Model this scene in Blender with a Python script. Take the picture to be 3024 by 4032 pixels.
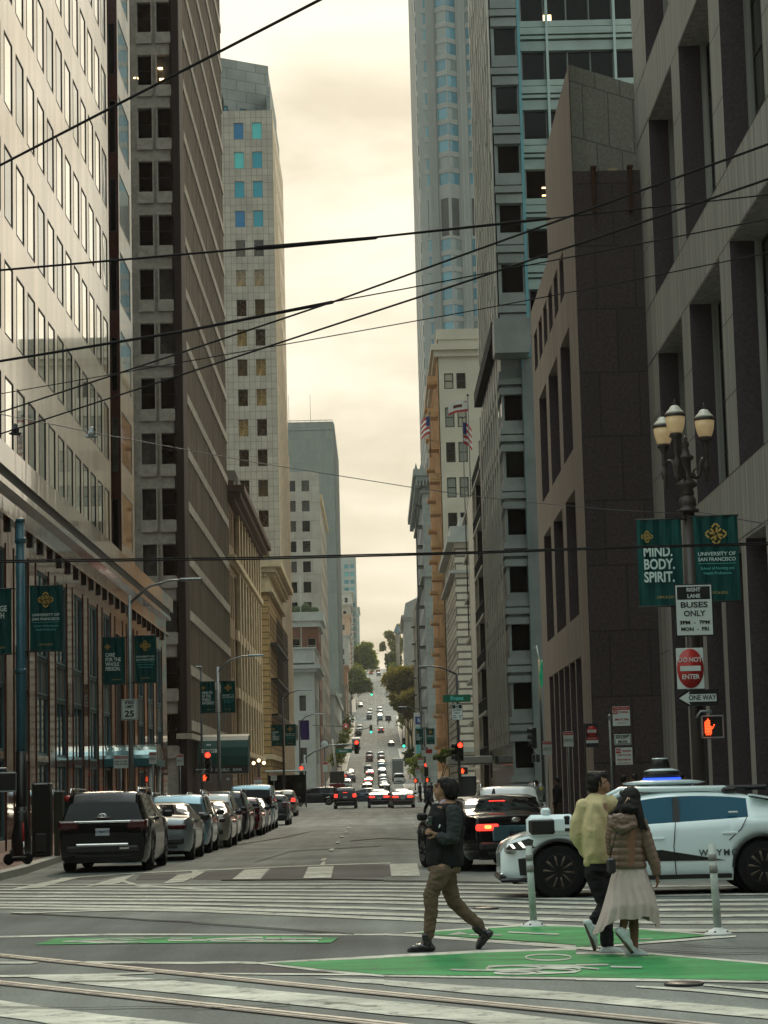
import bpy, math, random
from mathutils import Vector, Matrix, Euler
random.seed(7)
for o in list(bpy.data.objects): bpy.data.objects.remove(o)
SC=bpy.context.scene; COL=SC.collection
# ------------------------------------------------------------------ camera
F=8624.; CZ=1.6
def _n(v):
    l=math.sqrt(sum(a*a for a in v)); return [a/l for a in v]
_d=_n([-22,-1102,-F]); _s=math.sin(.025); _c=math.cos(.025)
_u=_n([-_s,_c,(22*_s-1102*_c)/F])
_x=[_d[1]*_u[2]-_d[2]*_u[1],_d[2]*_u[0]-_d[0]*_u[2],_d[0]*_u[1]-_d[1]*_u[0]]
def ray(px,py):
    v=[(px-1512)/F,-(py-2016)/F,-1]; dt=lambda a:sum(v[i]*a[i] for i in range(3))
    return dt(_x),dt(_d),dt(_u)
def atY(px,py,Y): r=ray(px,py); k=Y/r[1]; return (r[0]*k,Y,CZ+r[2]*k)
def atZ(px,py,Z=0.): r=ray(px,py); k=(Z-CZ)/r[2]; return (r[0]*k,r[1]*k,Z)
cam=bpy.data.cameras.new('camera'); co=bpy.data.objects.new('camera',cam); COL.objects.link(co)
cam.sensor_fit='VERTICAL'; cam.sensor_height=36; cam.sensor_width=27; cam.lens=F/4032*36
cam.clip_start=.5; cam.clip_end=5000
M=Matrix((_x,_d,_u))     # rows: world axes seen in camera space
co.matrix_world=Matrix.Translation((0,0,CZ))@M.to_4x4()
SC.camera=co
# ------------------------------------------------------------------ world, sun, exposure
SUN_EL=math.radians(33); SUN_AZ=math.radians(5)   # ahead, up the street, a little to the right
w=bpy.data.worlds.new('World'); SC.world=w; w.use_nodes=True; nt=w.node_tree; nt.nodes.clear()
N=nt.nodes.new; L=nt.links.new
out=N('ShaderNodeOutputWorld'); bg=N('ShaderNodeBackground'); L(bg.outputs[0],out.inputs[0])
sky=N('ShaderNodeTexSky'); sky.sky_type='NISHITA'; sky.sun_disc=False; sky.sun_elevation=SUN_EL; sky.sun_rotation=SUN_AZ
sky.dust_density=4; sky.air_density=1.5
tc=N('ShaderNodeTexCoord'); mp=N('ShaderNodeMapping'); mp.inputs['Scale'].default_value=(1.0,1.0,3.6); L(tc.outputs['Generated'],mp.inputs[0])
no=N('ShaderNodeTexNoise'); no.inputs['Scale'].default_value=5.2; no.inputs['Detail'].default_value=7; no.inputs['Roughness'].default_value=.52; L(mp.outputs[0],no.inputs['Vector'])
no.inputs['Distortion'].default_value=.35
cr=N('ShaderNodeValToRGB'); L(no.outputs['Fac'],cr.inputs[0])
e=cr.color_ramp.elements; e[0].position=.36; e[0].color=(.53,.475,.36,1); e[1].position=.585; e[1].color=(.85,.79,.645,1)
m_=e.new(.48); m_.color=(.71,.65,.51,1)
sp=N('ShaderNodeSeparateXYZ'); L(tc.outputs['Generated'],sp.inputs[0])
# clear blue sky to the east, behind the viewer; cooler overcast overhead
ym=N('ShaderNodeMapRange'); ym.inputs['From Min'].default_value=.25; ym.inputs['From Max'].default_value=-.45; L(sp.outputs['Y'],ym.inputs['Value'])
zm=N('ShaderNodeMapRange'); zm.inputs['From Min'].default_value=.30; zm.inputs['From Max'].default_value=.85; L(sp.outputs['Z'],zm.inputs['Value'])
c1=N('ShaderNodeMix'); c1.data_type='RGBA'; L(zm.outputs[0],c1.inputs[0]); L(cr.outputs[0],c1.inputs[6]); c1.inputs[7].default_value=(.80,.90,.88,1)
c2=N('ShaderNodeMix'); c2.data_type='RGBA'; L(ym.outputs[0],c2.inputs[0]); L(c1.outputs[2],c2.inputs[6]); c2.inputs[7].default_value=(.40,.48,.46,1)
mr=N('ShaderNodeMapRange'); mr.inputs['From Min'].default_value=.36; mr.inputs['From Max'].default_value=1.; mr.inputs['To Min'].default_value=.90; mr.inputs['To Max'].default_value=2.4
L(sp.outputs['Z'],mr.inputs['Value'])
vm=N('ShaderNodeVectorMath'); vm.operation='SCALE'; L(c2.outputs[2],vm.inputs[0]); L(mr.outputs[0],vm.inputs['Scale'])
sk=N('ShaderNodeVectorMath'); sk.operation='SCALE'; sk.inputs['Scale'].default_value=.1; L(sky.outputs[0],sk.inputs[0])
mx=N('ShaderNodeMix'); mx.data_type='RGBA'; mx.inputs[0].default_value=.94; L(sk.outputs[0],mx.inputs[6]); L(vm.outputs[0],mx.inputs[7])
L(mx.outputs[2],bg.inputs[0]); bg.inputs[1].default_value=1.0
sl=bpy.data.lights.new('sun','SUN'); sl.energy=1.15; sl.angle=math.radians(14); sl.color=(1,.82,.58)
so=bpy.data.objects.new('sun',sl); COL.objects.link(so)
sd=Vector((math.sin(SUN_AZ)*math.cos(SUN_EL),math.cos(SUN_AZ)*math.cos(SUN_EL),math.sin(SUN_EL)))
so.rotation_euler=sd.to_track_quat('Z','Y').to_euler()
SC.view_settings.view_transform='Standard'; SC.view_settings.look='None'; SC.view_settings.gamma=1; SC.view_settings.exposure=.5
# ------------------------------------------------------------------ materials
MATS={}
def mat(name,col,rough=.6,metal=0.,ior=1.5,noise=None,bump=None,emit=None,coat=0.,brick=None,rnd=None,stretch=None,aniso=None,trans=0.,alpha=1.):
    if name in MATS: return MATS[name]
    m=bpy.data.materials.new(name); MATS[name]=m; m.use_nodes=True; t=m.node_tree; b=t.nodes['Principled BSDF']
    I=b.inputs; I['Base Color'].default_value=(*col,1); I['Roughness'].default_value=rough; I['Metallic'].default_value=metal; I['IOR'].default_value=ior
    I['Specular IOR Level'].default_value=.22 if rough>=.5 else .5
    if coat: I['Coat Weight'].default_value=coat; I['Coat Roughness'].default_value=.03
    if trans: I['Transmission Weight'].default_value=trans
    if emit: I['Emission Color'].default_value=(*emit[0],1); I['Emission Strength'].default_value=emit[1]
    nn=t.nodes.new; ll=t.links.new; vec=None
    if noise or bump or brick:
        tc=nn('ShaderNodeTexCoord'); mp=nn('ShaderNodeMapping'); ll(tc.outputs['Object'],mp.inputs[0]); vec=mp.outputs[0]
        if stretch: mp.inputs['Scale'].default_value=stretch
    last=None
    if brick:    # (axes, width, height, mortar, dark factor)
        ax,bw,bh,mo,dk=brick[:5]
        s=nn('ShaderNodeSeparateXYZ'); ll(tc.outputs['Object'],s.inputs[0]); c=nn('ShaderNodeCombineXYZ')
        ll(s.outputs[ax[0]],c.inputs[0]); ll(s.outputs[ax[1]],c.inputs[1])
        bt=nn('ShaderNodeTexBrick'); ll(c.outputs[0],bt.inputs['Vector']); bt.inputs['Scale'].default_value=1; bt.offset=.5 if len(brick)<6 else 0.
        bt.inputs['Brick Width'].default_value=bw; bt.inputs['Row Height'].default_value=bh; bt.inputs['Mortar Size'].default_value=mo; bt.inputs['Mortar Smooth'].default_value=.1
        bt.inputs['Color1'].default_value=(*col,1); bt.inputs['Color2'].default_value=(*[k*.86 for k in col],1); bt.inputs['Mortar'].default_value=(*[k*dk for k in col],1)
        last=bt.outputs['Color']
    if noise:
        sc,am=noise[:2]
        n1=nn('ShaderNodeTexNoise'); n1.inputs['Scale'].default_value=sc; n1.inputs['Detail'].default_value=8; n1.inputs['Roughness'].default_value=.65; ll(vec,n1.inputs['Vector'])
        r=nn('ShaderNodeMapRange'); r.inputs['From Min'].default_value=.3; r.inputs['From Max'].default_value=.7; r.inputs['To Min'].default_value=1-am; r.inputs['To Max'].default_value=1+am
        ll(n1.outputs['Fac'],r.inputs['Value'])
        v=nn('ShaderNodeVectorMath'); v.operation='SCALE'; v.inputs[0].default_value=col
        if last: ll(last,v.inputs[0])
        ll(r.outputs[0],v.inputs['Scale']); last=v.outputs[0]
    nz=r.outputs[0] if noise else None
    if rnd:      # per-object / per-island choice between col and rnd colour
        oi=nn('ShaderNodeObjectInfo'); ge=nn('ShaderNodeNewGeometry'); ad=nn('ShaderNodeMath'); ad.operation='ADD'
        ll(oi.outputs['Random'],ad.inputs[0]); ll(ge.outputs['Random Per Island'],ad.inputs[1]); fr=nn('ShaderNodeMath'); fr.operation='FRACT'; ll(ad.outputs[0],fr.inputs[0])
        rr=nn('ShaderNodeValToRGB'); rr.color_ramp.interpolation='CONSTANT'; el=rr.color_ramp.elements; el[0].color=(*col,1); el[0].position=0; el[1].position=rnd[0]; el[1].color=(*rnd[1],1)
        if len(rnd)>2:
            q=el.new(rnd[2]); q.color=(*rnd[3],1)
        ll(fr.outputs[0],rr.inputs[0]); last=rr.outputs[0]
        if nz:
            v=nn('ShaderNodeVectorMath'); v.operation='SCALE'; ll(last,v.inputs[0]); ll(nz,v.inputs['Scale']); last=v.outputs[0]; n1.inputs['Distortion'].default_value=1.5  # distorted noise paints wavy reflections into the pane colours
    if last: ll(last,I['Base Color'])
    if bump:
        n2=nn('ShaderNodeTexNoise'); n2.inputs['Scale'].default_value=bump[0]; n2.inputs['Detail'].default_value=3; ll(vec,n2.inputs['Vector'])
        bp=nn('ShaderNodeBump'); bp.inputs['Strength'].default_value=bump[1]; bp.inputs['Distance'].default_value=bump[2] if len(bump)>2 else .02
        ll(n2.outputs['Fac'],bp.inputs['Height']); ll(bp.outputs[0],I['Normal'])
    return m
def asphalt(name,col,sparkle=.5):
    m=bpy.data.materials.new(name); MATS[name]=m; m.use_nodes=True; t=m.node_tree; b=t.nodes['Principled BSDF']; nn=t.nodes.new; ll=t.links.new
    g=nn('ShaderNodeNewGeometry')
    a=nn('ShaderNodeTexNoise'); a.inputs['Scale'].default_value=.35; a.inputs['Detail'].default_value=6; ll(g.outputs['Position'],a.inputs['Vector'])
    c=nn('ShaderNodeTexNoise'); c.inputs['Scale'].default_value=26; c.inputs['Detail'].default_value=8; c.inputs['Roughness'].default_value=.8; ll(g.outputs['Position'],c.inputs['Vector'])
    v=nn('ShaderNodeTexVoronoi'); v.inputs['Scale'].default_value=40; ll(g.outputs['Position'],v.inputs['Vector'])
    mp=nn('ShaderNodeMapping'); mp.inputs['Scale'].default_value=(1.6,.06,1); ll(g.outputs['Position'],mp.inputs[0])
    s=nn('ShaderNodeTexNoise'); s.inputs['Scale'].default_value=1; s.inputs['Detail'].default_value=4; ll(mp.outputs[0],s.inputs['Vector'])
    def mrn(src,a0,a1,b0,b1):
        r=nn('ShaderNodeMapRange'); r.inputs['From Min'].default_value=a0; r.inputs['From Max'].default_value=a1; r.inputs['To Min'].default_value=b0; r.inputs['To Max'].default_value=b1; ll(src,r.inputs['Value']); return r.outputs[0]
    def mul(x,y):
        q=nn('ShaderNodeMath'); q.operation='MULTIPLY'; ll(x,q.inputs[0]); ll(y,q.inputs[1]); return q.outputs[0]
    k=mul(mul(mrn(a.outputs['Fac'],.3,.7,.68,1.26),mrn(c.outputs['Fac'],.3,.7,.55,1.45)),mrn(s.outputs['Fac'],.3,.7,.72,1.24))
    k2=nn('ShaderNodeMath'); k2.operation='ADD'; ll(k,k2.inputs[0]); ll(mrn(v.outputs['Color'],.9,1.,0,sparkle),k2.inputs[1])
    vs=nn('ShaderNodeVectorMath'); vs.operation='SCALE'; vs.inputs[0].default_value=col; ll(k2.outputs[0],vs.inputs['Scale']); ll(vs.outputs[0],b.inputs['Base Color'])
    b.inputs['Roughness'].default_value=.8; b.inputs['Specular IOR Level'].default_value=.2
    bp=nn('ShaderNodeBump'); bp.inputs['Strength'].default_value=.5; bp.inputs['Distance'].default_value=.01; ll(c.outputs['Fac'],bp.inputs['Height']); ll(bp.outputs[0],b.inputs['Normal'])
    return m
def paint(name,col,wear=.5):
    m=bpy.data.materials.new(name); MATS[name]=m; m.use_nodes=True; t=m.node_tree; b=t.nodes['Principled BSDF']; nn=t.nodes.new; ll=t.links.new
    g=nn('ShaderNodeNewGeometry'); c=nn('ShaderNodeTexNoise'); c.inputs['Scale'].default_value=3.2; c.inputs['Detail'].default_value=10; c.inputs['Roughness'].default_value=.82; ll(g.outputs['Position'],c.inputs['Vector'])
    r=nn('ShaderNodeValToRGB'); e=r.color_ramp.elements; e[0].position=.30+.12*wear; e[0].color=(.10,.10,.095,1); e[1].position=.42+.12*wear; e[1].color=(*[k*.74 for k in col],1); q=e.new(.72); q.color=(*col,1)
    ll(c.outputs['Fac'],r.inputs[0])
    mp=nn('ShaderNodeMapping'); mp.inputs['Scale'].default_value=(.35,1.6,1); ll(g.outputs['Position'],mp.inputs[0]); d=nn('ShaderNodeTexNoise'); d.inputs['Scale'].default_value=1.1; d.inputs['Detail'].default_value=6; ll(mp.outputs[0],d.inputs['Vector'])
    q2=nn('ShaderNodeMapRange'); q2.inputs['From Min'].default_value=.3; q2.inputs['From Max'].default_value=.7; q2.inputs['To Min'].default_value=.62; q2.inputs['To Max'].default_value=1.22; ll(d.outputs['Fac'],q2.inputs['Value'])
    v2=nn('ShaderNodeVectorMath'); v2.operation='SCALE'; ll(r.outputs[0],v2.inputs[0]); ll(q2.outputs[0],v2.inputs['Scale']); ll(v2.outputs[0],b.inputs['Base Color']); b.inputs['Roughness'].default_value=.75; b.inputs['Specular IOR Level'].default_value=.2
    return m
# ------------------------------------------------------------------ mesh builder
class MB:
    def __init__(s): s.v=[]; s.f=[]; s.m=[]; s.s=[]
    def add(s,vs,fs,mi=0,sm=False):
        b=len(s.v); s.v+= [tuple(p) for p in vs]
        for f in fs: s.f.append([b+i for i in f]); s.m.append(mi); s.s.append(sm)
    def quad(s,a,b,c,d,mi=0): s.add([a,b,c,d],[(0,1,2,3)],mi)
    def box(s,x0,x1,y0,y1,z0,z1,mi=0,T=None):
        if x0>x1:x0,x1=x1,x0
        if y0>y1:y0,y1=y1,y0
        if z0>z1:z0,z1=z1,z0
        vs=[(x0,y0,z0),(x1,y0,z0),(x1,y1,z0),(x0,y1,z0),(x0,y0,z1),(x1,y0,z1),(x1,y1,z1),(x0,y1,z1)]
        if T: vs=[tuple(T@Vector(p)) for p in vs]
        s.add(vs,[(3,2,1,0),(4,5,6,7),(0,1,5,4),(1,2,6,5),(2,3,7,6),(3,0,4,7)],mi)
    def bbox(s,c,d,r=.01,mi=0,T=None):      # bevelled box, centre c, size d
        hx,hy,hz=[k/2 for k in d]; r=min(r,hx*.9,hy*.9,hz*.9); vs=[];idx={}
        for sx in(-1,1):
            for sy in(-1,1):
                for sz in(-1,1):
                    for k,(a,b_,c_) in enumerate(((0,r,r),(r,0,r),(r,r,0))):
                        idx[sx,sy,sz,k]=len(vs); p=Vector((c[0]+sx*(hx-a),c[1]+sy*(hy-b_),c[2]+sz*(hz-c_))); vs.append(T@p if T else p)
        fs=[]
        for q in(-1,1):
            fs.append([idx[q,a,b_,0] for a,b_ in((-1,-1),(1,-1),(1,1),(-1,1))][::q])
            fs.append([idx[a,q,b_,1] for a,b_ in((-1,-1),(1,-1),(1,1),(-1,1))][::-q])
            fs.append([idx[a,b_,q,2] for a,b_ in((-1,-1),(1,-1),(1,1),(-1,1))][::q])
        for a in(-1,1):
            for b_ in(-1,1):
                fs.append((idx[-1,a,b_,1],idx[1,a,b_,1],idx[1,a,b_,2],idx[-1,a,b_,2]))
                fs.append((idx[a,-1,b_,0],idx[a,1,b_,0],idx[a,1,b_,2],idx[a,-1,b_,2]))
                fs.append((idx[a,b_,-1,0],idx[a,b_,1,0],idx[a,b_,1,1],idx[a,b_,-1,1]))
                for c_ in(-1,1): fs.append((idx[a,b_,c_,0],idx[a,b_,c_,1],idx[a,b_,c_,2]))
        s.add(vs,fs,mi)
    def tube(s,pts,rad,n=8,mi=0,cap=True,sm=True,sq=None):
        pts=[Vector(p) for p in pts]; k=len(pts)
        if not hasattr(rad,'__len__'): rad=[rad]*k
        vs=[];fs=[]; ref=None
        for i,p in enumerate(pts):
            t=(pts[min(i+1,k-1)]-pts[max(i-1,0)]).normalized()
            if ref is None: ref=Vector((0,0,1)) if abs(t.z)<.9 else Vector((1,0,0))
            a=t.cross(ref).normalized(); b=t.cross(a).normalized(); ref=-b if True else ref
            ra,rb=(rad[i] if hasattr(rad[i],'__len__') else (rad[i],rad[i]))
            for j in range(n):
                h=2*math.pi*j/n; vs.append(p+a*ra*math.cos(h)+b*rb*math.sin(h))
        for i in range(k-1):
            for j in range(n):
                j2=(j+1)%n; fs.append((i*n+j,i*n+j2,(i+1)*n+j2,(i+1)*n+j))
        s.add(vs,fs,mi,sm)
        if cap:
            b0=len(s.v)-len(vs); s.f.append([b0+j for j in range(n)][::-1]); s.m.append(mi); s.s.append(False)
            s.f.append([b0+(k-1)*n+j for j in range(n)]); s.m.append(mi); s.s.append(False)
    def cyl(s,p0,p1,r0,r1=None,n=12,mi=0): s.tube([p0,p1],[r0,r0 if r1 is None else r1],n,mi)
    def lathe(s,c,prof,n=16,mi=0,T=None,sm=True):
        vs=[];fs=[];k=len(prof)
        for r,z in prof:
            for j in range(n):
                h=2*math.pi*j/n; p=Vector((r*math.cos(h),r*math.sin(h),z))
                p=(T@p if T else p)+Vector(c); vs.append(p)
        for i in range(k-1):
            for j in range(n):
                j2=(j+1)%n; fs.append((i*n+j,i*n+j2,(i+1)*n+j2,(i+1)*n+j))
        fs.append(list(range(n))[::-1]); fs.append([(k-1)*n+j for j in range(n)])
        s.add(vs,fs,mi,sm)
    def ell(s,c,r,n=12,mi=0,T=None):
        prof=[(math.sin(math.pi*i/n),-math.cos(math.pi*i/n)) for i in range(n+1)]
        S=Matrix.Diagonal((r[0],r[1],r[2])); 
        if T: S=T@S
        s.lathe(c,[(max(a,1e-3),b) for a,b in prof],n+4,mi,S)
    def prism(s,poly,axis,a0,a1,mi=0,T=None):   # polygon in the two other axes, extruded along axis
        n=len(poly)
        def P(q,a):
            p=(a,q[0],q[1]) if axis==0 else ((q[0],a,q[1]) if axis==1 else (q[0],q[1],a))
            return tuple(T@Vector(p)) if T else p
        s.add([P(q,a0) for q in poly]+[P(q,a1) for q in poly],[list(range(n))[::-1],list(range(n,2*n))]+[(i,(i+1)%n,n+(i+1)%n,n+i) for i in range(n)],mi)
    def mesh(s,name,mats):
        me=bpy.data.meshes.new(name); me.from_pydata(s.v,[],s.f)
        for m in mats: me.materials.append(m)
        me.polygons.foreach_set('material_index',s.m); me.polygons.foreach_set('use_smooth',s.s); me.update(); return me
    def build(s,name,mats,parent=None,loc=(0,0,0),rot=None):
        if not hasattr(mats,'__len__'): mats=[mats]
        return link(name,s.mesh(name,mats),parent,loc,rot)
def split_mb(b,eps=.02):
    par=list(range(len(b.v)))
    def fd(i):
        while par[i]!=i: par[i]=par[par[i]]; i=par[i]
        return i
    for f in b.f:
        r=fd(f[0])
        for i in f[1:]: par[fd(i)]=r
    isl={}
    for k,f in enumerate(b.f): isl.setdefault(fd(f[0]),[]).append(k)
    bb=[]
    for fs in isl.values():
        vs=[b.v[i] for k in fs for i in b.f[k]]; bb.append([[min(p[a] for p in vs)-eps for a in range(3)],[max(p[a] for p in vs)+eps for a in range(3)],fs])
    gr=list(range(len(bb)))
    def g2(i):
        while gr[i]!=i: gr[i]=gr[gr[i]]; i=gr[i]
        return i
    for i in range(len(bb)):
        for j in range(i):
            if g2(i)!=g2(j) and all(bb[i][0][a]<=bb[j][1][a] and bb[j][0][a]<=bb[i][1][a] for a in range(3)): gr[g2(i)]=g2(j)
    G={}
    for i,x in enumerate(bb): G.setdefault(g2(i),[]).extend(x[2])
    out=[]
    for fs in G.values():
        m=MB(); ix={}
        for k in fs:
            nf=[]
            for i in b.f[k]:
                if i not in ix: ix[i]=len(m.v); m.v.append(b.v[i])
                nf.append(ix[i])
            m.f.append(nf); m.m.append(b.m[k]); m.s.append(b.s[k])
        out.append(m)
    return out
def link(name,data,parent=None,loc=(0,0,0),rot=None):
    o=bpy.data.objects.new(name,data); COL.objects.link(o); o.location=loc
    if rot: o.rotation_euler=rot
    if parent: o.parent=parent
    return o
def tag(o,label=None,cat=None,group=None,kind=None):
    if label: o['label']=label
    if cat: o['category']=cat
    if group: o['group']=group
    if kind: o['kind']=kind
    return o
def thing(name,label,cat,loc=(0,0,0),rz=0,group=None,rot=None):
    o=bpy.data.objects.new(name,None); COL.objects.link(o); o.location=loc; o.rotation_euler=rot or (0,0,rz); o.empty_display_size=.1
    return tag(o,label,cat,group)
CH={}
def kids(o): return [c for c in COL.objects if c.parent==o] if False else CH.get(o,[])
def regkids():
    CH.clear()
    for c in COL.objects:
        if c.parent: CH.setdefault(c.parent,[]).append(c)
def dup(o,loc=None,rot=None,label=None,group=None,parent=None):
    c=o.copy(); COL.objects.link(c)
    if parent: c.parent=parent
    if loc: c.location=loc
    if rot: c.rotation_euler=rot
    if label: c['label']=label
    if group: c['group']=group
    ks=[dup(k,parent=c) for k in CH.get(o,[])]
    CH[c]=ks
    return c
TS=bpy.data.scenes.new('workbench')      # scratch scene used only while evaluating modifiers and lettering
def evalmesh(o):
    TS.collection.objects.link(o); vl=TS.view_layers[0]; vl.update(); dg=vl.depsgraph; me=bpy.data.meshes.new_from_object(o.evaluated_get(dg)); TS.collection.objects.unlink(o); return me
def bake(o):     # evaluate modifiers into plain mesh
    me=evalmesh(o); o.modifiers.clear(); o.data=me; return o
def text(s,size,mat_,parent,loc,rot=(math.pi/2,0,0),align='CENTER',name='lettering',bold=0.,sx=1.,sp=1.,depth=.002,ls=1.,fit=None):
    c=bpy.data.curves.new(name,'FONT'); c.body=s; c.size=size; c.align_x=align; c.align_y='CENTER'; c.extrude=depth; c.offset=bold; c.space_character=sp; c.space_line=ls; c.resolution_u=3
    o=bpy.data.objects.new(name,c); me=evalmesh(o)
    bpy.data.objects.remove(o); me.materials.clear(); me.materials.append(mat_)
    xs=[v.co.x for v in me.vertices]
    if fit and xs: sx=fit/(max(xs)-min(xs))
    q=link(name,me,parent,loc,rot); q.scale=(sx,1,1); return q
# ------------------------------------------------------------------ common materials
M_asph=asphalt('asphalt',(.165,.175,.16)); M_asphd=asphalt('asphalt_dark',(.095,.105,.10),1.2); M_asphn=asphalt('asphalt_new',(.075,.072,.07),.6)
M_white=paint('road_paint_white',(.66,.65,.55)); M_green=paint('road_paint_green',(.055,.31,.10),.30); M_wg=paint('road_paint_worn',(.55,.58,.48),.5)
M_conc=mat('sidewalk_concrete',(.33,.31,.27),.7,noise=(1.5,.22),bump=(60,.2))
M_brickp=mat('sidewalk_brick',(.22,.13,.10),.7,noise=(3,.25),brick=((0,1),.22,.11,.012,.6))
M_kerb=mat('kerb_granite',(.38,.37,.32),.6,noise=(6,.2))
M_black=mat('black_metal',(.012,.011,.010),.35); M_dark=mat('dark_metal',(.03,.028,.026),.45); M_steel=mat('steel',(.5,.5,.48),.25,1.)
M_rail=mat('rail_steel',(.36,.33,.28),.42,.3,noise=(3,.5)); M_galv=mat('galvanised',(.24,.25,.24),.4,.6,noise=(4,.2))
M_teal=mat('teal_pole_paint',(.035,.12,.155),.38,noise=(5,.2)); M_bronze=mat('bronze_pole_paint',(.045,.032,.026),.42,noise=(4,.25))
M_wire=mat('wire_black',(.008,.007,.007),.85); M_wireg=mat('wire_grey',(.12,.12,.12),.4)
M_signw=mat('sign_white',(.62,.68,.64),.4); M_signk=mat('sign_black',(.01,.01,.01),.35); M_signr=mat('sign_red',(.42,.02,.015),.4); M_signg=mat('sign_green',(.005,.11,.055),.4)
M_ban=mat('banner_green',(.006,.062,.055),.55,noise=(1.2,.3),bump=(3,.6,.03),stretch=(6,1,.6)); M_gold=mat('banner_gold',(.50,.33,.09),.5); M_bant=mat('banner_white',(.62,.75,.70),.5); M_bantc=mat('banner_cyan',(.12,.55,.50),.5)
M_purple=mat('banner_purple',(.05,.03,.14),.6)
def em(name,c,s): return mat(name,(.02,.02,.02),.4,emit=(c,s))
M_red=em('signal_red',(1,.035,.015),3.2); M_hand=em('signal_hand',(1,.07,.015),2.6); M_grn=em('signal_green',(.05,1,.45),2.2); M_tail=em('tail_lit',(1,.035,.02),1.8); M_amb=em('tail_amber',(1,.22,.05),3)
M_tailoff=mat('tail_lens',(.07,.004,.004),.15,coat=1); M_lampin=em('ceiling_lamp',(1,.72,.35),3.2)
M_tyre=mat('tyre',(.008,.008,.008),.8); M_rim=mat('rim_alloy',(.35,.35,.34),.3,.9); M_rimd=mat('rim_dark',(.11,.085,.065),.35,.7)
M_cglass=mat('car_glass',(.004,.005,.006),.03,ior=1.36); M_under=mat('car_underbody',(.006,.006,.006),.9)
M_plate=mat('plate',(.55,.6,.6),.4); M_chrome=mat('chrome',(.8,.8,.78),.12,1.)
# ------------------------------------------------------------------ ground
PROF=[(-80,0),(90,0),(130,.15),(172,.35),(300,1.0),(391,1.9),(450,3.8),(508,6.8),(600,13),(674,19.6),(740,27),(800,35.2),(900,48.5),(1000,57.2),(1100,61.6),(1160,62),(1500,50)]
def zr(y):
    for (a,p),(b,q) in zip(PROF,PROF[1:]):
        if y<=b:
            t=(y-a)/(b-a); return p+(q-p)*t
    return PROF[-1][1]
def slope(y): return math.atan((zr(y+4)-zr(y-4))/8)
YS=[-80,20,45,70,90,110,130,150,172,200,240,270,300,345,391,420,450,480,508,540,570,600,637,674,707,740,770,800,833,866,900,950,1000,1050,1100,1130,1160,1250,1350,1500]
def strip(name,x0,x1,y0,y1,m,dz,skirt=0,kind='structure',parent=None):
    b=MB(); ys=[y0]+[y for y in YS if y0<y<y1]+[y1]
    for a,c in zip(ys,ys[1:]):
        za,zc=zr(a)+dz,zr(c)+dz
        b.quad((x0,a,za),(x1,a,za),(x1,c,zc),(x0,c,zc))
        if skirt:
            for x in(x0,x1): b.quad((x,a,za-skirt),(x,c,zc-skirt),(x,c,zc),(x,a,za))
    if skirt:
        for y in(y0,y1): b.quad((x0,y,zr(y)+dz-skirt),(x1,y,zr(y)+dz-skirt),(x1,y,zr(y)+dz),(x0,y,zr(y)+dz))
    o=b.build(name,m,parent)
    if kind: tag(o,kind=kind)
    return o
strip('ground',-420,420,-80,1500,M_asph,0)
# pavements with granite kerbs, one per block
KL=-7.4; KR=4.75
def block(side,y0,y1,xk,xf):
    s=1 if side=='R' else -1
    strip('pavement',min(xk+s*.3,xf),max(xk+s*.3,xf),y0,y1,M_brickp if (side=='L' and y0<100) else M_conc,.152,.17)
    strip('kerb',min(xk,xk+s*.3),max(xk,xk+s*.3),y0,y1,M_kerb,.156,.17)
block('L',61,110,KL,-14); block('L',124,196,KL,-14); block('L',214,296,KL,-14); block('L',338,420,KL,-14); block('L',436,600,-7.2,-14); block('L',618,735,-7,-14); block('L',752,1090,-6.9,-30)
block('R',45,107,5.3,16); block('R',128,192,KR+.1,14); block('R',211,294,4.6,14); block('R',336,420,4.6,14); block('R',436,600,5.6,14); block('R',618,735,6.6,20); block('R',752,1090,6.6,30)
# corner pavement at lower left, its kerb sweeping round
kp=[atZ(-900,3640),atZ(-300,3530),atZ(0,3469),atZ(100,3443),atZ(200,3408),atZ(266,3385)]
kp=[(p[0],p[1]) for p in kp]+[(-8.3,61.2)]
b=MB(); top=.155
out=[(-40,kp[0][1]-2)]+kp+[(-40,61.2)]
ins=[(p[0]-.32,p[1]+.28) for p in kp]; ins[-1]=(-8.65,61.2)
b.add([(x,y,top) for x,y in [(-40,kp[0][1])]+ins+[(-40,61.2)]],[list(range(len(ins)+2))]); tag(b.build('pavement',M_brickp),kind='structure')
b=MB()
for (p,q,r_,s_) in zip(kp,kp[1:],ins,ins[1:]):
    b.quad((*p,top+.004),(*q,top+.004),(*s_,top+.004),(*r_,top+.004)); b.quad((*p,-.01),(*q,-.01),(*q,top+.004),(*p,top+.004))
tag(b.build('kerb',M_kerb),kind='structure')
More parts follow.
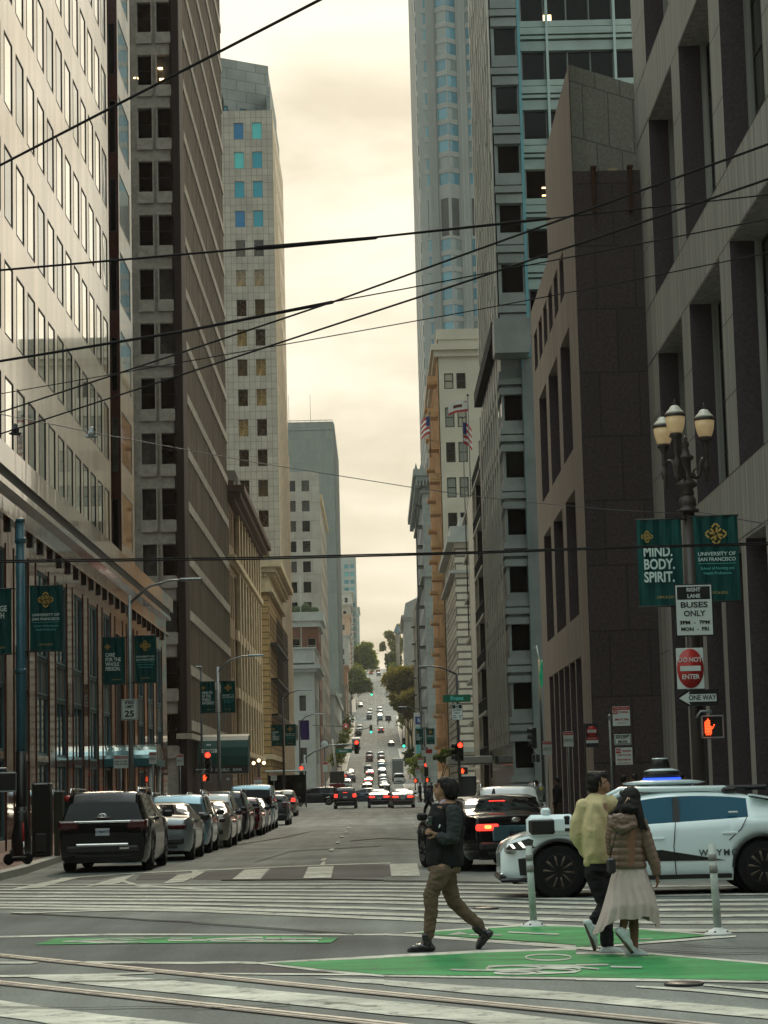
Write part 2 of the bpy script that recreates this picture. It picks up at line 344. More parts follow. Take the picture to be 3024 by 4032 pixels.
# ------------------------------------------------------------------ painted markings and patches (measured, laid on z=0)
CR={'A':(0,3480,.4557),'B':(756,3380,.4557),'C':(1512,3380,.4557),'D':(2268,3480,.4557),'E':(0,3300,.9042),'S':(0,0,1.)}
def cp(c,x,y): ox,oy,s=CR[c]; return (ox+x*s,oy+y*s)
def pts(t): 
    r=[]; c=None
    for it in t:
        if isinstance(it,str): c=it
        else: r.append(cp(c,*it))
    return r
class Mk(MB):
    k=0
    def poly(s,t,z): 
        s.k+=1; z+=s.k*.00006; q=pts(t); s.add([atZ(x,y,z) for x,y in q],[list(range(len(q)))])
    def band(s,t,th,z):
        q=pts(t)
        if not hasattr(th,'__len__'): th=[th]*len(q)
        for (a,b_,h0,h1) in zip(q,q[1:],th,th[1:]):
            s.k+=.3; z_=z; z=z_+s.k*.00006
            s.add([atZ(a[0],a[1]-h0,z),atZ(a[0],a[1]+h0,z),atZ(b_[0],b_[1]+h1,z),atZ(b_[0],b_[1]-h1,z)],[(0,1,2,3)]); z=z_
    def world(s,p,z): s.add([(x,y,z) for x,y in p],[list(range(len(p)))])
p=Mk()
p.poly(['S',(-200,3592),'A',(0,252),(900,285),(1659,325),'B',(800,600),(1500,655),(1659,660),'C',(0,657),(900,708),(1500,780),(900,800),(0,838),'B',(600,893),(0,896),'A',(740,672),(650,685),(0,615),'S',(-200,3750)],.004)
tag(p.build('asphalt_patch',M_asphd),kind='structure')
p=Mk(); p.poly(['A',(790,692),(1659,692),'B',(500,908),(800,945),(1240,998),(800,992),(0,985),'A',(1500,770),(1150,735)],.004)
for q in ([ (0,112),(115,118),(440,98),(340,182),(10,182)],[(690,84),(1000,76),(958,168),(600,176)],[(1228,64),(1659,56),(1659,160),(1204,164)]): p.poly(['B']+q,.004)
p.poly(['C',(1,58),(45,58),(60,148),(1,158)],.0045); p.poly(['E',(610,160),(770,156),(760,170),(748,181),(590,182)],.0045); p.poly(['E',(350,172),(500,166),(440,180),(330,180)],.004)
tag(p.build('asphalt_patch',M_asphn),kind='structure')
W=Mk()
# foreground broad bands
W.poly(['A',(200,800),(1000,790),(1659,850),'B',(800,1150),(1659,1225),'C',(800,1300),(1659,1405),'D',(500,1240),(300,1400),(0,1300),'C',(1300,1520),(600,1395),(0,1348),'B',(1659,1345),(840,1258),(500,1225),'A',(1659,957),(1100,905),(510,843)],.008)
W.poly(['A',(-300,960),(0,1005),(420,1070),(900,1130),(1659,1205),'B',(600,1480),(0,1500),'A',(900,1300),(300,1185),(0,1145),(-300,1100)],.008)
W.poly(['B',(1050,1030),(1659,1045),'C',(0,1050),(1659,1160),'D',(0,945),(1659,1085),(1900,1105),(1900,1190),(1659,1165),'C',(1659,1230),(900,1180),(0,1092),'B',(1659,1085),(1400,1070)],.008)
W.band(['D',(520,885),(1000,915),(1659,975),(1900,1000)],[3,5,7,8],.008); W.band(['D',(1100,872),(1659,922),(1900,945)],[3,5,6],.008)
for t,th in ((['A',(-300,800),(0,797),(700,788),(1340,768)],[4,4,4,3]),(['A',(-300,685),(0,682),(270,680),(330,674)],[4,4,4,1]),
 (['A',(680,682),(760,677),(1659,683),'B',(300,897),(560,902)],[1,4,4,4,4]),(['B',(560,902),(1659,848),'C',(0,846),(900,800),(1659,782),'D',(0,600),(640,603),(1659,687),(1900,705)],[2,5,5,5,4,4,3,4,4]),
 (['B',(560,904),(1100,962),(1659,1012),'C',(0,1010),(1659,1035),'D',(0,820),(1659,845),(1900,850)],[2,6,5,4,5,5,5,5]),(['B',(90,992),(1659,1005)],[3,3]),
 (['A',(-300,468),(0,457),(900,437),(1659,436),'B',(0,657),(1659,657),'C',(0,655)],[3,3,3,3,3,3,3]),
 (['C',(0,655),(300,668),(900,712),(1659,765),'D',(200,572)],[3,5,6,7,3]),(['C',(180,645),(700,608),(1230,577),(1659,582),'D',(0,368),(600,390),(1150,437)],[2,3,3,3,3,3,3]),
 (['D',(0,560),(540,512),(1200,462),(1380,452)],[3,4,4,3]),(['A',(-200,225),(0,205),(800,213),(1659,228)],[3,3,3,4]),(['A',(100,252),(800,232),(1659,215)],[3,2,2])):
    W.band(t,th,.008)
bars=[[3573,3585,3615,3663,3663,5.5],[3562,3574,3598,3632,3630,5.5],[3553,3558,3576,3606,3603,4.6],[3539,3543,3553,3582,3580,4.4],[3528,3531,3538,3562,3560,4],[3514,3518,3525,3545,3542,3.6],[3502,3505,3508,3524,3520,3],[3492,3493,3494,3506,3502,2.7],[3482,3482,3480,3489,3485,2.4]]
for k in bars:
    h=k[5]; W.band(['S',(-150,k[0]+2),(0,k[0]),(756,k[1]),(1512,k[2]),(2587,k[3]),(3024,k[4]),(3200,k[4])],[h*.7,h*.7,h*.85,h,h*1.1,h*1.1,h*1.1],.008)
# ladder bars at the stop line, and their border
for q in (['B',(455,97),(670,86),(590,176),(340,186)],['B',(1005,73),(1225,67),(1200,166),(960,171)],['C',(50,46),(285,40),(312,150),(65,152)],['E',(775,160),(890,146),(800,190),(712,196)],['E',(510,172),(590,157),(520,196),(370,210)],['E',(270,176),(345,171),(170,216),(45,222)],['B',(1105,58),(1125,26),(1158,25),(1143,56)],['B',(0,106),(115,112),(0,178)]): W.poly(q,.009)
W.band(['E',(260,176),(590,152),(1100,130),(1450,116),(1700,108)],1.9,.0085)
W.band(['E',(535,165),(530,185),(600,205),(800,218),(1000,226)],[5,5,4,3,2],.0085)
# parking ticks on the left, lane dashes up the street
for y in (55.5,62,68.5,75,81.5,88,94.5): W.world([(-5.0,y),(-3.9,y),(-3.9,y+.12),(-5.0,y+.12)],.008)
tag(W.build('road_marking',M_white),kind='structure')
Kc=Mk()
for t,h in ((['A',(100,252),(380,262),(900,287),(1080,295),(1250,310),(1659,326)],1.3),(['B',(0,556),(700,603),(1400,652)],1.1),(['A',(500,843),(720,838),(930,835),(1340,826),(1659,820)],1.2),(['B',(250,183),(700,180),(1300,176),(1659,184)],1.8),(['C',(0,188),(500,194),(1000,206)],1.4),(['B',(0,1290),(400,1282),(850,1255)],1.),(['A',(0,1060),(700,1070),(1200,1058),(1659,1060)],1.),(['D',(550,560),(1200,600),(1659,590)],.9),(['D',(900,520),(1300,545),(1659,548)],.8),(['S',(900,3330),(1100,3300),(1280,3262),(1420,3210)],1.),(['S',(1000,3395),(1150,3350),(1500,3330)],.8),(['B',(1150,1250),(1300,1242),(1500,1270),(1600,1268)],1.),(['S',(1380,3310),(1500,3300),(1640,3305)],1.)): Kc.band(t,h,.0165)
tag(Kc.build('road_crack',mat('crack_dark',(.02,.018,.016),.8)),kind='structure')
D_=Mk()
def dash(x,y,w_=.12,l=2.4):
    for a,c in ((y,y+l/2),(y+l/2,y+l)): D_.quad((x-w_/2,a,zr(a)+.03),(x+w_/2,a,zr(a)+.03),(x+w_/2,c,zr(c)+.03),(x-w_/2,c,zr(c)+.03))
y=52
while y<1080:
    st=9 if y<196 else 11
    if not any(a<y<b_ for a,b_ in((106,128),(188,214),(292,338),(420,438),(600,620),(735,752))):
        for x in ((-1.35,1.65) if y<196 else (-3.3,-.3,2.75)): dash(x,y,.12 if y<300 else .16,2.2 if y<300 else 3.2)
    y+=st
def tline(y,x0=-6.6,x1=4.4,w_=.35): D_.quad((x0,y,zr(y)+.03),(x1,y,zr(y)+.03),(x1,y+w_,zr(y+w_)+.03),(x0,y+w_,zr(y+w_)+.03))
for y in (104,107.6,128,131,187.5,190.5,212,215,291,338,342,420,439,600,621,735,753): tline(y,-6.4 if y<600 else -6,4.3 if y<600 else 6)
for y in (66,150,158): 
    for x in(-3,0): tline(y,x-.9,x+.9,.14)
for k in range(6): D_.quad((2.2+.35*k,171,zr(171)+.03),(2.4+.35*k,171,zr(171)+.03),(2.4+.35*k,174.5,zr(174)+.03),(2.2+.35*k,174.5,zr(174)+.03))
tag(D_.build('road_marking',M_white),kind='structure')
G=Mk()
G.poly(['A',(295,525),(480,470),(1659,456),'B',(600,668),(1270,682),(1200,728),(0,728)],.012)
G.poly(['B',(690,903),(1659,860),'C',(0,858),(900,812),(1659,792),'D',(0,612),(640,612),(1659,697),(1900,716),(1900,842),(1659,835),'C',(1659,1023),(0,1003),'B',(1659,1003),(1100,952)],.012)
G.poly(['C',(300,640),(1230,584),(1659,590),'D',(600,397),(1130,446),(540,502),(0,545),'C',(1659,745),(900,690),(420,660)],.012)
tag(G.build('bike_lane_paint',M_green),kind='structure')
W2=Mk()
W2.band(['A',(540,497),(900,478),(1250,463)],[1.5,2,1],.017); W2.band(['A',(540,497),(900,508),(1100,510)],[1.5,2,1],.017); W2.band(['A',(700,497),(1100,484),(1420,462)],[1,1.6,1],.017); W2.band(['A',(700,497),(1000,499),(1270,506)],[1,1.6,1],.017)
for t in (['A',(1470,470),(1620,470),'B',(0,690)],['A',(1450,487),(1659,489),'B',(0,705),(130,706)],['B',(130,700),(500,682),(610,683)],['B',(160,712),(600,715),(1090,712)],['B',(640,690),(760,690)],['B',(770,690),(1125,691)],['B',(300,697),(620,700)],['B',(500,706),(900,706)]): W2.band(t,2.6,.017)
def ring(c,x,y,rx,ry,th):
    W2.band([c]+[(x+rx*math.cos(2*math.pi*k/24),y+ry*math.sin(2*math.pi*k/24)) for k in range(25)],th,.017)
ring('C',1420,853,200,26,2.6); ring('C',1130,948,250,22,3); ring('C',1500,960,200,26,3); ring('C',1130,988,180,10,2.6)
for t in (['C',(575,960),(900,965),(1659,940)],['C',(900,930),(1300,920),(1659,925)],['C',(1100,965),(1400,945),(1659,965)],['C',(1310,995),(1659,980)],['D',(0,700),(280,697)],['D',(0,715),(200,735)],['D',(300,715),(570,720)]): W2.band(t,3,.017)
W2.poly(['C',(545,660),(650,630),(740,655)],.017); W2.band(['C',(740,660),(1020,662)],2,.017); W2.band(['C',(1070,635),(1510,655)],2.4,.017); W2.band(['D',(540,478),(660,474)],2,.017)
tag(W2.build('bike_symbol_paint',M_wg),kind='structure')
# covers
for k,(c,x,y,r,lab) in enumerate((('D',935,863,.14,'black oval manhole cover just below the green bike lane at right'),('C',880,431,.15,'dark manhole cover on the crosswalk between the lone walker and the white post'))):
    q=atZ(*cp(c,x,y),.012); o=thing('manhole_cover',lab,'manhole cover',q); b=MB(); b.lathe((0,0,0),[(r,0),(r,.01),(r*.94,.014)],24); b.build('cover',M_black,o)
    b=MB(); b.lathe((0,0,.002),[(r*1.15,-.01),(r*1.15,.008),(r*1.02,.010),(r*1.02,-.01)],24); b.build('rim',M_dark,o)
# tram rails
for lab,t in (('polished tram rail crossing the foreground, the one nearer the green lane',['A',(0,622),(1659,787)]),('polished tram rail crossing the bottom of the picture, nearest the viewer',['A',(0,858),(1659,1037)])):
    q=pts(t); a=Vector(atZ(*q[0])); c=Vector(atZ(*q[1])); 
    d=(c-a).normalized(); n=Vector((-d.y,d.x,0)); p0=a-d*8; p1=c+d*14; o=thing('tram_rail',lab,'rail',p0,math.atan2(d.y,d.x),'tram rails'); Lr=(p1-p0).length
    b=MB(); b.bbox((Lr/2,0,.010),(Lr,.062,.02),.004); b.build('rail_head',M_rail,o); b=MB(); b.bbox((Lr/2,-.095,.008),(Lr,.028,.02),.004); b.build('guard_rail',M_rail,o)
    b=MB(); b.box(0,Lr,-.079,-.033,-.01,.0135); b.box(0,Lr,.033,.06,-.01,.0125); b.box(0,Lr,-.14,-.112,-.01,.0125); b.build('groove',M_black,o)
# ------------------------------------------------------------------ buildings
M_int=mat('interior_dark',(.012,.009,.007),.8)
M_win=mat('window_glass',(.004,.003,.002),.05,ior=1.45,rnd=(.6,(.055,.05,.042),.84,(.018,.012,.007)),noise=(.9,.8),stretch=(1,1,.5))  # noise stands for warped reflections, painted into the pane colour
M_winblue=mat('window_glass_blue',(.02,.26,.33),.06,ior=1.6,rnd=(.45,(.01,.14,.30),.7,(.08,.48,.46)))  # blue of the reflected east sky put into the pane colour
M_winteal=mat('window_glass_teal',(.10,.34,.34),.08,ior=1.6,rnd=(.5,(.06,.22,.25)))
M_winmirror=mat('window_glass_mirror',(.86,.85,.78),.03,1.,rnd=(.42,(.28,.30,.30),.66,(.66,.66,.62)),bump=(.5,.07,.03))
M_wintan=mat('window_glass_warm',(.03,.018,.008),.05,ior=1.6,rnd=(.5,(.20,.13,.055),.75,(.06,.04,.02)),noise=(1.2,.9))  # warm tones and noise paint a reflected warm facade into the panes
M_frame=mat('window_frame_dark',(.02,.015,.012),.4); M_framel=mat('window_frame_light',(.30,.28,.24),.5); M_framet=mat('window_frame_teal',(.09,.16,.17),.4)
SPLIT=dict(jamb=.02,upper_bands_a=.45,upper_bands_b=.45,floor_bands=.3,floor_band=.2,bright_trim=.02,balcony=.1,fire_balcony=.15,column=.02,pilaster=.02,stone_rib=.02,floor_edge=.02,balcony_rail=.2,precast_frames=.08,brackets=.02,dentils=.02,street_fins=.03,upper_street_fins=.03,fins=.01,white_pilaster=.02,bracket=.05,stone_pier=.3,panel_joints=.02,cornice_shadow_slots=.02,pilaster_trim=.02,side_mullions=.02,cornice_brackets=.02,belt_course=.3,cornice=.3,fire_escape=.1,roof_plants=.0,shop_awning=.02)
class Bld:
    """one building: wall panels with real openings, reveals and separate windows"""
    def __init__(s,name,label,x,y,z=0,cat='building'):
        s.o=thing(name,label,cat,(x,y,z)); s.w=[]; s.org=Vector((x,y,z)); s.tick=0
    def part(s,mb,name,m,off=True):
        if off:
            ox,oy,oz=s.org; mb.v=[(a-ox,b-oy,c-oz) for a,b,c in mb.v]
        if name in SPLIT:
            ps=split_mb(mb,SPLIT[name])
            if len(ps)<=100:
                for q in ps: o=q.build(name,m,s.o)
                return o
            return tag(mb.build(name,m,s.o),kind='stuff')
        return mb.build(name,m,s.o)
    def face(s,O,U,N_,ulen,z0,z1,ops,depth,m,glass,fr=M_frame,fw=.06,mull=(0,0),name='wall',sill=None,pane=False,pw=.02,wname='window'):
        O=Vector((O[0],O[1],0)); U=Vector(U); N_=Vector(N_); b=MB()
        def P(u,v,n=0): q=O+U*u+N_*n; return (q.x,q.y,v)
        us=sorted({0.,ulen}|{round(a,3) for o_ in ops for a in o_[:2] if 0<a<ulen}); vs=sorted({z0,z1}|{round(a,3) for o_ in ops for a in o_[2:4] if z0<a<z1})
        for v0,v1 in zip(vs,vs[1:]):
            run=None; vc=(v0+v1)/2; act=[o_ for o_ in ops if o_[2]<vc<o_[3]]
            for u0,u1 in zip(us,us[1:]):
                uc=(u0+u1)/2; hole=any(o_[0]<uc<o_[1] for o_ in act)
                if hole:
                    if run is not None: b.quad(P(run,v0),P(u0,v0),P(u0,v1),P(run,v1)); run=None
                elif run is None: run=u0
            if run is not None: b.quad(P(run,v0),P(us[-1],v0),P(us[-1],v1),P(run,v1))
        for u0,u1,v0,v1 in [o_[:4] for o_ in ops]:
            for a,c in (((u0,v0),(u0,v1)),((u1,v1),(u1,v0)),((u0,v1),(u1,v1)),((u1,v0),(u0,v0))): b.quad(P(*a),P(*c),P(*c,-depth),P(*a,-depth))
        s.part(b,name,m)
        for o_ in ops:
            u0,u1,v0,v1=o_[:4]
            if len(o_)>4 and o_[4]=='void': continue
            g=o_[4] if len(o_)>4 and o_[4] else glass
            c=O+U*((u0+u1)/2)-N_*(depth-.03); c.z=(v0+v1)/2
            s.w.append((c,U,N_,u1-u0,v1-v0,g,fr,fw,mull,pane,wname))
    def finish(s,limit=100,nm=None):
        cache={}; 
        def wm(w,h,g,fr,fw,mull,pane):
            b=MB(); b.quad((-w/2,0,-h/2),(w/2,0,-h/2),(w/2,0,h/2),(-w/2,0,h/2),0)
            if fw:
                t=min(.05,fw*.45)
                b.box(-w/2,w/2,-t,0.01,-h/2,-h/2+fw,1); b.box(-w/2,w/2,-t,.01,h/2-fw,h/2,1); b.box(-w/2,-w/2+fw,-t-.003,.01,-h/2+fw,h/2-fw,1); b.box(w/2-fw,w/2,-t-.003,.01,-h/2+fw,h/2-fw,1)
                for k in range(mull[0]):
                    x=-w/2+w*(k+1)/(mull[0]+1); b.box(x-fw/2,x+fw/2,-t+.01,.01,-h/2+fw,h/2-fw,1)
                for k in range(mull[1]):
                    z=-h/2+h*(k+1)/(mull[1]+1); b.box(-w/2+fw,w/2-fw,-t+.013,.01,z-fw/2,z+fw/2,1)
            return b
        s.w.sort(key=lambda q:-q[3]*q[4]/max(1,q[0].y)**2)
        rest={}
        for i,(c,U,N_,w,h,g,fr,fw,mull,pane,wn) in enumerate(s.w):
            R=Matrix((U,-N_,Vector((0,0,1)))).transposed().to_4x4()
            if i<limit:
                k=(round(w,2),round(h,2),g.name,fr.name,fw,mull)
                if k not in cache: cache[k]=wm(w,h,g,fr,fw,mull,pane).mesh('window',[g,fr])
                o=bpy.data.objects.new(wn,cache[k]); COL.objects.link(o); o.parent=s.o; o.matrix_local=Matrix.Translation(c-s.org)@R
            else:
                b=wm(w,h,g,fr,fw,mull,pane); T=Matrix.Translation(c-s.org)@R; r=rest.setdefault((g.name,fr.name),(MB(),g,fr))[0]
                base=len(r.v); r.v+=[tuple(T@Vector(p_)) for p_ in b.v]; r.f+=[[base+i_ for i_ in f] for f in b.f]; r.m+=b.m; r.s+=b.s
        allr=MB(); ms=[]
        for r,g,fr in rest.values():
            k0=len(ms); ms+=[g,fr]; base=len(allr.v); allr.v+=r.v; allr.f+=[[base+i_ for i_ in f] for f in r.f]; allr.m+=[q+k0 for q in r.m]; allr.s+=r.s
        if ms: tag(allr.build('windows',ms,s.o),kind='stuff')
    def core(s,x0,x1,y0,y1,z0,z1,m,name='core',roof=True,street=.05,near=.05,rp=.0):
        """closed body just behind the wall panels; x0 = street side"""
        sg=1 if x1>x0 else -1; b=MB(); b.box(x0+sg*street,x1,y0+near,y1,z0,z1-.02); s.part(b,name,m)
def grid(u0,pw,n,w,v0,ph,m,h,skip=()):
    return [(u0+i*pw,u0+i*pw+w,v0+j*ph,v0+j*ph+h) for i in range(n) for j in range(m) if (i,j) not in skip]
def brow(b_,pts_,z0,z1,m,name): 
    q=MB(); q.prism(pts_,2,z0,z1); b_.part(q,name,m)
YU=(0,1,0); XU=(1,0,0)
# ---- near left: polished podium and mirror-faced tower
M_pol=mat('polished_red_granite',(.15,.055,.030),.06,ior=1.38,noise=(.5,.5),bump=(.35,.45,.06),coat=.25,stretch=(1,1,.5))
M_polm=mat('polished_metal_panel',(.52,.46,.39),.13,.88,noise=(.9,.40),bump=(.25,.2,.06),coat=.3,stretch=(1,1,.07))
M_spd=mat('spandrel_panel',(.12,.115,.10),.5,noise=(2,.3)); M_podwin=mat('podium_glass',(.015,.045,.055),.04,ior=1.6,bump=(.7,.3,.02))
M_redwall=mat('dark_red_granite',(.07,.018,.012),.12,coat=.6,noise=(2,.3))
B=Bld('podium_tower','reflective metal clad tower on a polished red granite podium at the near left',-10.4,45)
x0=-10.6; y0=40; y1=111.3
ops=[]
k=-5
while 68.6+4.17*k<107.5:
    a=68.6+4.17*k-y0; k+=1
    if a<0: continue
    if k-1==5: ops.append((a,a+3.2,.2,8.3,'void')); continue
    ops+= [(a,a+2.6,6.1,8.82),(a,a+2.6,4.9,6.1,M_spd),(a,a+2.6,3.0,4.9),(a,a+2.6,.5,2.8)]
B.face((x0,y0),YU,(1,0,0),y1-y0,-.1,11.7,ops,.11,M_pol,M_podwin,M_framet,.09,(1,0),'podium_wall',wname='podium_window')
b=MB(); b.box(x0-.0,x0+.32,y0,y1+.5,10.95,11.62); b.box(x0,x0+.22,y0,y1+.4,10.52,10.70); b.box(x0,x0+.14,y0,y1+.3,9.72,9.80); B.part(b,'cornice',mat('polished_tan_granite',(.30,.17,.105),.06,ior=1.6,noise=(.6,.5),bump=(.35,.4,.06),coat=.5,stretch=(1,1,.4)))
b=MB()
for i in range(34): b.box(x0,x0+.10,y0+2.085*i+.2,y0+2.085*i+.45,9.36,9.72)
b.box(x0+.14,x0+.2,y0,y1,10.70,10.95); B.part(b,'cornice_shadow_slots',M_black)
b=MB()
for k_ in range(-5,10):
    for dy in (-.10,2.62): b.box(x0,x0+.03,68.6+4.17*k_+dy,68.6+4.17*k_+dy+.08,.2,9.0)
B.part(b,'pilaster_trim',M_redwall)
B.face((-26,y1),(1,0,0),(0,1,0),15.4,-.1,11.7,[],.2,M_pol,M_podwin,name='podium_end_wall')
b=MB(); b.box(-26,x0-.13,y0,y1-.05,-.5,11.66); B.part(b,'podium_core',M_int)
xt=-10.9; yt0=40; yt1=91.0
ops=[]
for j in range(17):
    for i in range(23):
        u=69.1+2.2*(i-13)-yt0
        if u<.3 or u+1.52>yt1-yt0: continue
        if j==0: ops.append((u,u+1.52,11.75,14.28))
        else: ops.append((u,u+1.52,15.55+3.6*(j-1),17.85+3.6*(j-1)))
B.face((xt,yt0),YU,(1,0,0),yt1-yt0,11.6,74,ops,.05,M_polm,M_winmirror,M_frame,.055,(0,0),'tower_wall',wname='tower_window')
# angled dark bay and projecting end bay
b=MB(); b.quad((xt,91,11.6),(-11.45,95,11.6),(-11.45,95,74),(xt,91,74)); B.part(b,'recess_wall',M_redwall)
ops=[(.13,.42,12.2+3.6*j,14.6+3.6*j) for j in range(17)]
B.face((-11.45,95),XU,(0,-1,0),.52,11.6,74,ops,.04,M_redwall,M_win,M_frame,.03,(0,0),'dark_bay_wall')
ops=[(.35,4.4,12.6+3.6*j,15.0+3.6*j) for j in range(17)]
B.face((-10.93,95),YU,(1,0,0),5.2,11.6,74,ops,.05,M_polm,M_winmirror,M_framel,.05,(0,0),'end_bay_wall')
b=MB(); b.box(-26,xt-.07,yt0,90.98,11.7,74); b.box(-26,-11.5,90.98,95.06,11.7,74); b.box(-26,-11.0,95.06,100.2,11.7,74); B.part(b,'tower_core',M_redwall)
B.finish()
# glass canopy over the podium entrance
c=thing('entrance_canopy','curved teal glass canopy on round white columns in front of the podium entrance','canopy',(-9.75,87,.52))
prof=[(1.25*math.cos(math.pi*(1-i/10))*1.0,.62*math.sin(math.pi*i/10)+2.55) for i in range(11)]
b=MB(); b.prism([(q[0]*1.25,q[1]) for q in prof],0,-1.15,1.15); b.build('vault',mat('canopy_glass',(.25,.42,.42),.12,.5,coat=1),c)
b=MB(); b.box(-1.2,1.2,-1.6,-1.52,2.30,2.60); b.box(-1.2,1.2,1.52,1.6,2.30,2.60); b.box(-1.2,-1.12,-1.5,1.5,2.3,2.55); b.box(1.12,1.2,-1.5,1.5,2.3,2.55); b.build('fascia',mat('canopy_teal',(.03,.15,.17),.3),c)
for sx in(-1,1):
    for sy in(-1,1): b=MB(); b.cyl((0,0,-.38),(0,0,2.32),.10,n=14); b.build('column',mat('column_white',(.58,.58,.53),.5),c,(sx*.95,sy*1.35,0))
# ---- left: concrete and finned office tower (near face on Front Street side)
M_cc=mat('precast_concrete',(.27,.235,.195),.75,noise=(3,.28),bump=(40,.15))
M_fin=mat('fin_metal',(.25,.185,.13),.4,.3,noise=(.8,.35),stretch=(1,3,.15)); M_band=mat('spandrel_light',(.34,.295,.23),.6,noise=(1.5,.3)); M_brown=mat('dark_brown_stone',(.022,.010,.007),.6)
B=Bld('office_tower','brown concrete office tower with vertical metal fins and pale floor bands, behind the glass canopy',-10.4,121)
ops=[]
for j in range(24):
    z=4.4+3.13*j
    for (a,c) in ((.0,.62),(.98,1.7),(2.08,2.80),(3.32,4.08),(4.42,5.18)): ops.append((a+.02,c+.04,z,z+1.72))
B.face((-16.1,121),XU,(0,-1,0),5.2,-.1,80,ops,.22,M_cc,M_win,M_frame,.03,(0,1),'precast_wall',wname='office_window')
b=MB()
for j in range(24):
    z=4.4+3.13*j
    for (a,c) in ((-.02,.70),(.95,1.78),(2.03,2.86),(3.28,4.16),(4.38,5.24)):
        x=-16.1; b.box(x+a,x+c,120.88,121,z-.70,z-.06); b.box(x+a,x+c,120.93,121,z+1.76,z+1.86)
        for q in (a-.02,c-.03): b.box(x+q,x+q+.07,120.9,121,z-.6,z+1.76)
B.part(b,'precast_frames',M_cc)
b=MB(); b.box(-10.92,-10.44,120.9,123.48,-.1,80); B.part(b,'corner_pier',M_brown)
b=MB(); b.box(-10.44,-10.41,121,123.48,5.2,80); B.part(b,'corner_trim',M_brown)
b=MB(); zs=[5.3+3.11*j for j in range(24)]
for z in zs:
    for i in range(9): b.box(-10.6,-10.395,123.7+3.83*i,123.7+3.83*i+3.7,z,z+.56)
B.part(b,'floor_band',M_band)
b=MB()
for i in range(40): y=123.6+.87*i; b.box(-10.62,-10.425 if i%4==0 else -10.44,y,y+.12,5.2,80)
B.part(b,'fins',M_fin)
ops=[(.1+3.83*i,3.75+3.83*i,z+.6,z+3.05) for i in range(9) for z in zs[:23]]
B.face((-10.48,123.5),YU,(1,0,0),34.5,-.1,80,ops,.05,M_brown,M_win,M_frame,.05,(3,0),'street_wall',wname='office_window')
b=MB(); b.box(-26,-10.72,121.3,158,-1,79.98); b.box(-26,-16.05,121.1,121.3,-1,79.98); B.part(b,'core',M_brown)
for (x,z) in ((-13.0,42.35),(-11.6,42.9),(-11.52,42.25)): 
    b=MB(); b.box(x,x+.26,120.96,121.16,z,z+.07); B.part(b,'ceiling_lamp',M_lampin)
b=MB(); b.box(-10.5,-10.15,121,158,4.75,5.05); b.box(-11.0,-10.15,120.7,121,4.75,5.05); B.part(b,'canopy_ledge',M_band)
B.finish()
# ---- old cornice building
M_old=mat('old_stone_brown',(.30,.20,.115),.7,noise=(1.2,.3)); M_oldl=mat('old_stone_pale',(.55,.42,.26),.7,noise=(1.2,.25)); M_corn=mat('cornice_dark',(.10,.06,.038),.6)
M_wbr=mat('glass_bronze',(.06,.035,.018),.08,ior=1.7,rnd=(.5,(.22,.14,.06),.8,(.04,.02,.012)))
B=Bld('cornice_office_building','brown stone office block with a deep dark cornice, next to the finned tower',-10.4,158)
ops=[]
for i in range(9):
    u=5.2+3.7*i
    for z,h in ((2.0,2.6),(5.3,3.4),(9.6,3.4),(13.9,4.0),(19.7,2.9)): ops.append((u,u+2.5,z,z+h))
for i in range(2):
    for z,h in ((6,3),(10,3),(14.4,3.2),(19.8,2.6)): ops.append((.8+2*i,2.0+2*i,z,z+h))
B.face((-10.4,158),YU,(1,0,0),39,-.1,23.6,ops,.3,M_old,M_wbr,M_frame,.07,(1,0),'wall')
B.face((-24,158),XU,(0,-1,0),13.6,-.1,23.6,[],.1,M_old,M_win,name='wall_near')
b=MB(); b.box(-11,-9.2,157.7,197.6,23.5,24.0); b.box(-11,-9.5,157.8,197.4,23.1,23.5); b.box(-11,-9.9,157.9,197.2,22.8,23.1); b.box(-11,-10.0,157.9,197.2,24.0,24.35); B.part(b,'cornice',M_corn)
b=MB(); b.box(-10.5,-9.95,157.9,197.2,18.55,18.95); b.box(-10.5,-10.2,157.9,197.1,18.3,18.55); b.box(-10.5,-10.0,158,197.1,4.6,4.95); B.part(b,'belt_course',M_oldl)
b=MB()
for i in range(9):
    u=158+5.2+3.7*i
    for z in(8.8,13.1): b.box(-10.5,-10.18,u+.1,u+2.4,z,z+.75)
    b.box(-10.4,-10.12,u+2.55,u+3.55,5.0,18.3); b.box(-10.4,-10.12,u+2.55,u+3.55,19.0,22.8)
B.part(b,'pilaster',M_oldl)
b=MB(); b.box(-24,-10.75,158.1,197,-1,24.3); B.part(b,'core',M_corn)
b=MB(); 
for y in (158.6,160.2,161.8): b.box(-10.9,-9.9,y,y+.05,24.35,25.2)
b.box(-10.0,-9.95,158.6,170,25.15,25.2); B.part(b,'roof_rail',M_framel)
B.finish()
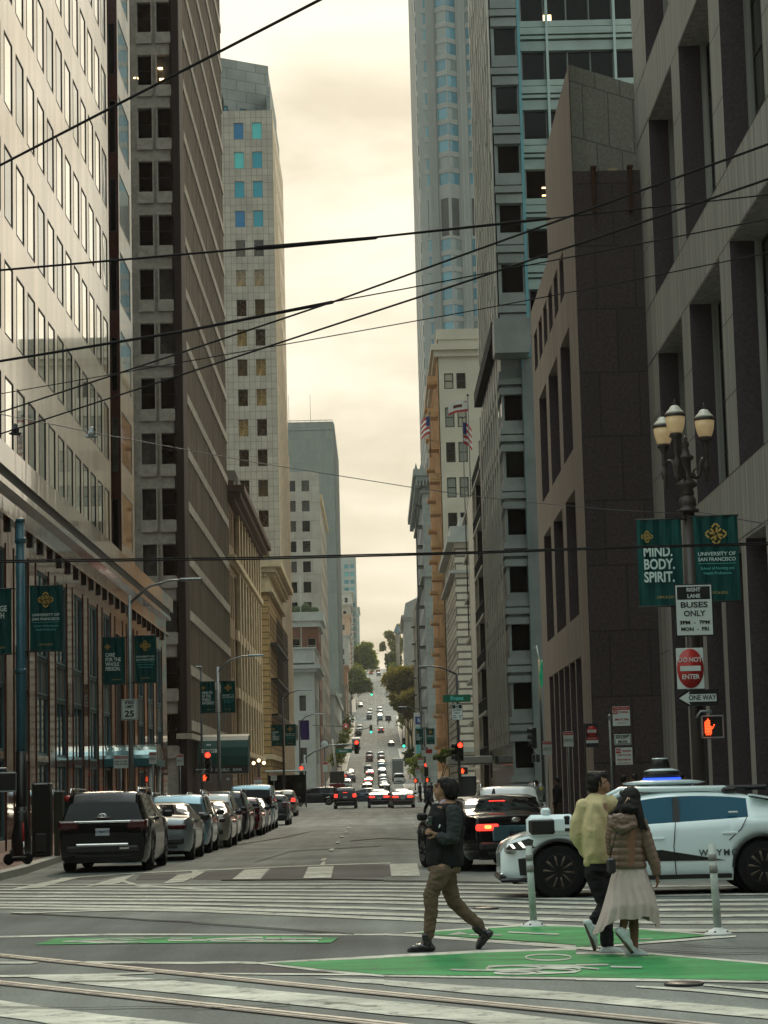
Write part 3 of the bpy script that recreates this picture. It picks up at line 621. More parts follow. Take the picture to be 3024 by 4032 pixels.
# ---- yellow rusticated corner building
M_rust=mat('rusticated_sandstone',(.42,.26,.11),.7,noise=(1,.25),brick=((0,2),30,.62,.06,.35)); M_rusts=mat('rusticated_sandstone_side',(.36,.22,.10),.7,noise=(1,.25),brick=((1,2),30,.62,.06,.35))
B=Bld('sandstone_corner_building','small yellow sandstone building with banded stonework and a projecting cornice on the far corner',-10.3,214)
ops=[(2.2+3.1*i,3.9+3.1*i,z,z+2.3) for i in range(9) for z in (3,6.6,10.1,13.6,17.1)]
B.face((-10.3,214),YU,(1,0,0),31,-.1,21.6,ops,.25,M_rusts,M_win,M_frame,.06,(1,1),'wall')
B.face((-18,214),XU,(0,-1,0),7.7,-.1,21.6,[(2.2,3.5,z,z+2.3) for z in (6.6,10.1,13.6,17.1)],.25,M_rust,M_win,name='wall_near')
b=MB(); b.box(-18.2,-9.0,212.9,245,23.7,24.3); b.box(-18.2,-9.5,213.3,245,23.2,23.7); b.box(-18.1,-10.2,213.8,245,21.6,23.2); b.box(-18,-9.9,213.6,245,21.3,21.7); B.part(b,'cornice',M_oldl)
b=MB()
for i in range(22): b.box(-18+.35*i,-17.82+.35*i,213.4,213.9,22.8,23.15)
for i in range(60): b.box(-10.2,-9.7,214+.5*i,214.25+.5*i,22.8,23.15)
B.part(b,'dentils',M_oldl)
b=MB()
for z in (9.3,12.8,16.3): b.box(-10.3,-9.6,216,244,z,z+.18)
for i in range(18): b.box(-9.65,-9.6,216+1.5*i,216.05+1.5*i,9.3,19)
b.box(-9.66,-9.6,216,244,17.2,17.26); B.part(b,'fire_balcony',M_black)
b=MB(); b.box(-18,-10.6,214.3,245,-1,23.9); B.part(b,'core',M_corn)
b=MB(); b.box(-18.05,-10.1,213.7,245,5.0,5.5); B.part(b,'belt_course',M_oldl)
B.finish()
# ---- tall pale tower with blue windows
M_tile=mat('stone_tile_grid',(.40,.35,.285),.65,noise=(.4,.18),brick=((0,2),.62,.86,.03,.5,0)); M_tiles=mat('sunlit_stone_side',(.62,.50,.36),.7,noise=(.7,.2)); M_capst=mat('cap_stone_grey',(.27,.28,.255),.65,noise=(.3,.2),brick=((0,2),2.2,1.3,.05,.6))  # street side and ribs coloured lighter and warmer, standing for sunlight
B=Bld('stepped_pale_tower','tall pale tiled tower with stepped top and square blue and bronze windows on the left',-10.4,245)
ops=[]
for j in range(23):
    z=76.6-3.47*j
    for (a,c) in ((1.75,2.9),(3.85,5.0)): ops.append((a,c,z,z+1.95,(M_winblue if j<4 else M_wintan)))
B.face((-16.6,245),XU,(0,-1,0),6.2,-.1,80,ops,.18,M_tile,M_wintan,M_framel,.04,(0,0),'tiled_wall',wname='square_window')
ops=[(1.5+3.0*i,2.6+3.0*i,76.6-3.47*j,78.5-3.47*j) for i in range(9) for j in range(22)]
B.face((-10.4,245),YU,(1,0,0),30,-.1,80,ops,.35,M_tiles,M_wintan,M_framel,.04,(0,0),'street_wall',wname='square_window')
b=MB()
for i in range(11): b.box(-10.42,-10.30,245.05+2.9*i,246.0+2.9*i,4,[80,78,74,69,66,62,58,54,50,47,44][i])
B.part(b,'stone_rib',M_tiles)
ops=[(.3,1.15,76.6-3.47*j,78.6-3.47*j) for j in range(23)]+[(-.1,.0,1,2,'void')]*0
B.face((-18.2,247),XU,(0,-1,0),1.9,-.1,83,ops,.2,M_tile,M_win,name='recessed_wall',fw=.04,wname='square_window')
b=MB(); b.box(-26,-16.3,247.3,275,-1,83); b.box(-16.4,-10.78,245.3,275,-1,79.98); B.part(b,'core',M_int)
ops=[(2.5+2.6*i,3.5+2.6*i,80.8,82.4) for i in range(4)]
d_=Vector((9.9,6.2,0)).normalized(); B.face((-21,247.5),tuple(d_),(d_.y,-d_.x,0),11.68,79.9,88.2,ops,.15,M_capst,M_winteal,name='cap_wall',fw=.03,wname='cap_window')
b=MB(); b.prism([(-21,248.2),(-11.6,254.2),(-11.2,254.0),(-11.1,275),(-21,275)],2,79.9,88.1); b.box(-11.2,-10.8,250,275,79.9,84.4); B.part(b,'cap_core',M_capst)
B.finish()
# ---- farther left
M_w=mat('white_stone',(.38,.375,.335),.7,noise=(.5,.15)); M_bk=mat('red_brown_brick',(.17,.075,.045),.8,noise=(.6,.25),brick=((0,2),.5,.18,.02,.75)); M_bks=mat('red_brown_brick_side',(.17,.085,.055),.8,noise=(.6,.25))
M_bg=mat('beige_concrete',(.37,.325,.265),.75,noise=(.3,.2),brick=((0,2),3.4,3.6,.06,.7)); M_bgs=mat('beige_concrete_side',(.34,.29,.23),.75,noise=(.5,.25),stretch=(1,1,.1))
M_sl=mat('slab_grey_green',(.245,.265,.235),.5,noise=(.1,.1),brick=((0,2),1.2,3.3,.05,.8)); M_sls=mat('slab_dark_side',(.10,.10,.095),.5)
B=Bld('white_ornate_building','low white ornate stone building with a balustrade and flagpole left beyond the pale tower',-10.4,372,1)
g=zr(372)
B.face((-22,372),XU,(0,-1,0),11.6,g,23.6,[(1.2+2.6*i,2.3+2.6*i,z,z+2.6) for i in range(4) for z in(g+5,g+9.4,g+13.8)],.3,M_w,M_win,M_frame,.06,(0,1),'wall_near')
B.face((-10.4,372),YU,(1,0,0),28,g,23.6,[(1.5+3*i,3+3*i,z,z+2.6) for i in range(8) for z in(g+5,g+9.4,g+13.8)],.3,M_w,M_win,M_frame,.06,(0,1),'wall')
b=MB(); b.box(-22.2,-9.3,371,400,22.6,23.3); b.box(-22.1,-9.8,371.4,400,22.1,22.6); b.box(-22,-10.2,372,400,23.3,26.0); b.box(-22.1,-10.0,371.8,400,26,26.3); B.part(b,'cornice',M_w)
b=MB()
for i in range(24): b.box(-22+.5*i,-21.75+.5*i,371.2,371.6,22.0,22.55)
B.part(b,'dentils',M_w); b=MB(); b.box(-22,-10.75,372.3,400,0,23.5); B.part(b,'core',M_w)
b=MB(); b.tube([(-12.5,373,26),(-12.5,373,38.2)],[.10,.05],8); b.ell((-12.5,373,38.3),(.14,.14,.14),6); B.part(b,'flagpole',M_w); B.finish(40)
B=Bld('brick_hotel_block','red brown brick block with a white cornice rising behind the white ornate building',-10.3,401,1)
B.face((-22,401),XU,(0,-1,0),11.7,2,33,[(1.0+2.9*i,2.5+2.9*i,z,z+2.6) for i in range(4) for z in(14,18.4,22.8,27.2)],.2,M_bk,M_win,M_framel,.08,(0,1),'wall_near')
B.face((-10.3,401),YU,(1,0,0),20,2,33,[(1.5+3*i,3+3*i,z,z+2.4) for i in range(6) for z in(10,14,18.4,22.8,27.2)],.2,M_bks,M_win,M_framel,.08,(0,1),'wall')
b=MB(); b.box(-22.4,-9.3,400,421,33,34.6); b.box(-22.2,-9.8,400.5,421,31.9,33); B.part(b,'cornice',M_w); b=MB(); b.box(-22,-10.6,401.3,421,0,33); B.part(b,'core',M_bks)
b=MB()
for k in range(7): b.ell((-20+1.5*k,400.9,35.0+.3*(k%2)),(.9,.5,.6+.2*(k%3)),6)
B.part(b,'roof_plants',mat('roof_plants',(.04,.06,.02),.8,noise=(4,.5))); B.finish(40)
B=Bld('beige_window_block','beige concrete block with a column of square dark windows behind the brick block',-10.4,437,2)
ops=[(c_,c_+1.55,z,z+2.2) for z in [62-4.1*j for j in range(13)] for c_ in (1.2,4.0)]+[(8.0,9.3,34.4-4.3*j,37-4.3*j) for j in range(0)]
B.face((-18,437),XU,(0,-1,0),7.6,2,66,ops,.22,M_bg,M_win,M_frame,.05,(0,0),'wall_near')
ops=[(1.5+3.2*i,3+3.2*i,4+4.1*j,6.3+4.1*j) for i in range(17) for j in range(13)]
B.face((-10.4,437),YU,(1,0,0),58,2,61,ops,.3,M_bgs,M_win,M_frame,.05,(0,0),'wall')
b=MB(); b.box(-26,-10.75,437.3,495,1,60.9); b.box(-26,-12,437.4,495,60.9,65.9); b.box(-26,-18.05,436.9,438,1,74); B.part(b,'core',M_bg)
b=MB()
for i in range(26): b.box(-11,-9.9,438+2.2*i,439+2.2*i,60.0,61.4)
B.part(b,'cornice_brackets',M_oldl); B.finish(60)
B=Bld('low_shop_row','low cream shop row with dark shopfronts on the left pavement below the grey slab tower',-9.5,497,5)
B.face((-9.5,497),YU,(1,0,0),102,2,24,[(1.5+4*i,4+4*i,z,z+h) for i in range(25) for z,h in ((9,2.6),(13.4,2.2),(17.4,2.2))],.2,M_w,M_win,M_frame,.08,(0,1),'wall')
B.face((-15,497),XU,(0,-1,0),5.5,2,24,[(.6,2,z,z+2.2) for z in (9,13.4,17.4)]+[(3.2,4.6,z,z+2.2) for z in (9,13.4,17.4)],.2,M_w,M_win,M_frame,.08,(0,1),'wall_near'); b=MB(); b.box(-15,-9.75,497.3,599,0,23.9); B.part(b,'core',M_w); b=MB(); b.box(-15.2,-9.0,496.5,599,23.6,24.6); B.part(b,'cornice',M_w)
b=MB()
for i in range(12): b.prism([(-9.5,8.2),(-8.6,7.6),(-9.5,7.6)],1,499+8*i,503+8*i)
B.part(b,'shop_awning',M_dark); B.finish(40)
B=Bld('grey_slab_tower','plain grey green slab tower with thin roof aerials left of the sky gap',-10,600,10)
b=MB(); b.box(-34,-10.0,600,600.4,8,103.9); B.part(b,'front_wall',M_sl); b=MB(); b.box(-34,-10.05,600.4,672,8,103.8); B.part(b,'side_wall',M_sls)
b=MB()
for i in range(24): b.box(-10.05,-9.8,601+3*i,601.5+3*i,20,103.5)
B.part(b,'side_mullions',M_sl); b=MB(); b.box(-34,-10.4,599.8,600,101.6,102); b.box(-34,-10.2,602,602.2,104.6,104.75)
for x in (-22.4,-16.4): b.cyl((x,602,103.9),(x,602,112),.06,n=5)
for i in range(12): b.box(-34+2*i,-33.9+2*i,602,602.1,103.8,104.7)
B.part(b,'roof_edge',M_sl); b=MB(); b.box(-22,-9.6,599,600,10,27.5); b.box(-22,-9.2,598.4,600,27.5,28.4); B.part(b,'base_wall',M_w); B.finish()
random.seed(3)
cols=[(.45,.36,.26),(.36,.20,.13),(.40,.38,.33),(.46,.30,.20),(.33,.30,.25),(.44,.41,.34)]
labs=['narrow cream walk-up with a projecting bay just past the grey slab tower','terracotta coloured walk-up on the left of the hill','grey corniced apartment house on the left of the hill','salmon coloured apartment house with fire balconies on the left of the hill','dull brown apartment house halfway up the left side of the hill','pale apartment house near the top on the left of the hill']
yy=[(674,694,34,-9.2),(694,716,41,-9.0),(752,778,55,-8.9),(778,806,64,-8.9),(806,840,70,-8.6),(840,868,78,-8.4)]
for k,((a,c,h,xf),col_,lb) in enumerate(zip(yy,cols,labs)):
    m=mat('hill_wall_%d'%k,col_,.75,noise=(.4,.2)); B=Bld('apartment_house',lb,xf,a,zr(a)); g=zr(a)-1; B.o['group']='houses up the left side of the hill'
    n=int((c-a)/3.2); ops=[(1+3.2*i,2.3+3.2*i,z,z+1.9) for i in range(n) for z in [g+4+3.4*j for j in range(int((h-g-4)/3.4))]]
    B.face((xf,a),YU,(1,0,0),c-a,g,h,ops,.15,m,M_win,M_framel,.08,(0,1),'wall')
    B.face((xf-9,a),XU,(0,-1,0),9,g,h,[(1+2.6*i,2.2+2.6*i,z,z+1.9) for i in range(3) for z in [g+4+3.4*j for j in range(int((h-g-4)/3.4))]],.15,m,M_win,M_framel,.08,(0,1),'wall_near')
    b=MB(); b.box(xf-9,xf-.2,a+.2,c,g,h-.02); B.part(b,'core',m); b=MB(); b.box(xf-9,xf+.6,a-.3,c,h,h+.6); b.box(xf-9,xf+.3,a-.1,c,h-.6,h); B.part(b,'cornice',m)
    b=MB(); 
    for z in [g+6+3.4*j for j in range(int((h-g-9)/3.4))]: b.box(xf,xf+.75,a+4,a+7,z,z+.12); b.box(xf+.7,xf+.75,a+4,a+7,z,z+.9)
    B.part(b,'balcony',M_dark); B.finish(40)
M_tg=mat('teal_tower_wall',(.34,.36,.32),.5,noise=(.2,.1))
B=Bld('teal_window_tower','slim pale high-rise with bright teal window bands on the left skyline above the hill',-7,870,46)
ops=[(1.0,2.9,z,z+1.7,M_winteal) for z in [50+3.1*j for j in range(14)]]+[(3.4,5.1,z,z+1.7,M_winteal) for z in [50+3.1*j for j in range(14)]]
B.face((-12.6,870),XU,(0,-1,0),5.8,40,95,ops,.15,M_tg,M_winteal,M_framel,.08,(0,0),'wall_near')
b=MB(); b.box(-16,-6.85,870.3,890,40,94.9); B.part(b,'core',M_tg); b=MB(); b.box(-16,-12.4,869,870,40,84); B.part(b,'lower_wing',M_w); B.finish(40)
B=Bld('grey_hilltop_block','small grey apartment block on the left skyline right of the teal tower',-6.6,960,55)
ops=[(.5+1.9*i,1.6+1.9*i,z,z+1.6) for i in range(3) for z in [56+3.1*j for j in range(8)]]
B.face((-12.4,960),XU,(0,-1,0),5.8,50,82,ops,.15,M_tg,M_winteal,M_framel,.08,(0,0),'wall_near'); b=MB(); b.box(-14,-6.65,960.3,990,50,82); b.box(-14,-6.2,959.5,990,81,82.4); B.part(b,'core',M_tg); B.finish(40)
# ================================================================== right side
M_gr=mat('ribbed_granite',(.43,.415,.37),.7,noise=(4,.38),bump=(9,.8,.05),stretch=(1,1,.02)); M_gp=mat('purple_granite',(.10,.075,.074),.75,noise=(9,.35),brick=((0,2),1.5,2.45,.03,.6))
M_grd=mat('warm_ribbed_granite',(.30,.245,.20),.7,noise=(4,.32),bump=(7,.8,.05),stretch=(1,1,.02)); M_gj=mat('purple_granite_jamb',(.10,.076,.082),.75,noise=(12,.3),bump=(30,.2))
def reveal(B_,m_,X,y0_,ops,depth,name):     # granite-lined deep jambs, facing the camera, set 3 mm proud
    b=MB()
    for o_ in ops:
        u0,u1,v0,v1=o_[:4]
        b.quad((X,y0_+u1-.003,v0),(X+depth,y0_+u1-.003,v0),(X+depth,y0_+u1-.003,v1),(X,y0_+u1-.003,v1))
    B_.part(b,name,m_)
B=Bld('granite_bank_building','massive grey granite office building with deep-set tall windows filling the right edge',10.6,22)
X=10.6; y0=22; ops=[]
bays=[(72.35,78.6),(64.15,70.5),(55.7,62.2),(47.4,53.8),(39,45.4),(30.6,37)]
for a,c in bays:
    for z0_,z1_ in ((10.63,17.23),(19.4,26.02),(28.15,34.8),(36.9,43.5),(45.6,52.2)): ops.append((a-y0,c-y0,z0_,z1_))
low=[(74.7-4.05*i-y0,78.7-4.05*i-y0-.72+.0,0.1,8.48) for i in range(13)]
B.face((X,y0),YU,(-1,0,0),82.4-y0,-.1,58,ops+low,1.0,M_gr,M_win,M_frame,.07,(2,3),'ribbed_wall')
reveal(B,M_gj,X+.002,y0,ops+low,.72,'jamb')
b=MB()
for zj in (2.15,6.38,8.52,12.85,15.07,17.3,19.36,21.6,23.8,26.1,28.1,30.3,32.5,34.9):
    for a,c in [(78.62,82.38)]+[(q[0]-8.35+6.5,q[0]) for q in []]: b.box(X-.004,X+.01,a,c,zj,zj+.03)
for zj in (12.85,15.07,21.6,23.8,30.3,32.5): 
    for a,c in ((70.5,72.35),(62.2,64.15),(53.8,55.7)): b.box(X-.004,X+.01,a,c,zj,zj+.03)
for zj in (8.55,10.6,17.26,19.37,26.05,28.1,34.85,36.86): b.box(X-.004,X+.01,22.1,82.3,zj,zj+.03)
B.part(b,'panel_joints',M_frame)
B.face((30,82.4),(-1,0,0),(0,1,0),19.4,-.1,58,[],.1,M_gp,M_win,name='far_wall'); b=MB(); b.box(11.65,30,22,82.38,-1,57.98); B.part(b,'core',M_int); B.finish()
B=Bld('granite_annex_building','purple grey granite annex with a blank wall, left of the big granite building',8,81.6)
X=8; y0=81.6; ops=[]
for a,c in ((85.2,89.45),(91.1,95.75),(97.3,101.4)):
    ops+= [(a-y0,c-y0,14.81,19.72),(a-y0,c-y0,8.28,13.22)]
up=[(86.6+2.95*i-y0,88.5+2.95*i-y0,21.35,23.15) for i in range(6)]; lo=[(85.1+2.72*i-y0,87.45+2.72*i-y0,.1,6.65) for i in range(6)]
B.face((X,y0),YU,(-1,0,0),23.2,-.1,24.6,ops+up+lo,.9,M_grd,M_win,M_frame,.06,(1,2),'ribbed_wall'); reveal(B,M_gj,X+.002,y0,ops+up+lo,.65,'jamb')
B.face((X,y0),YU,(-1,0,0),12.2,24.6,29.25,[],.1,M_grd,M_win,name='upper_ribbed_wall')
b=MB(); b.prism([(8.03,81.62),(8.03,93.8),(16,93.8),(16,88.8),(10.9,84.3)],2,25.02,29.25); B.part(b,'upper_block',mat('annex_upper_granite',(.21,.215,.175),.7,noise=(9,.3),brick=((0,2),1.1,2.2,.03,.5)))
B.face((8,81.6),XU,(0,-1,0),3.2,-.1,25,[],.1,M_gp,M_win,name='blank_wall')
b=MB(); b.box(8.95,16,82.6,104.8,-1,24.58); b.box(8.01,11.2,81.62,82.6,24.6,25.0); b.box(11.2,16,82.4,84,-1,24.6); b.box(8.02,16,104.7,104.8,0,24.6); b.box(8.02,9,103.5,104.8,-1,24.55); B.part(b,'core',M_gp)
M_rustst=mat('rusted_bracket',(.07,.03,.015),.7)
for x in (8.72,10.12): b=MB(); b.box(x,x+.15,81.42,81.6,23.35,25.1); b.box(x-.02,x+.2,81.38,81.7,25.05,25.15); B.part(b,'bracket',M_rustst)
b=MB(); b.box(8.42,9.9,83.05,83.1,25.05,25.5); B.part(b,'pale_stone_patch',M_oldl)
B.finish()
# carved letters on the annex wall are worn, cut in granite
text('1 0 1  C A L',.42,mat('carved_letters',(.05,.036,.038),.8),B.o,(1.55,-.004,2.5),name='carved_letters',bold=-.004)
# ---- teal striped tower at Front Street
M_tl=mat('teal_metal_panel',(.21,.225,.21),.42,.15,noise=(.4,.25)); M_tl2=mat('teal_metal_trim',(.12,.30,.33),.4,.1); M_tw=mat('fin_pale_metal',(.50,.47,.40),.3,.6); M_dkw=mat('black_glass',(.006,.004,.003),.05,ior=1.33)
B=Bld('teal_striped_tower','tall teal and grey banded office tower with a stepped overhang, past the granite annex',8,128)
zs=[11.2+3.55*j-7.1 for j in range(7)]
ops=[(.62,3.6,z,z+1.62) for z in [3.9+3.56*j+2.0 for j in range(7)]]
B.face((8.0,130),XU,(0,-1,0),9,-.1,28.6,[(.14,1.22,25.1-3.46*j-1.55,25.1-3.46*j) for j in range(7)],.25,M_tl,M_dkw,M_frame,0,(0,0),'banded_wall',wname='strip_window')
b=MB()
for j in range(8):
    z=25.1-3.46*j
    b.box(7.86,9.25,129.78,130,z+.02,z+.42); b.box(7.80,9.25,129.70,130,z+.62,z+.98); b.box(7.86,9.25,129.78,130,z+1.08,z+1.46) if j else None
    b.box(9.25,9.31,129.6,130,z-1.8,z+1.7)
    b.box(7.88,8.0,130,153.9,z+.02,z+.42); b.box(7.82,8.0,130,153.9,z+.62,z+.98); b.box(7.88,8.0,130,153.9,z+1.08,z+1.46)
B.part(b,'floor_bands',M_tl); b=MB(); b.box(9.24,9.34,129.8,129.97,4,28); B.part(b,'corner_mullion',M_tl2)
b=MB()
for i in range(9): b.box(7.74,7.82,130.9+2.6*i,131.15+2.6*i,4.2,27.5); b.box(7.70,7.74,130.93+2.6*i,131.1+2.6*i,5+.9*(i%3),9+.9*(i%3)); b.box(7.70,7.74,130.93+2.6*i,131.1+2.6*i,15-.7*(i%4),20.4-.7*(i%4))
B.part(b,'street_fins',M_tw)
ops=[(.6+1.3*i,1.6+1.3*i,25.1-3.46*j-1.5,25.1-3.46*j) for i in range(18) for j in range(7)]
B.face((8.0,130),YU,(-1,0,0),24,-.1,28.6,ops,.04,mat('dark_blue_spandrel',(.045,.055,.07),.3),M_dkw,M_frame,0,(0,0),'street_wall',wname='strip_window')
b=MB(); b.box(8.3,17,130.3,154,-1,28.4); B.part(b,'core',M_int)
b=MB(); b.prism([(7.55,27.3),(7.55,29.4),(9.9,29.4),(9.6,27.3)],1,127.9,130); b.box(7.5,9.7,128.1,129.2,25.9,27.3) if False else None; B.part(b,'overhang_panel',M_tl)
# upper tower, strip A facing us and wide B face
b=MB(); b.box(9.6,22,130.2,133.8,-1,29.3); B.part(b,'lower_link',M_int)
ops=[(.20,1.52,29.9+3.72*j+1.5,29.9+3.72*j+3.25) for j in range(14)]
B.face((8.02,129.9),XU,(0,-1,0),1.6,29.4,86,ops,.22,M_tl,M_dkw,M_framet,.03,(0,0),'upper_wall_a',wname='strip_window')
b=MB()
for j in range(15):
    z=29.9+3.72*j
    b.box(8.02,9.62,129.72,129.9,z-.42,z+.12); b.box(7.96,9.64,129.6,129.9,z+.22,z+.62); b.box(8.02,9.62,129.7,129.9,z+.72,z+1.35)
B.part(b,'upper_bands_a',M_tl); b=MB(); b.box(9.64,9.82,129.75,134,27.4,86); B.part(b,'teal_pilaster',M_tl2)
ops=[]
for j in range(15):
    z=29.6+3.85*j
    for i in range(8): ops.append((.32+1.45*i,.32+1.45*i+1.41,z+1.0,z+2.86))
B.face((9.9,134),XU,(0,-1,0),12,20,86,ops,.2,M_tl,M_dkw,M_framel,.03,(0,0),'upper_wall_b',wname='strip_window')
b=MB()
for j in range(16):
    z=29.6+3.85*j-3.85
    b.box(9.88,21.9,133.82,134,z+2.88,z+3.5); b.box(9.82,21.9,133.7,134,z+3.62,z+3.82); b.box(9.78,21.9,133.64,134,z+3.92,z+4.35); b.box(9.88,21.9,133.8,134,z+4.45,z+4.83)
B.part(b,'upper_bands_b',mat('pale_teal_panel',(.36,.42,.38),.45,.1,noise=(.4,.2))); b=MB()
for x in (11.72,16.0): b.box(x,x+.16,133.5,134,25,86)
B.part(b,'white_pilaster',mat('pale_pilaster',(.46,.54,.50),.4))
b=MB(); b.box(8.3,9.6,130.2,154,29.5,86); b.box(9.6,22,134.3,154,20,86); B.part(b,'upper_core',M_int)
b=MB(); b.prism([(130,28.6),(154,28.6),(154,29.6),(130,29.6)],0,7.5,8.3); B.part(b,'soffit',M_int)
ops=[(.3+1.3*i,1.25+1.3*i,31.4+3.72*j,33.15+3.72*j) for i in range(18) for j in range(14)]
B.face((7.95,130),YU,(-1,0,0),24,29.4,86,ops,.04,mat('dark_blue_spandrel',(.045,.055,.07),.3),M_dkw,M_frame,0,(0,0),'upper_street_wall',wname='strip_window')
b=MB(); random.seed(5)
for i in range(10):
    y=130.1+2.4*i; b.box(7.86,7.95,y,y+.22,29.6,86); 
    for j in range(14): z=30+4.0*j+random.random()*3; b.box(7.82,7.87,y-.02,y+.24,z,z+1.0+random.random()*1.2)
B.part(b,'upper_street_fins',M_tw)
for (x,z) in ((11.65,49.9),(11.2,39.0),(11.2,38.5)): b=MB(); b.box(x,x+.5,133.9,134.12,z,z+(.35 if z>45 else .03)); B.part(b,'ceiling_lamp',M_lampin)
B.finish()
# ---- dark column modern block
M_dk=mat('dark_bronze_column',(.035,.018,.012),.4); M_sh=mat('pale_stone_sheet',(.52,.45,.35),.35,noise=(.8,.35),coat=.3)
B=Bld('dark_column_block','narrow modern block of dark bronze columns and a bright stone pier past the teal tower',8,156)
b=MB(); b.box(8.9,16,156,189.8,-1,24.2); B.part(b,'core',M_int)
b=MB()
for y,wd,h in ((156,1.4,26.5),(165,1.2,25.6),(180,1.0,24.4)): b.box(7.95,9.2,y,y+wd,0,h)
B.part(b,'column',M_dk); b=MB(); b.box(7.9,9.1,170,178.5,0,24.6); B.part(b,'bright_pier',M_sh)
b=MB()
for j in range(7):
    z=3.5+3.5*j; b.box(7.85,9,157.4,170,z,z+.22); b.box(7.85,9,181,190,z,z+.22)
B.part(b,'floor_edge',M_framel); b=MB()
for j in range(7):
    z=3.7+3.5*j; b.box(7.85,7.9,157.4,170,z+.9,z+.96)
    for i in range(14): b.box(7.85,7.9,157.4+.9*i,157.44+.9*i,z,z+.9)
B.part(b,'balcony_rail',M_dark)
b=MB(); b.box(8.85,8.9,157.4,190,0,24); B.part(b,'glass_wall',M_winmirror)
b=MB()
for y in(164.6,179.2): b.box(7.88,7.95,y,y+.25,3,26)
B.part(b,'bright_trim',M_tw); B.finish()
c=thing('marquee','white flat marquee projecting over the right pavement past the teal tower','awning',(6.4,152,3.6)); b=MB(); b.bbox((-.1,0,0),(3.0,5,.5),.04); b.build('roof_slab',mat('marquee_white',(.5,.48,.42),.4),c); b=MB(); b.bbox((-.1,0,-.28),(2.9,4.9,.05),.01); b.build('soffit',M_black,c)
# ---- white rusticated
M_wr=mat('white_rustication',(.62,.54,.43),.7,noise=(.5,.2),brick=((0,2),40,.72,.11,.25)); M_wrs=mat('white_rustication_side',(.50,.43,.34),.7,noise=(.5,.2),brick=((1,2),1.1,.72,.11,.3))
B=Bld('white_rusticated_building','cream building with heavy horizontal stone banding and cornice, in front of the cream tower',8,213,.5)
B.face((8,213),XU,(0,-1,0),6,-.1,25.6,[],.2,M_wr,M_win,name='banded_wall'); ops=[(1.2+3.4*i,2.6+3.4*i,2.5+3.9*j,5+3.9*j) for i in range(8) for j in range(6)]
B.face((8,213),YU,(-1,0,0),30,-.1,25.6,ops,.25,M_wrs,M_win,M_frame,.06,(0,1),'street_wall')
b=MB(); b.box(7.3,14,212.4,243,25.6,26.2); b.box(7.6,14,212.7,243,26.2,27.2); b.box(7.5,14,212.7,243,22.6,22.9); b.box(8.6,14,214,243,27.2,28.2); b.box(7.5,14,212.7,243,5.2,5.6); B.part(b,'cornice',M_w); b=MB(); b.box(8.3,14,213.3,243,-1,25.6); B.part(b,'core',M_w); B.finish()
# ---- cream tower with ornate tan street front
M_cr=mat('cream_render',(.44,.385,.30),.75,noise=(.25,.12)); M_tan=mat('tan_terracotta',(.46,.27,.13),.65,noise=(1,.3))
B=Bld('cream_tower','cream rendered tower with paired sash windows and an ornate orange street front on the right',8,245,.6)
ops=[]
for j in range(13):
    z=46.4-4.02*j+(.0 if j else .4); 
    for c_ in (.6,2.0): ops.append((c_,c_+1.05,z,z+(1.8 if j==0 else 2.3)))
    if j>1: ops.append((4.3,5.3,z,z+2.4))
B.face((8,245),XU,(0,-1,0),10,-.1,53.5,ops,.15,M_cr,mat('sash_glass',(.03,.022,.014),.06,ior=1.6,rnd=(.5,(.30,.27,.2),.75,(.2,.2,.16))),M_black,.11,(0,1),'rendered_wall',wname='sash_window')
ops=[(1.3+3.6*i,3.2+3.6*i,5+4.0*j,7.6+4.0*j) for i in range(12) for j in range(11)]
B.face((7.9,245),YU,(-1,0,0),46,-.1,52.5,ops,.3,M_tan,M_win,M_frame,.06,(0,1),'terracotta_wall',wname='sash_window')
b=MB(); b.box(7.2,18,244.2,291,51.2,51.9); b.box(7.5,18,244.6,291,50.5,51.2); b.box(7.9,18,244.9,291,52.5,53.7); B.part(b,'cornice',M_cr)
b=MB()
for i in range(13): b.box(7.83,7.9,245.2+3.6*i,246.1+3.6*i,4,50)
B.part(b,'pilaster',M_tan); b=MB()
for j in range(12):
    z=6.5+3.75*j; b.box(6.75,7.9,247+0,250,z,z+.25); b.box(6.7,6.76,247,250,z,z+.95); b.box(6.75,7.9,246.95,247.0,z+.25,z+.95); b.box(6.9,7.9,264,267,z,z+.25); b.box(6.85,6.9,264,267,z,z+.9)
B.part(b,'balcony',M_tan); b=MB(); b.box(8.35,18,245.3,291,-1,52.4); B.part(b,'core',M_cr); B.finish()
# ---- grey-blue cornice building
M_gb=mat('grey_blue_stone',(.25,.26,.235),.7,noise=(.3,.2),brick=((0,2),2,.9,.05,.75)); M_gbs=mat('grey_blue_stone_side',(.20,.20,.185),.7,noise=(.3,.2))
B=Bld('grey_corniced_building','tall blue grey stone building with a wide bracketed cornice on the right',8,338,1)
ops=[(2.6,4.2,10+4.4*j,13+4.4*j) for j in range(8)]; B.face((8,338),XU,(0,-1,0),6,0,51,ops,.25,M_gb,M_winteal,M_frame,.06,(0,1),'wall_near'); ops=[(2+4*i,3.8+4*i,5+4.4*j,8+4.4*j) for i in range(15) for j in range(10)]
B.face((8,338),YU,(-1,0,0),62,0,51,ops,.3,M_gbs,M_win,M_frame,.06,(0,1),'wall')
b=MB(); b.box(6.6,14,336.6,400,50.2,51.2); b.box(7.0,14,337,400,49.4,50.2); b.box(7.6,14,337.6,400,47.6,48.0); b.box(7.5,14,337.5,400,34.5,35); B.part(b,'cornice',M_gb)
b=MB()
for i in range(14): b.box(7+.5*i,7.25+.5*i,336.9,337.6,48.6,49.4)
for i in range(60): b.box(6.9,7.6,338+1.0*i,338.5+1.0*i,48.6,49.4)
for i in range(9): b.prism([(6.8+.8*i,51.2),(7.3+.8*i,51.2),(7.05+.8*i,52.2)],1,336.7,337)
B.part(b,'brackets',M_gb)
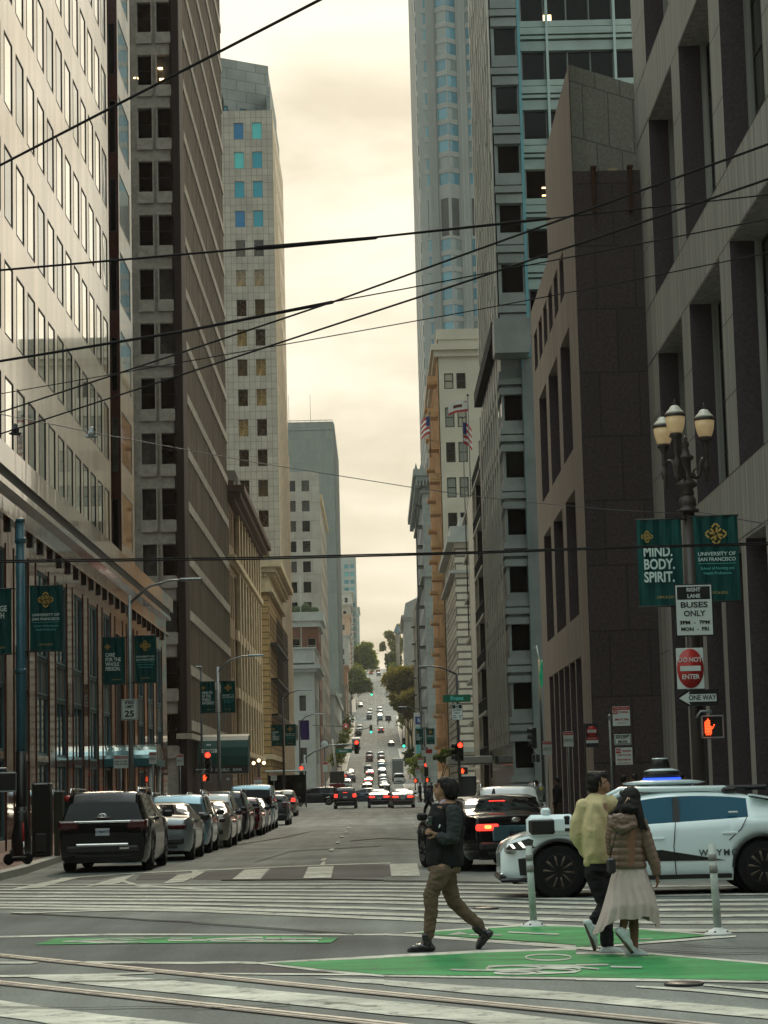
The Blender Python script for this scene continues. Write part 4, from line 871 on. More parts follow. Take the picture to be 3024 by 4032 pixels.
b=MB()
for j in range(13): b.box(7.0,8,345,349,8+3.2*j,8.25+3.2*j)
for y in(345.2,348.6): b.box(7.05,7.12,y,y+.08,8,47)
B.part(b,'fire_balcony',M_dark); b=MB(); b.box(8.35,14,338.4,400,0,50.9); B.part(b,'core',M_gbs); B.finish(60)
B=Bld('brown_setback_building','brown stone building with stacked fire balconies farther up the right side',8.6,436,3); ops=[(2+4*i,3.8+4*i,6+4*j,8.6+4*j) for i in range(38) for j in range(8)]
ops=[o for o in ops if o[1]<38]; B.face((8.4,436),YU,(-1,0,0),40,2,40,ops,.3,M_bgs,M_win,M_frame,.06,(0,1),'wall'); b=MB(); b.box(8.75,18,436.2,476,1,40); B.part(b,'core',M_bgs)
b=MB()
for k in range(1):
    for j in range(9): b.box(7.6,8.4,450+30*k,453+30*k,7+3.5*j,7.2+3.5*j)
B.part(b,'fire_balcony',M_dark); B.finish(40)
B=Bld('white_hilltop_hotel','white stone hotel with mansard roof on the right skyline above the trees',9,640,14)
ops=[(3.4+3*i,5.1+3*i,z,z+h) for i in range(3) for z,h in ((22,2),(28.5,2.4),(32.4,2.6),(38.5,5.5),(45,3),(54.2,2.2))]
B.face((8.6,640),XU,(0,-1,0),13,9,52,[o for o in ops if o[3]<51.5],.2,M_w,M_winteal,M_framel,.07,(0,1),'wall_near',wname='sash_window')
b=MB(); b.box(8.9,22,640.3,690,8,51.9); B.part(b,'core',M_w); b=MB(); b.box(7.9,22,639.2,690,52,52.7); b.box(8.2,22,639.6,690,51.2,52); b.box(8.3,22,639.7,690,36.6,37); B.part(b,'cornice',M_w)
b=MB(); b.prism([(8.6,52.7),(9.2,56.2),(13.5,58.2),(22,59.5),(22,52.7)],1,640,690); B.part(b,'mansard_roof',mat('mansard_grey',(.36,.36,.33),.6,noise=(1,.15))); b=MB(); b.box(12.2,13.2,639.8,640,54,55.8); B.part(b,'dormer',M_winteal); B.finish(40)
B=Bld('red_roof_shop','low shop with a red tiled roof and orange eaves below the white hotel',8.2,612,13)
b=MB(); b.box(8.0,16,612,634,12,24.6); B.part(b,'wall',M_oldl); b=MB(); b.prism([(7.2,24.9),(8.4,27.4),(16,27.4),(16,24.9)],1,611,634); B.part(b,'roof',mat('red_tile',(.30,.035,.03),.6)); b=MB(); b.box(7.4,16,610.8,611.0,23.8,24.9); b.box(7.4,16,611,634,24.6,24.9); B.part(b,'eaves',mat('orange_eaves',(.62,.28,.12),.6)); B.finish()
B=Bld('blue_sign_shop','small pale shopfront with a dark blue fascia reading b on the right beyond the trees',7.3,425,2.5)
b=MB(); b.box(7.2,8.35,424,428,2,16.6); B.part(b,'wall',M_w); b=MB(); b.box(7.45,8.36,423.9,424,14.3,15.8); B.part(b,'fascia',mat('fascia_blue',(.01,.03,.14),.5)); b=MB(); b.box(7.5,8.3,423.92,424,7.4,13.8); B.part(b,'window',M_winteal); text('b',1.1,M_signw,B.o,(.85,-1.13,12.6)); B.finish()
B=Bld('turreted_house','small grey turret with a pointed roof peeping over the trees left of the white hotel',7.6,800,34)
b=MB(); b.lathe((8.3,800,0),[(.75,34),(.75,59.4),(.75,59.5)],12); B.part(b,'wall',M_bg); b=MB(); b.lathe((8.3,800,0),[(1.5,59.0),(.9,60.6),(.05,62.6)],8,sm=False); B.part(b,'roof',mat('slate',(.12,.15,.16),.5)); B.finish()
# ---- big glass tower with 45 degree bays
M_bt=mat('tower_stone_grey',(.27,.27,.245),.5,noise=(.1,.12)); M_btg=mat('tower_glass_blue',(.05,.17,.22),.08,ior=1.8,rnd=(.55,(.17,.20,.19),.8,(.08,.24,.30)))
B=Bld('bay_glass_tower','very tall grey stone tower with zigzag bays of blue glass behind the cream tower',13,500,0)
b=MB(); b.box(13.3,36,500.5,560,-1,230); B.part(b,'core',M_bt)
stone=MB(); zs=[36+3.94*j for j in range(50)]; mech=(130,139)
def bay(xa,ya,xb,yb):
    d=Vector((xb-xa,yb-ya,0)); Ln=d.length; U=d.normalized(); N_=Vector((U.y,-U.x,0))
    B.face((xa,ya),U,N_,Ln,30,230,[(.22,Ln-.12,z,z+2.7) for z in zs if not(mech[0]-3<z<mech[1])]+[(.5,Ln-.5,mech[0],mech[1],M_dark)],.18,M_bt,M_btg,M_bt,0,(0,0),'bay_wall',wname='bay_window')
bay(13.0,503,13.9,500.8); bay(13.9,500.6,15.6,500.2) 
b=MB(); b.box(15.6,17.4,500.1,500.6,30,230); 
for x in (15.8,16.4,17.0): b.box(x,x+.2,499.9,500.1,30,230)
for k in range(3):
    x=17.6+7.2*k; bay(x,500.4,x+2.5,498.3); bay(x+2.5,498.3,x+5.1,500.4); b.box(x+5.1,x+7.2,500.2,500.7,30,230); b.box(x+5.7,x+6.2,499.8,500.2,30,230)
B.part(b,'stone_pier',M_bt)
B.face((13.0,560),(0,-1,0),(-1,0,0),57,30,230,[(2+4*i,4.6+4*i,z,z+2.7) for i in range(13) for z in zs],.2,M_bt,M_btg,M_bt,0,(0,0),'side_wall',wname='bay_window'); B.finish()
# ------------------------------------------------------------------ vehicles
def interp(pl,y):
    if y<=pl[0][0]: return pl[0][1]
    for (a,p),(b,q) in zip(pl,pl[1:]):
        if y<=b:
            t=(y-a)/(b-a) if b>a else 1; return p+(q-p)*t
    return pl[-1][1]
def smooth(pl,n=2):
    for _ in range(n):
        r=[pl[0]]
        for a,b in zip(pl,pl[1:]): r+= [(a[0]*.75+b[0]*.25,a[1]*.75+b[1]*.25),(a[0]*.25+b[0]*.75,a[1]*.25+b[1]*.75)]
        pl=r+[pl[-1]]
    return pl
SHAPES={}
# y runs from the tail (0) to the nose (L).  top line, belt line, tuck of the plan at both ends
def shape(name,L,Wd,top,belt,glass,wheels,R,tail=.10,nose=.22,clear=.22,sub=1.0,pill=(),taper=.80): SHAPES[name]=dict(L=L,W=Wd,top=smooth(top,2),belt=smooth(belt,2),glass=glass,wheels=wheels,R=R,tail=tail,nose=nose,clear=clear,pill=pill,taper=taper)
shape('suv',5.2,2.0,[(0,.85),(.03,1.12),(.30,1.70),(.6,1.77),(3.1,1.73),(4.0,1.20),(4.95,1.08),(5.2,.75)],[(0,1.10),(.2,1.18),(4.0,1.16),(5.2,1.1)],((.05,.19),(3.15,3.98)),(1.12,4.15),.40,.08,.25,pill=((.55,.7),(1.55,1.7),(2.55,2.65)),taper=.775,clear=.19)
shape('suvs',4.6,1.85,[(0,.72),(.04,1.06),(.32,1.58),(.65,1.67),(2.7,1.64),(3.6,1.10),(4.4,.98),(4.6,.7)],[(0,1.02),(.3,1.08),(3.6,1.06),(4.6,1.0)],((.06,.27),(2.75,3.55)),(.95,3.65),.36,.10,.25,pill=((.65,.78),(1.6,1.72)),taper=.80)
shape('sedan',4.85,1.86,[(0,.68),(.03,1.02),(.18,1.08),(.62,1.10),(1.45,1.43),(2.2,1.47),(2.9,1.40),(3.8,1.0),(4.6,.86),(4.85,.62)],[(0,1.0),(.6,1.03),(3.8,.99),(4.85,.9)],((.66,1.42),(2.95,3.75)),(.98,3.85),.34,.16,.32,pill=((1.35,1.5),(2.2,2.3)),taper=.74)
shape('hatch',4.1,1.76,[(0,.7),(.04,1.0),(.35,1.44),(.7,1.52),(2.3,1.50),(3.2,1.04),(3.9,.92),(4.1,.66)],[(0,.98),(.3,1.03),(3.2,1.0),(4.1,.92)],((.06,.30),(2.35,3.15)),(.72,3.25),.32,.12,.28,pill=((.7,.82),(1.45,1.56)),taper=.78)
shape('van',5.3,2.0,[(0,.8),(.03,1.3),(.12,1.95),(.4,2.02),(3.7,2.0),(4.4,1.30),(5.1,1.12),(5.3,.8)],[(0,1.22),(.2,1.25),(4.3,1.22),(5.3,1.1)],((.03,.11),(3.75,4.35)),(1.05,4.3),.36,.06,.25,pill=((.5,.7),(1.9,2.0),(3.0,3.1)),taper=.90)
shape('crossover',4.68,1.93,[(0,.82),(.02,1.12),(.10,1.22),(.42,1.28),(.95,1.42),(1.5,1.495),(2.2,1.50),(2.75,1.44),(3.55,1.08),(4.3,.94),(4.6,.82),(4.68,.66)],[(0,1.10),(.6,1.12),(1.6,1.06),(3.5,.98),(4.68,.85)],((.45,1.0),(2.8,3.5)),(.86,3.85),.385,.16,.36,.20,pill=(),taper=.74)
def car_sections(S,y):
    L,Wd=S['L'],S['W']; hw=Wd/2
    zt=interp(S['top'],y); zb=interp(S['belt'],y); z0=S['clear']
    tl,no=S['tail'],S['nose']; pl=1.
    e0,e1=.55,.8
    if y<e0: pl=1-(tl/hw)*(1-y/e0)**2.4
    if y>L-e1: pl=1-(no/hw)*((y-(L-e1))/e1)**2.2
    w_=hw*pl
    if y<.5: z0+= .04*(1-y/.5)
    if y>L-.5: z0+=.06*((y-L+.5)/.5)
    arch=0
    for yw in S['wheels']:
        d=abs(y-yw); Ra=S['R']*1.17
        if d<Ra: z0=max(z0,S['R']+math.sqrt(Ra*Ra-d*d)); arch=1
    zs=min(zb,zt-.015); k=max(0.,min(1.,(zt-zs)/(.42)))
    z0=min(z0,zs-.06)
    wr=w_*(.955-(.955-S['taper'])*k)
    side=[(0,.90),(.12,.965),(.3,.99),(.5,1.),(.72,.995),(.88,.975),(1.,.945)]
    ring=[(w_*c,z0+(zs-z0)*t) for t,c in side]
    zg0=zs+.012; zg1=zt-.075*k-.004*(1-k)
    for t in (.0,.5,1.): ring.append((w_*.935*(1-t)+wr*t if t else w_*.93,zg0+(zg1-zg0)*t+.004*t))
    ring+= [(wr*.955,zt-.035*k-.002),(wr*.85,zt-.008),(wr*.5,zt+.012),(0,zt+.018)]
    return ring,k,zt,zb
PAINTS={}
def carpaint(n,c,metal=.35,rough=.22): return mat('paint_'+n,c,rough,metal,ior=(1.32 if max(c)<.03 else 1.5),coat=(.35 if max(c)<.03 else 1.))
def car(kind,label,name,paintm,x,y,rz=0,group=None,lit=False,plate=True,detail=True,cat='car',rack=False,ground=None,rearglow=None,logo=None):
    S=SHAPES[kind]; L,Wd,R=S['L'],S['W'],S['R']
    key=(kind,paintm.name,lit,detail,rack,plate)
    g=zr(y) if ground is None else ground
    rot=(slope(y) if rz==0 else 0,0,rz)
    if key in PAINTS: return dup(PAINTS[key],(x,y,g),rot,label,group)
    o=thing(name,label,cat,(x,y,g),group=group,rot=rot)
    st=set([0,.02,.05,.1,L,L-.02,L-.05,L-.1]); n=int(L/.11)
    for i in range(n+1): st.add(round(L*i/n,3))
    for yw in S['wheels']:
        for i in range(-14,15): st.add(round(yw+R*1.172*math.sin(i/14*math.pi/2),3))
    st=sorted(s for s in st if 0<=s<=L); rings=[car_sections(S,s) for s in st]
    m=len(rings[0][0]); body=MB(); sg=MB(); rg=MB(); wg=MB()
    for q in (1,-1):
        base=len(body.v); V=[]
        for (rn,k,zt,zb),yy in zip(rings,st): V+= [(q*a,yy,z) for a,z in rn]
        for i in range(len(st)-1):
            ym=(st[i]+st[i+1])/2; k=min(rings[i][1],rings[i+1][1])
            for j in range(m-1):
                f=[V[i*m+j],V[(i+1)*m+j],V[(i+1)*m+j+1],V[i*m+j+1]]
                if q<0: f=f[::-1]
                gr=S['glass']; t=body
                if 7<=j<=8 and k>.38 and not any(a<ym<b_ for a,b_ in S['pill']) and ym>(1.05 if kind=='crossover' else max(gr[0][0]+.16,.32)) and ym<gr[1][1]-.1: t=sg
                elif j>=10 and gr[0][0]<ym<gr[0][1]: t=rg
                elif j>=10 and gr[1][0]<ym<gr[1][1]: t=wg
                t.add(f,[(0,1,2,3)],0,True)
        for i,yy in ((0,st[0]),(len(st)-1,st[-1])):
            rn=rings[i][0]; f=[(q*a,yy,z) for a,z in rn]+[(0,yy,rn[0][1])]; body.add(f,[list(range(len(f)))[::(1 if (q>0)==(i==0) else -1)]],0,False)
    def weld(b):
        ix={};nv=[];mp_=[]
        for p in b.v:
            k=(round(p[0],4),round(p[1],4),round(p[2],4))
            if k not in ix: ix[k]=len(nv); nv.append(p)
            mp_.append(ix[k])
        fs=[];ms=[];ss=[]
        for f,a,c in zip(b.f,b.m,b.s):
            g_=[]
            for i in f:
                if mp_[i] not in g_: g_.append(mp_[i])
            if len(g_)>2: fs.append(g_); ms.append(a); ss.append(c)
        b.v,b.f,b.m,b.s=nv,fs,ms,ss; return b
    gl=M_cglass if kind!='crossover' else mat('car_glass_blue',(.01,.085,.14),.03,ior=1.28)  # crossover glass: reflected blue sky put into its base colour
    weld(body).build('body',paintm,o)
    
    for q_ in split_mb(weld(sg),.0): q_.build('side_window',gl,o)
    weld(rg).build('rear_window',gl,o); weld(wg).build('windscreen',gl,o)
    b=MB(); b.bbox((0,L/2,S['clear']+.22),(Wd*.72,L*.94,.42),.04); b.build('underbody',M_under,o)
    tw=.23
    for yw in S['wheels']:
        for q in (-1,1):
            xw=q*(Wd/2-tw/2-.015); T=Matrix.Rotation(math.pi/2,4,'Y')
            wo=link('wheel',None,o,(xw,yw,R)) if False else None
            b=MB(); b.lathe((0,0,0),[(R*.62,-tw/2),(R*.93,-tw/2),(R,-tw/2+.03),(R,tw/2-.03),(R*.93,tw/2),(R*.62,tw/2)],28,0,T); w_=b.build('wheel',M_tyre,o,(xw,yw,R))
            b=MB(); b.lathe((0,0,0),[(R*.64,-tw/2+.01),(R*.66,-tw/2-.004),(R*.6,-tw/2+.02),(R*.2,-tw/2+.035),(R*.12,-tw/2+.01),(.01,-tw/2+.008)],20,0,Matrix.Rotation(math.pi/2 if q<0 else -math.pi/2,4,'Y'))
            if detail:
                for k in range(10):
                    a=2*math.pi*k/10; b.tube([(q*(tw/2-.018),.05*math.cos(a),.05*math.sin(a)),(q*(tw/2-.012),R*.6*math.cos(a+.08),R*.6*math.sin(a+.08))],[.018,.026],6)
            b.build('rim',M_rim if kind!='crossover' else M_rimd,w_)
    zt0=interp(S['top'],.05)
    if detail:
        # lamps follow the tail corners
        big=kind in('suv','suvs','van','hatch')
        for q in (-1,1):
            b=MB(); zc=(1.03 if kind=='suv' else .98 if kind in('suvs','hatch') else 1.15 if kind=='van' else .86)
            if kind=='sedan': b.bbox((q*(Wd/2-.36),.0,zc),(.46,.10,.13),.03)
            elif kind=='suv': b.bbox((q*(Wd/2-.26),.0,zc),(.44,.12,.20),.04); b.bbox((q*(Wd/2-.06),.14,zc+.02),(.06,.30,.17),.02)
            elif kind=='van': b.bbox((q*(Wd/2-.12),.02,zc+.15),(.13,.12,.5),.04)
            elif kind=='crossover': b.bbox((q*(Wd/2-.30),.0,1.02),(.42,.10,.09),.03)
            else: b.bbox((q*(Wd/2-.20),.0,zc+.04),(.26,.16,.28),.04)
            b.build('tail_light',M_tail if lit else M_tailoff,o)
            b=MB(); yb=interp([(0,1.35),(9,1.35)],0); ym_=S['glass'][1][1]-.35; zb_=interp(S['belt'],ym_)
            b.bbox((q*(Wd/2+.09),ym_,zb_+.07),(.22,.12,.16),.04); b.tube([(q*(Wd/2-.05),ym_,zb_+.03),(q*(Wd/2+.05),ym_,zb_+.05)],.025,6); b.build('wing_mirror',M_black if kind!='crossover' else paintm,o)
            b=MB(); b.bbox((q*(Wd/2-.33),L-.13,.72),(.42,.16,.14),.04); b.build('headlight',mat('headlamp',(.5,.5,.48),.1,.4,coat=1),o)
        b=MB(); b.bbox((0,-.015,.50),(Wd*.80,.10,.16),.04); b.bbox((0,.03,.36),(Wd*.62,.10,.10),.03); b.build('bumper_trim',M_dark,o)
        if plate:
            zp=.90 if kind in('suvs','hatch','van') else (.88 if kind=='suv' else .74); b=MB(); b.bbox((0,-.035,zp),(.31,.015,.155),.005); b.build('number_plate',M_plate,o)
        b=MB(); yr=S['glass'][0][1]-.12; zr_=interp(S['top'],yr)
        b.bbox((0,yr-.03,zr_+.0),(.34,.05,.03),.01); b.build('brake_light',M_tail if lit else M_tailoff,o)
        if rack or kind=='suv':
            for q in(-1,1):
                b=MB(); xr=q*Wd/2*(S['taper']-.03); y0_=S['glass'][0][1]+.15; y1_=S['glass'][1][0]-.1; zz=interp(S['top'],(y0_+y1_)/2)
                b.tube([(xr,y0_,zz-.03),(xr,y0_+.12,zz+.075),(xr,y1_-.15,zz+.065),(xr,y1_,zz-.03)],.022,6); b.build('roof_rail',M_chrome,o)
    PAINTS[key]=o; regkids(); return o
P_black=carpaint('black',(.003,.003,.004),.1,.12); P_white=carpaint('white',(.74,.75,.72),.0,.3); P_silver=carpaint('silver',(.30,.33,.34),.6,.28); P_grey=carpaint('grey',(.10,.11,.11),.5,.28); P_dark=carpaint('charcoal',(.025,.025,.027),.4,.2)
P_red=carpaint('red',(.16,.012,.012),.3,.2); P_blue=carpaint('pale_blue',(.22,.36,.42),.5,.25); P_navy=carpaint('navy',(.02,.03,.06),.4,.2); P_tan=carpaint('tan',(.30,.26,.20),.4,.3); P_av=carpaint('white_pearl',(.80,.92,.92),.0,.22)
pk='cars parked along the left kerb'
c1=car('suv','large glossy black SUV parked nearest at the left kerb with chrome strips and roof rails','parked_car',P_black,-6.05,48.4,group=pk,rack=True)
b=MB(); b.bbox((0,-.05,1.10),(1.25,.04,.045),.012); b.bbox((.0,-.075,.60),(1.15,.05,.06),.015); b.bbox((.48,-.08,.52),(.22,.03,.05),.01); b.build('chrome_strip',M_chrome,c1)
b=MB(); b.tube([(-.10,-.03,1.22),(-.02,-.03,1.26),(0,-.03,1.20),(.02,-.03,1.26),(.10,-.03,1.22)],.011,6); b.tube([(.10*math.cos(a/6*math.pi),-.03,1.235+.04*math.sin(a/6*math.pi)) for a in range(13)],.009,6); b.build('badge',M_chrome,c1)
text('BTM4979',.085,mat('plate_ink',(.02,.03,.12),.5),c1,(0,-.046,.88),name='plate_lettering',bold=.002)
c_=car('sedan','silver grey saloon parked right behind the large black SUV, its flank showing past it','parked_car',P_silver,-5.65,55.6,group=pk)
c_=car('suvs','pale blue grey boxy SUV with red tail lamps, third in the parked row','parked_car',P_blue,-5.7,62.2,group=pk,rack=True)
c_=car('sedan','beige saloon parked fourth in the row, between the pale blue SUV and the white SUV','parked_car',P_tan,-5.55,68.2,group=pk)
c_=car('suvs','white rounded SUV with tall red tail lamps in the middle of the parked row','parked_car',P_white,-5.75,74.2,group=pk,rack=True)
c_=car('suv','tall dark charcoal SUV parked between the white SUV and the small red car','parked_car',P_dark,-5.75,80.2,group=pk,rack=True)
c_=car('hatch','dark red hatchback parked in front of the dark charcoal SUV','parked_car',P_red,-5.5,86.8,group=pk)
c_=car('sedan','bright silver saloon parked just before the pale van','parked_car',P_silver,-5.6,92.2,group=pk)
c_=car('van','pale blue white high-roofed van near the far end of the parked row','parked_van',P_blue,-5.7,98.6,group=pk,cat='van')
c_=car('hatch','black hatchback at the far end of the parked row beyond the van','parked_car',P_dark,-5.3,109,group=pk)
# black saloon waiting on the right
c2=car('sedan','black saloon with lit red tail lamps waiting behind the white self-driving car','black_saloon',P_black,2.66,43.2,math.radians(13),lit=True)
b=MB(); b.bbox((0,-.03,.74),(.95,.05,.30),.02); b.build('tail_panel',mat('tail_panel_chrome',(.12,.22,.26),.1,.6),c2); text('8N07',.13,M_signk,c2,(0,-.062,.735),name='plate_lettering',bold=.003)
b=MB(); b.lathe((0,-.05,1.0),[(.085,-.01),(.085,.012),(.07,.014)],18,0,Matrix.Rotation(math.pi/2,4,'X')@Matrix.Diagonal((1,.55,1,1))); b.build('badge',M_chrome,c2)
b=MB(); b.prism([(1.38,1.50),(1.60,1.50),(1.44,1.62)],0,-.012,.012); b.build('roof_fin',M_black,c2)
b=MB(); b.bbox((-.58,-.08,.87),(.14,.04,.07),.02); b.bbox((.58,-.08,.87),(.14,.04,.07),.02); b.build('brake_lamp',M_amb,c2)
c_=car('sedan','silver white saloon just ahead of the black saloon, only its pale roof showing','waiting_car',P_silver,3.15,53,plate=False); c_=car('suvs','white SUV with roof rails ahead of the silver saloon in the right lane','waiting_car',P_white,3.4,57.5,rack=True)
# cars at the Battery Street line
tg='cars stopped at the second crossing'
car('suvs','dark SUV with red brake lamps stopped in the left lane at the second crossing','stopped_car',P_dark,-2.6,172,group=tg,lit=True)
car('sedan','dark saloon with brake lamps in the middle lane at the second crossing','stopped_car',P_navy,.05,173,group=tg,lit=True); car('sedan','dark grey saloon with brake lamps stopped at the right of the second crossing','stopped_car',P_grey,1.85,168,group=tg,lit=True)
car('suvs','black SUV parked on the left just past the first side street','parked_car',P_dark,-6.35,128,group='cars parked past the first side street'); car('suvs','silver SUV with lit brake lamps parked ahead of the black one past the side street','parked_car',P_tan,-6.1,139,group='cars parked past the first side street',lit=True)
def crosscar(kind,lab,nm,pm,x,y,rz,cat='car'): return car(kind,lab,nm,pm,x,y,rz,cat=cat)
crosscar('suvs','dark pickup-like car crossing on the second side street, left of the stopped cars','crossing_car',P_dark,-3.6,203,math.pi/2); crosscar('sedan','black car crossing behind the stopped cars at the second side street','crossing_car',P_navy,1.2,205,math.pi/2)
# traffic up the hill: (x, y, kind, paint, lit, description)
hill=[(-2.0,391,'sedan',P_dark,0,'black saloon lowest in the middle lane past the second crossing'),(-1.9,425,'sedan',P_silver,1,'silver saloon with red lamps in the middle lane'),(-1.75,470,'sedan',P_silver,1,'silver saloon below the grey one in the middle lane'),(-2.2,490,'suvs',P_grey,0,'grey car in the middle lane level with the box truck'),(-2.0,540,'suvs',P_red,0,'dark red car in the middle lane above the grey one'),(-2.0,556,'suvs',P_dark,0,'black car right above the red one in the middle lane'),
(1.05,365,'sedan',P_dark,0,'black car at the foot of the right-hand queue'),(1.05,380,'suvs',P_silver,0,'silver car, second from the foot of the right-hand queue'),(1.05,396,'sedan',P_dark,0,'dark saloon third in the right-hand queue'),(1.0,412,'hatch',P_white,0,'white hatchback fourth in the right-hand queue'),(.95,428,'suvs',P_grey,0,'grey SUV fifth in the right-hand queue'),(.95,444,'sedan',P_silver,0,'silver saloon sixth in the right-hand queue'),(.9,462,'suvs',P_navy,0,'navy SUV in the right-hand queue beside the box truck'),(.9,480,'sedan',P_silver,0,'silver saloon above the navy SUV in the right-hand queue'),(.9,500,'suvs',P_blue,0,'pale blue SUV in the right-hand queue'),(.9,520,'sedan',P_dark,0,'black saloon near the top of the right-hand queue'),(.9,538,'hatch',P_red,0,'dark red hatchback near the top of the right-hand queue'),(.8,554,'suvs',P_white,0,'white SUV at the top of the right-hand queue'),
(3.9,612,'sedan',P_dark,0,'black saloon alone in the right lane on the slope'),(1.2,672,'suvs',P_silver,1,'silver car alone by the upper green light'),
(-2.4,724,'suvs',P_dark,0,'black SUV leading the left cluster by the upper crossing'),(-2.4,736,'suvs',P_white,0,'white SUV behind the black one in the left cluster'),(-2.2,748,'hatch',P_white,0,'white hatchback at the rear of the left cluster'),(1.1,720,'suvs',P_blue,0,'pale blue SUV first in the right cluster by the upper crossing'),(1.1,731,'sedan',P_white,0,'white saloon second in the right cluster'),(1.3,742,'suvs',P_silver,0,'silver SUV third in the right cluster'),(1.1,753,'suvs',P_white,0,'white SUV last in the right cluster'),(3.8,718,'suv',P_dark,0,'black SUV in the right lane beside the right cluster'),
(-5.6,770,'sedan',P_grey,0,'grey saloon by the left kerb high on the hill'),(-1.9,925,'suvs',P_tan,1,'tan car with red lamps near the summit'),(1.3,905,'suvs',P_silver,0,'silver car near the summit in the right lane'),(1.1,945,'suvs',P_red,0,'dark red car near the summit in the right lane'),(-1.0,1060,'suvs',P_grey,0,'grey car cresting the summit at the left'),(1.2,1050,'suvs',P_dark,0,'dark car cresting the summit at the right'),(-4.3,930,'suvs',P_white,0,'white car parked by the trees near the summit'),
(-5.6,660,'suvs',P_dark,0,'black car lowest of the three parked by the left kerb on the slope'),(-5.5,672,'suvs',P_white,0,'white car in the middle of the three parked by the left kerb on the slope'),(-5.4,684,'suvs',P_silver,0,'silver car topmost of the three parked by the left kerb on the slope'),
(-6.0,455,'suvs',P_white,1,'white car with amber lamps parked left below the truck'),(-5.4,440,'suvs',P_dark,0,'dark car parked left of the middle lane'),(-6.0,475,'sedan',P_silver,0,'silver car parked above the dark one on the left'),(-6.0,405,'hatch',P_white,0,'white hatchback parked low on the left'),(-6.0,418,'sedan',P_tan,0,'tan saloon parked low on the left')]
for x,y,kd,pm,lt,lb in hill: car(kd,lb,'distant_car',pm,x,y,group='traffic up the hill',lit=bool(lt))
def boxtruck(x,y,lab,h=3.4,body=(.35,.36,.34)):
    o=thing('box_truck',lab,'truck',(x,y,zr(y)),rot=(slope(y),0,0)); m=mat('truck_box_%g'%body[0],body,.5)
    b=MB(); b.bbox((0,3.2,h/2+.45),(2.3,5.2,h-.9),.04); b.build('cargo_box',m,o); b=MB(); b.bbox((0,.55,.7),(2.1,.3,.25),.03); b.bbox((0,3.3,.65),(1.1,6.2,.25),.03); b.build('chassis',M_under,o)
    b=MB(); b.bbox((0,6.6,1.5),(2.1,1.6,1.9),.15); b.build('cab',m,o); b=MB(); b.bbox((0,.58,h*.55),(2.05,.05,h*.72),.02); b.build('rear_door',mat('truck_door',(.16,.16,.155),.5),o)
    for yy in (1.6,6.4):
        for q in(-1,1): b=MB(); b.lathe((0,0,0),[(.25,-.13),(.44,-.13),(.46,-.1),(.46,.1),(.44,.13),(.25,.13)],16,0,Matrix.Rotation(math.pi/2,4,'Y')); b.build('wheel',M_tyre,o,(q*1.0,yy,.46))
    for q in(-1,1): b=MB(); b.bbox((q*.95,.38,.82),(.2,.06,.14),.02); b.build('tail_light',M_tailoff,o)
    return o
boxtruck(4.0,440,'grey box truck with a white roof driving in the right lane below the big trees',4.6); car('van','white grey van close behind the grey box truck','distant_van',P_white,4.05,428,cat='van')
boxtruck(-5.8,600,'white box truck standing on the left behind the red traffic light',3.2,(.6,.6,.56))
# red boom lift at the left kerb beyond the second crossing
o=thing('boom_lift','dark red boom lift with a raised pale arm at the left kerb uphill','lift',(-5.3,285,zr(285))); m=mat('lift_red',(.14,.012,.012),.5)
b=MB(); b.bbox((0,1,1.35),(2.0,3.2,1.0),.08); b.build('chassis',m,o); b=MB(); b.bbox((0,.8,2.7),(1.9,2.4,1.5),.05); b.build('basket',M_dark,o); b=MB(); b.tube([(.1,.4,1.6),(-.5,.8,7.6)],[.14,.11],8); b.build('boom',mat('lift_pale',(.45,.42,.36),.5),o)
for yy in(.1,2.1):
    for q in(-1,1): b=MB(); b.lathe((0,0,0),[(.2,-.14),(.40,-.14),(.42,-.1),(.42,.1),(.40,.14),(.2,.14)],16,0,Matrix.Rotation(math.pi/2,4,'Y')); b.build('wheel',M_tyre,o,(q*.85,yy,.42))
# ---- white self-driving crossover crossing in front
av=car('crossover','white self-driving crossover with a roof sensor dome crossing from right to left behind the couple','self_driving_car',P_av,6.45,33.2,math.pi/2,ground=0.)
# local frame: nose +y (left in the picture), the side we see is local +x?  ->  world x=-y, world y=x ; we see local x<0
sx=-.965
def slab(name,poly,m,t=.012,x=sx,parent=av):   # panel on the visible flank, (y,z) outline
    b=MB(); b.prism(poly,0,x-t,x+.02); return b.build(name,m,parent)
slab('sill_trim',[(1.34,.235),(3.38,.235),(3.38,.30),(1.34,.30)],M_black)
slab('door_recess',[(1.42,.49),(2.35,.66),(2.95,.63),(3.3,.60),(3.3,.53),(2.4,.50)],M_black,.006,-.962)
b=MB(); 
for pl in ([(1.36,.78),(1.18,.93),(1.08,1.12)],[(2.15,.30),(2.17,.7),(2.13,1.06)],[(3.30,.3),(3.32,.62),(3.24,.95)]): b.tube([(sx-.002,y,z) for y,z in pl],.007,5)
b.build('door_seam',M_dark,av)
for y,z in ((1.34,.88),(2.42,.82)): b=MB(); b.bbox((sx-.0,y,z),(.02,.24,.035),.008); b.build('door_handle',P_av,av)
tx=text('WAYMO',.125,mat('lettering_grey',(.06,.08,.08),.4),av,(sx-.016,1.52,.60),(math.pi/2,0,-math.pi/2),name='lettering',sp=1.35,bold=.003)
for yw in SHAPES['crossover']['wheels']:
    b=MB(); Ra=.385*1.17; o2=[(yw+Ra*math.cos(a/16*math.pi),.385+Ra*math.sin(a/16*math.pi)) for a in range(17)]
    b.tube([(sx-.0,y,z) for y,z in o2],.022,6); b.build('wheel_arch',M_black,av); b=MB(); b.lathe((-.55,yw,.385),[(Ra*.98,-.25),(Ra*.98,.25)],24,0,Matrix.Rotation(math.pi/2,4,'Y')); b.build('wheel_well',M_under,av)
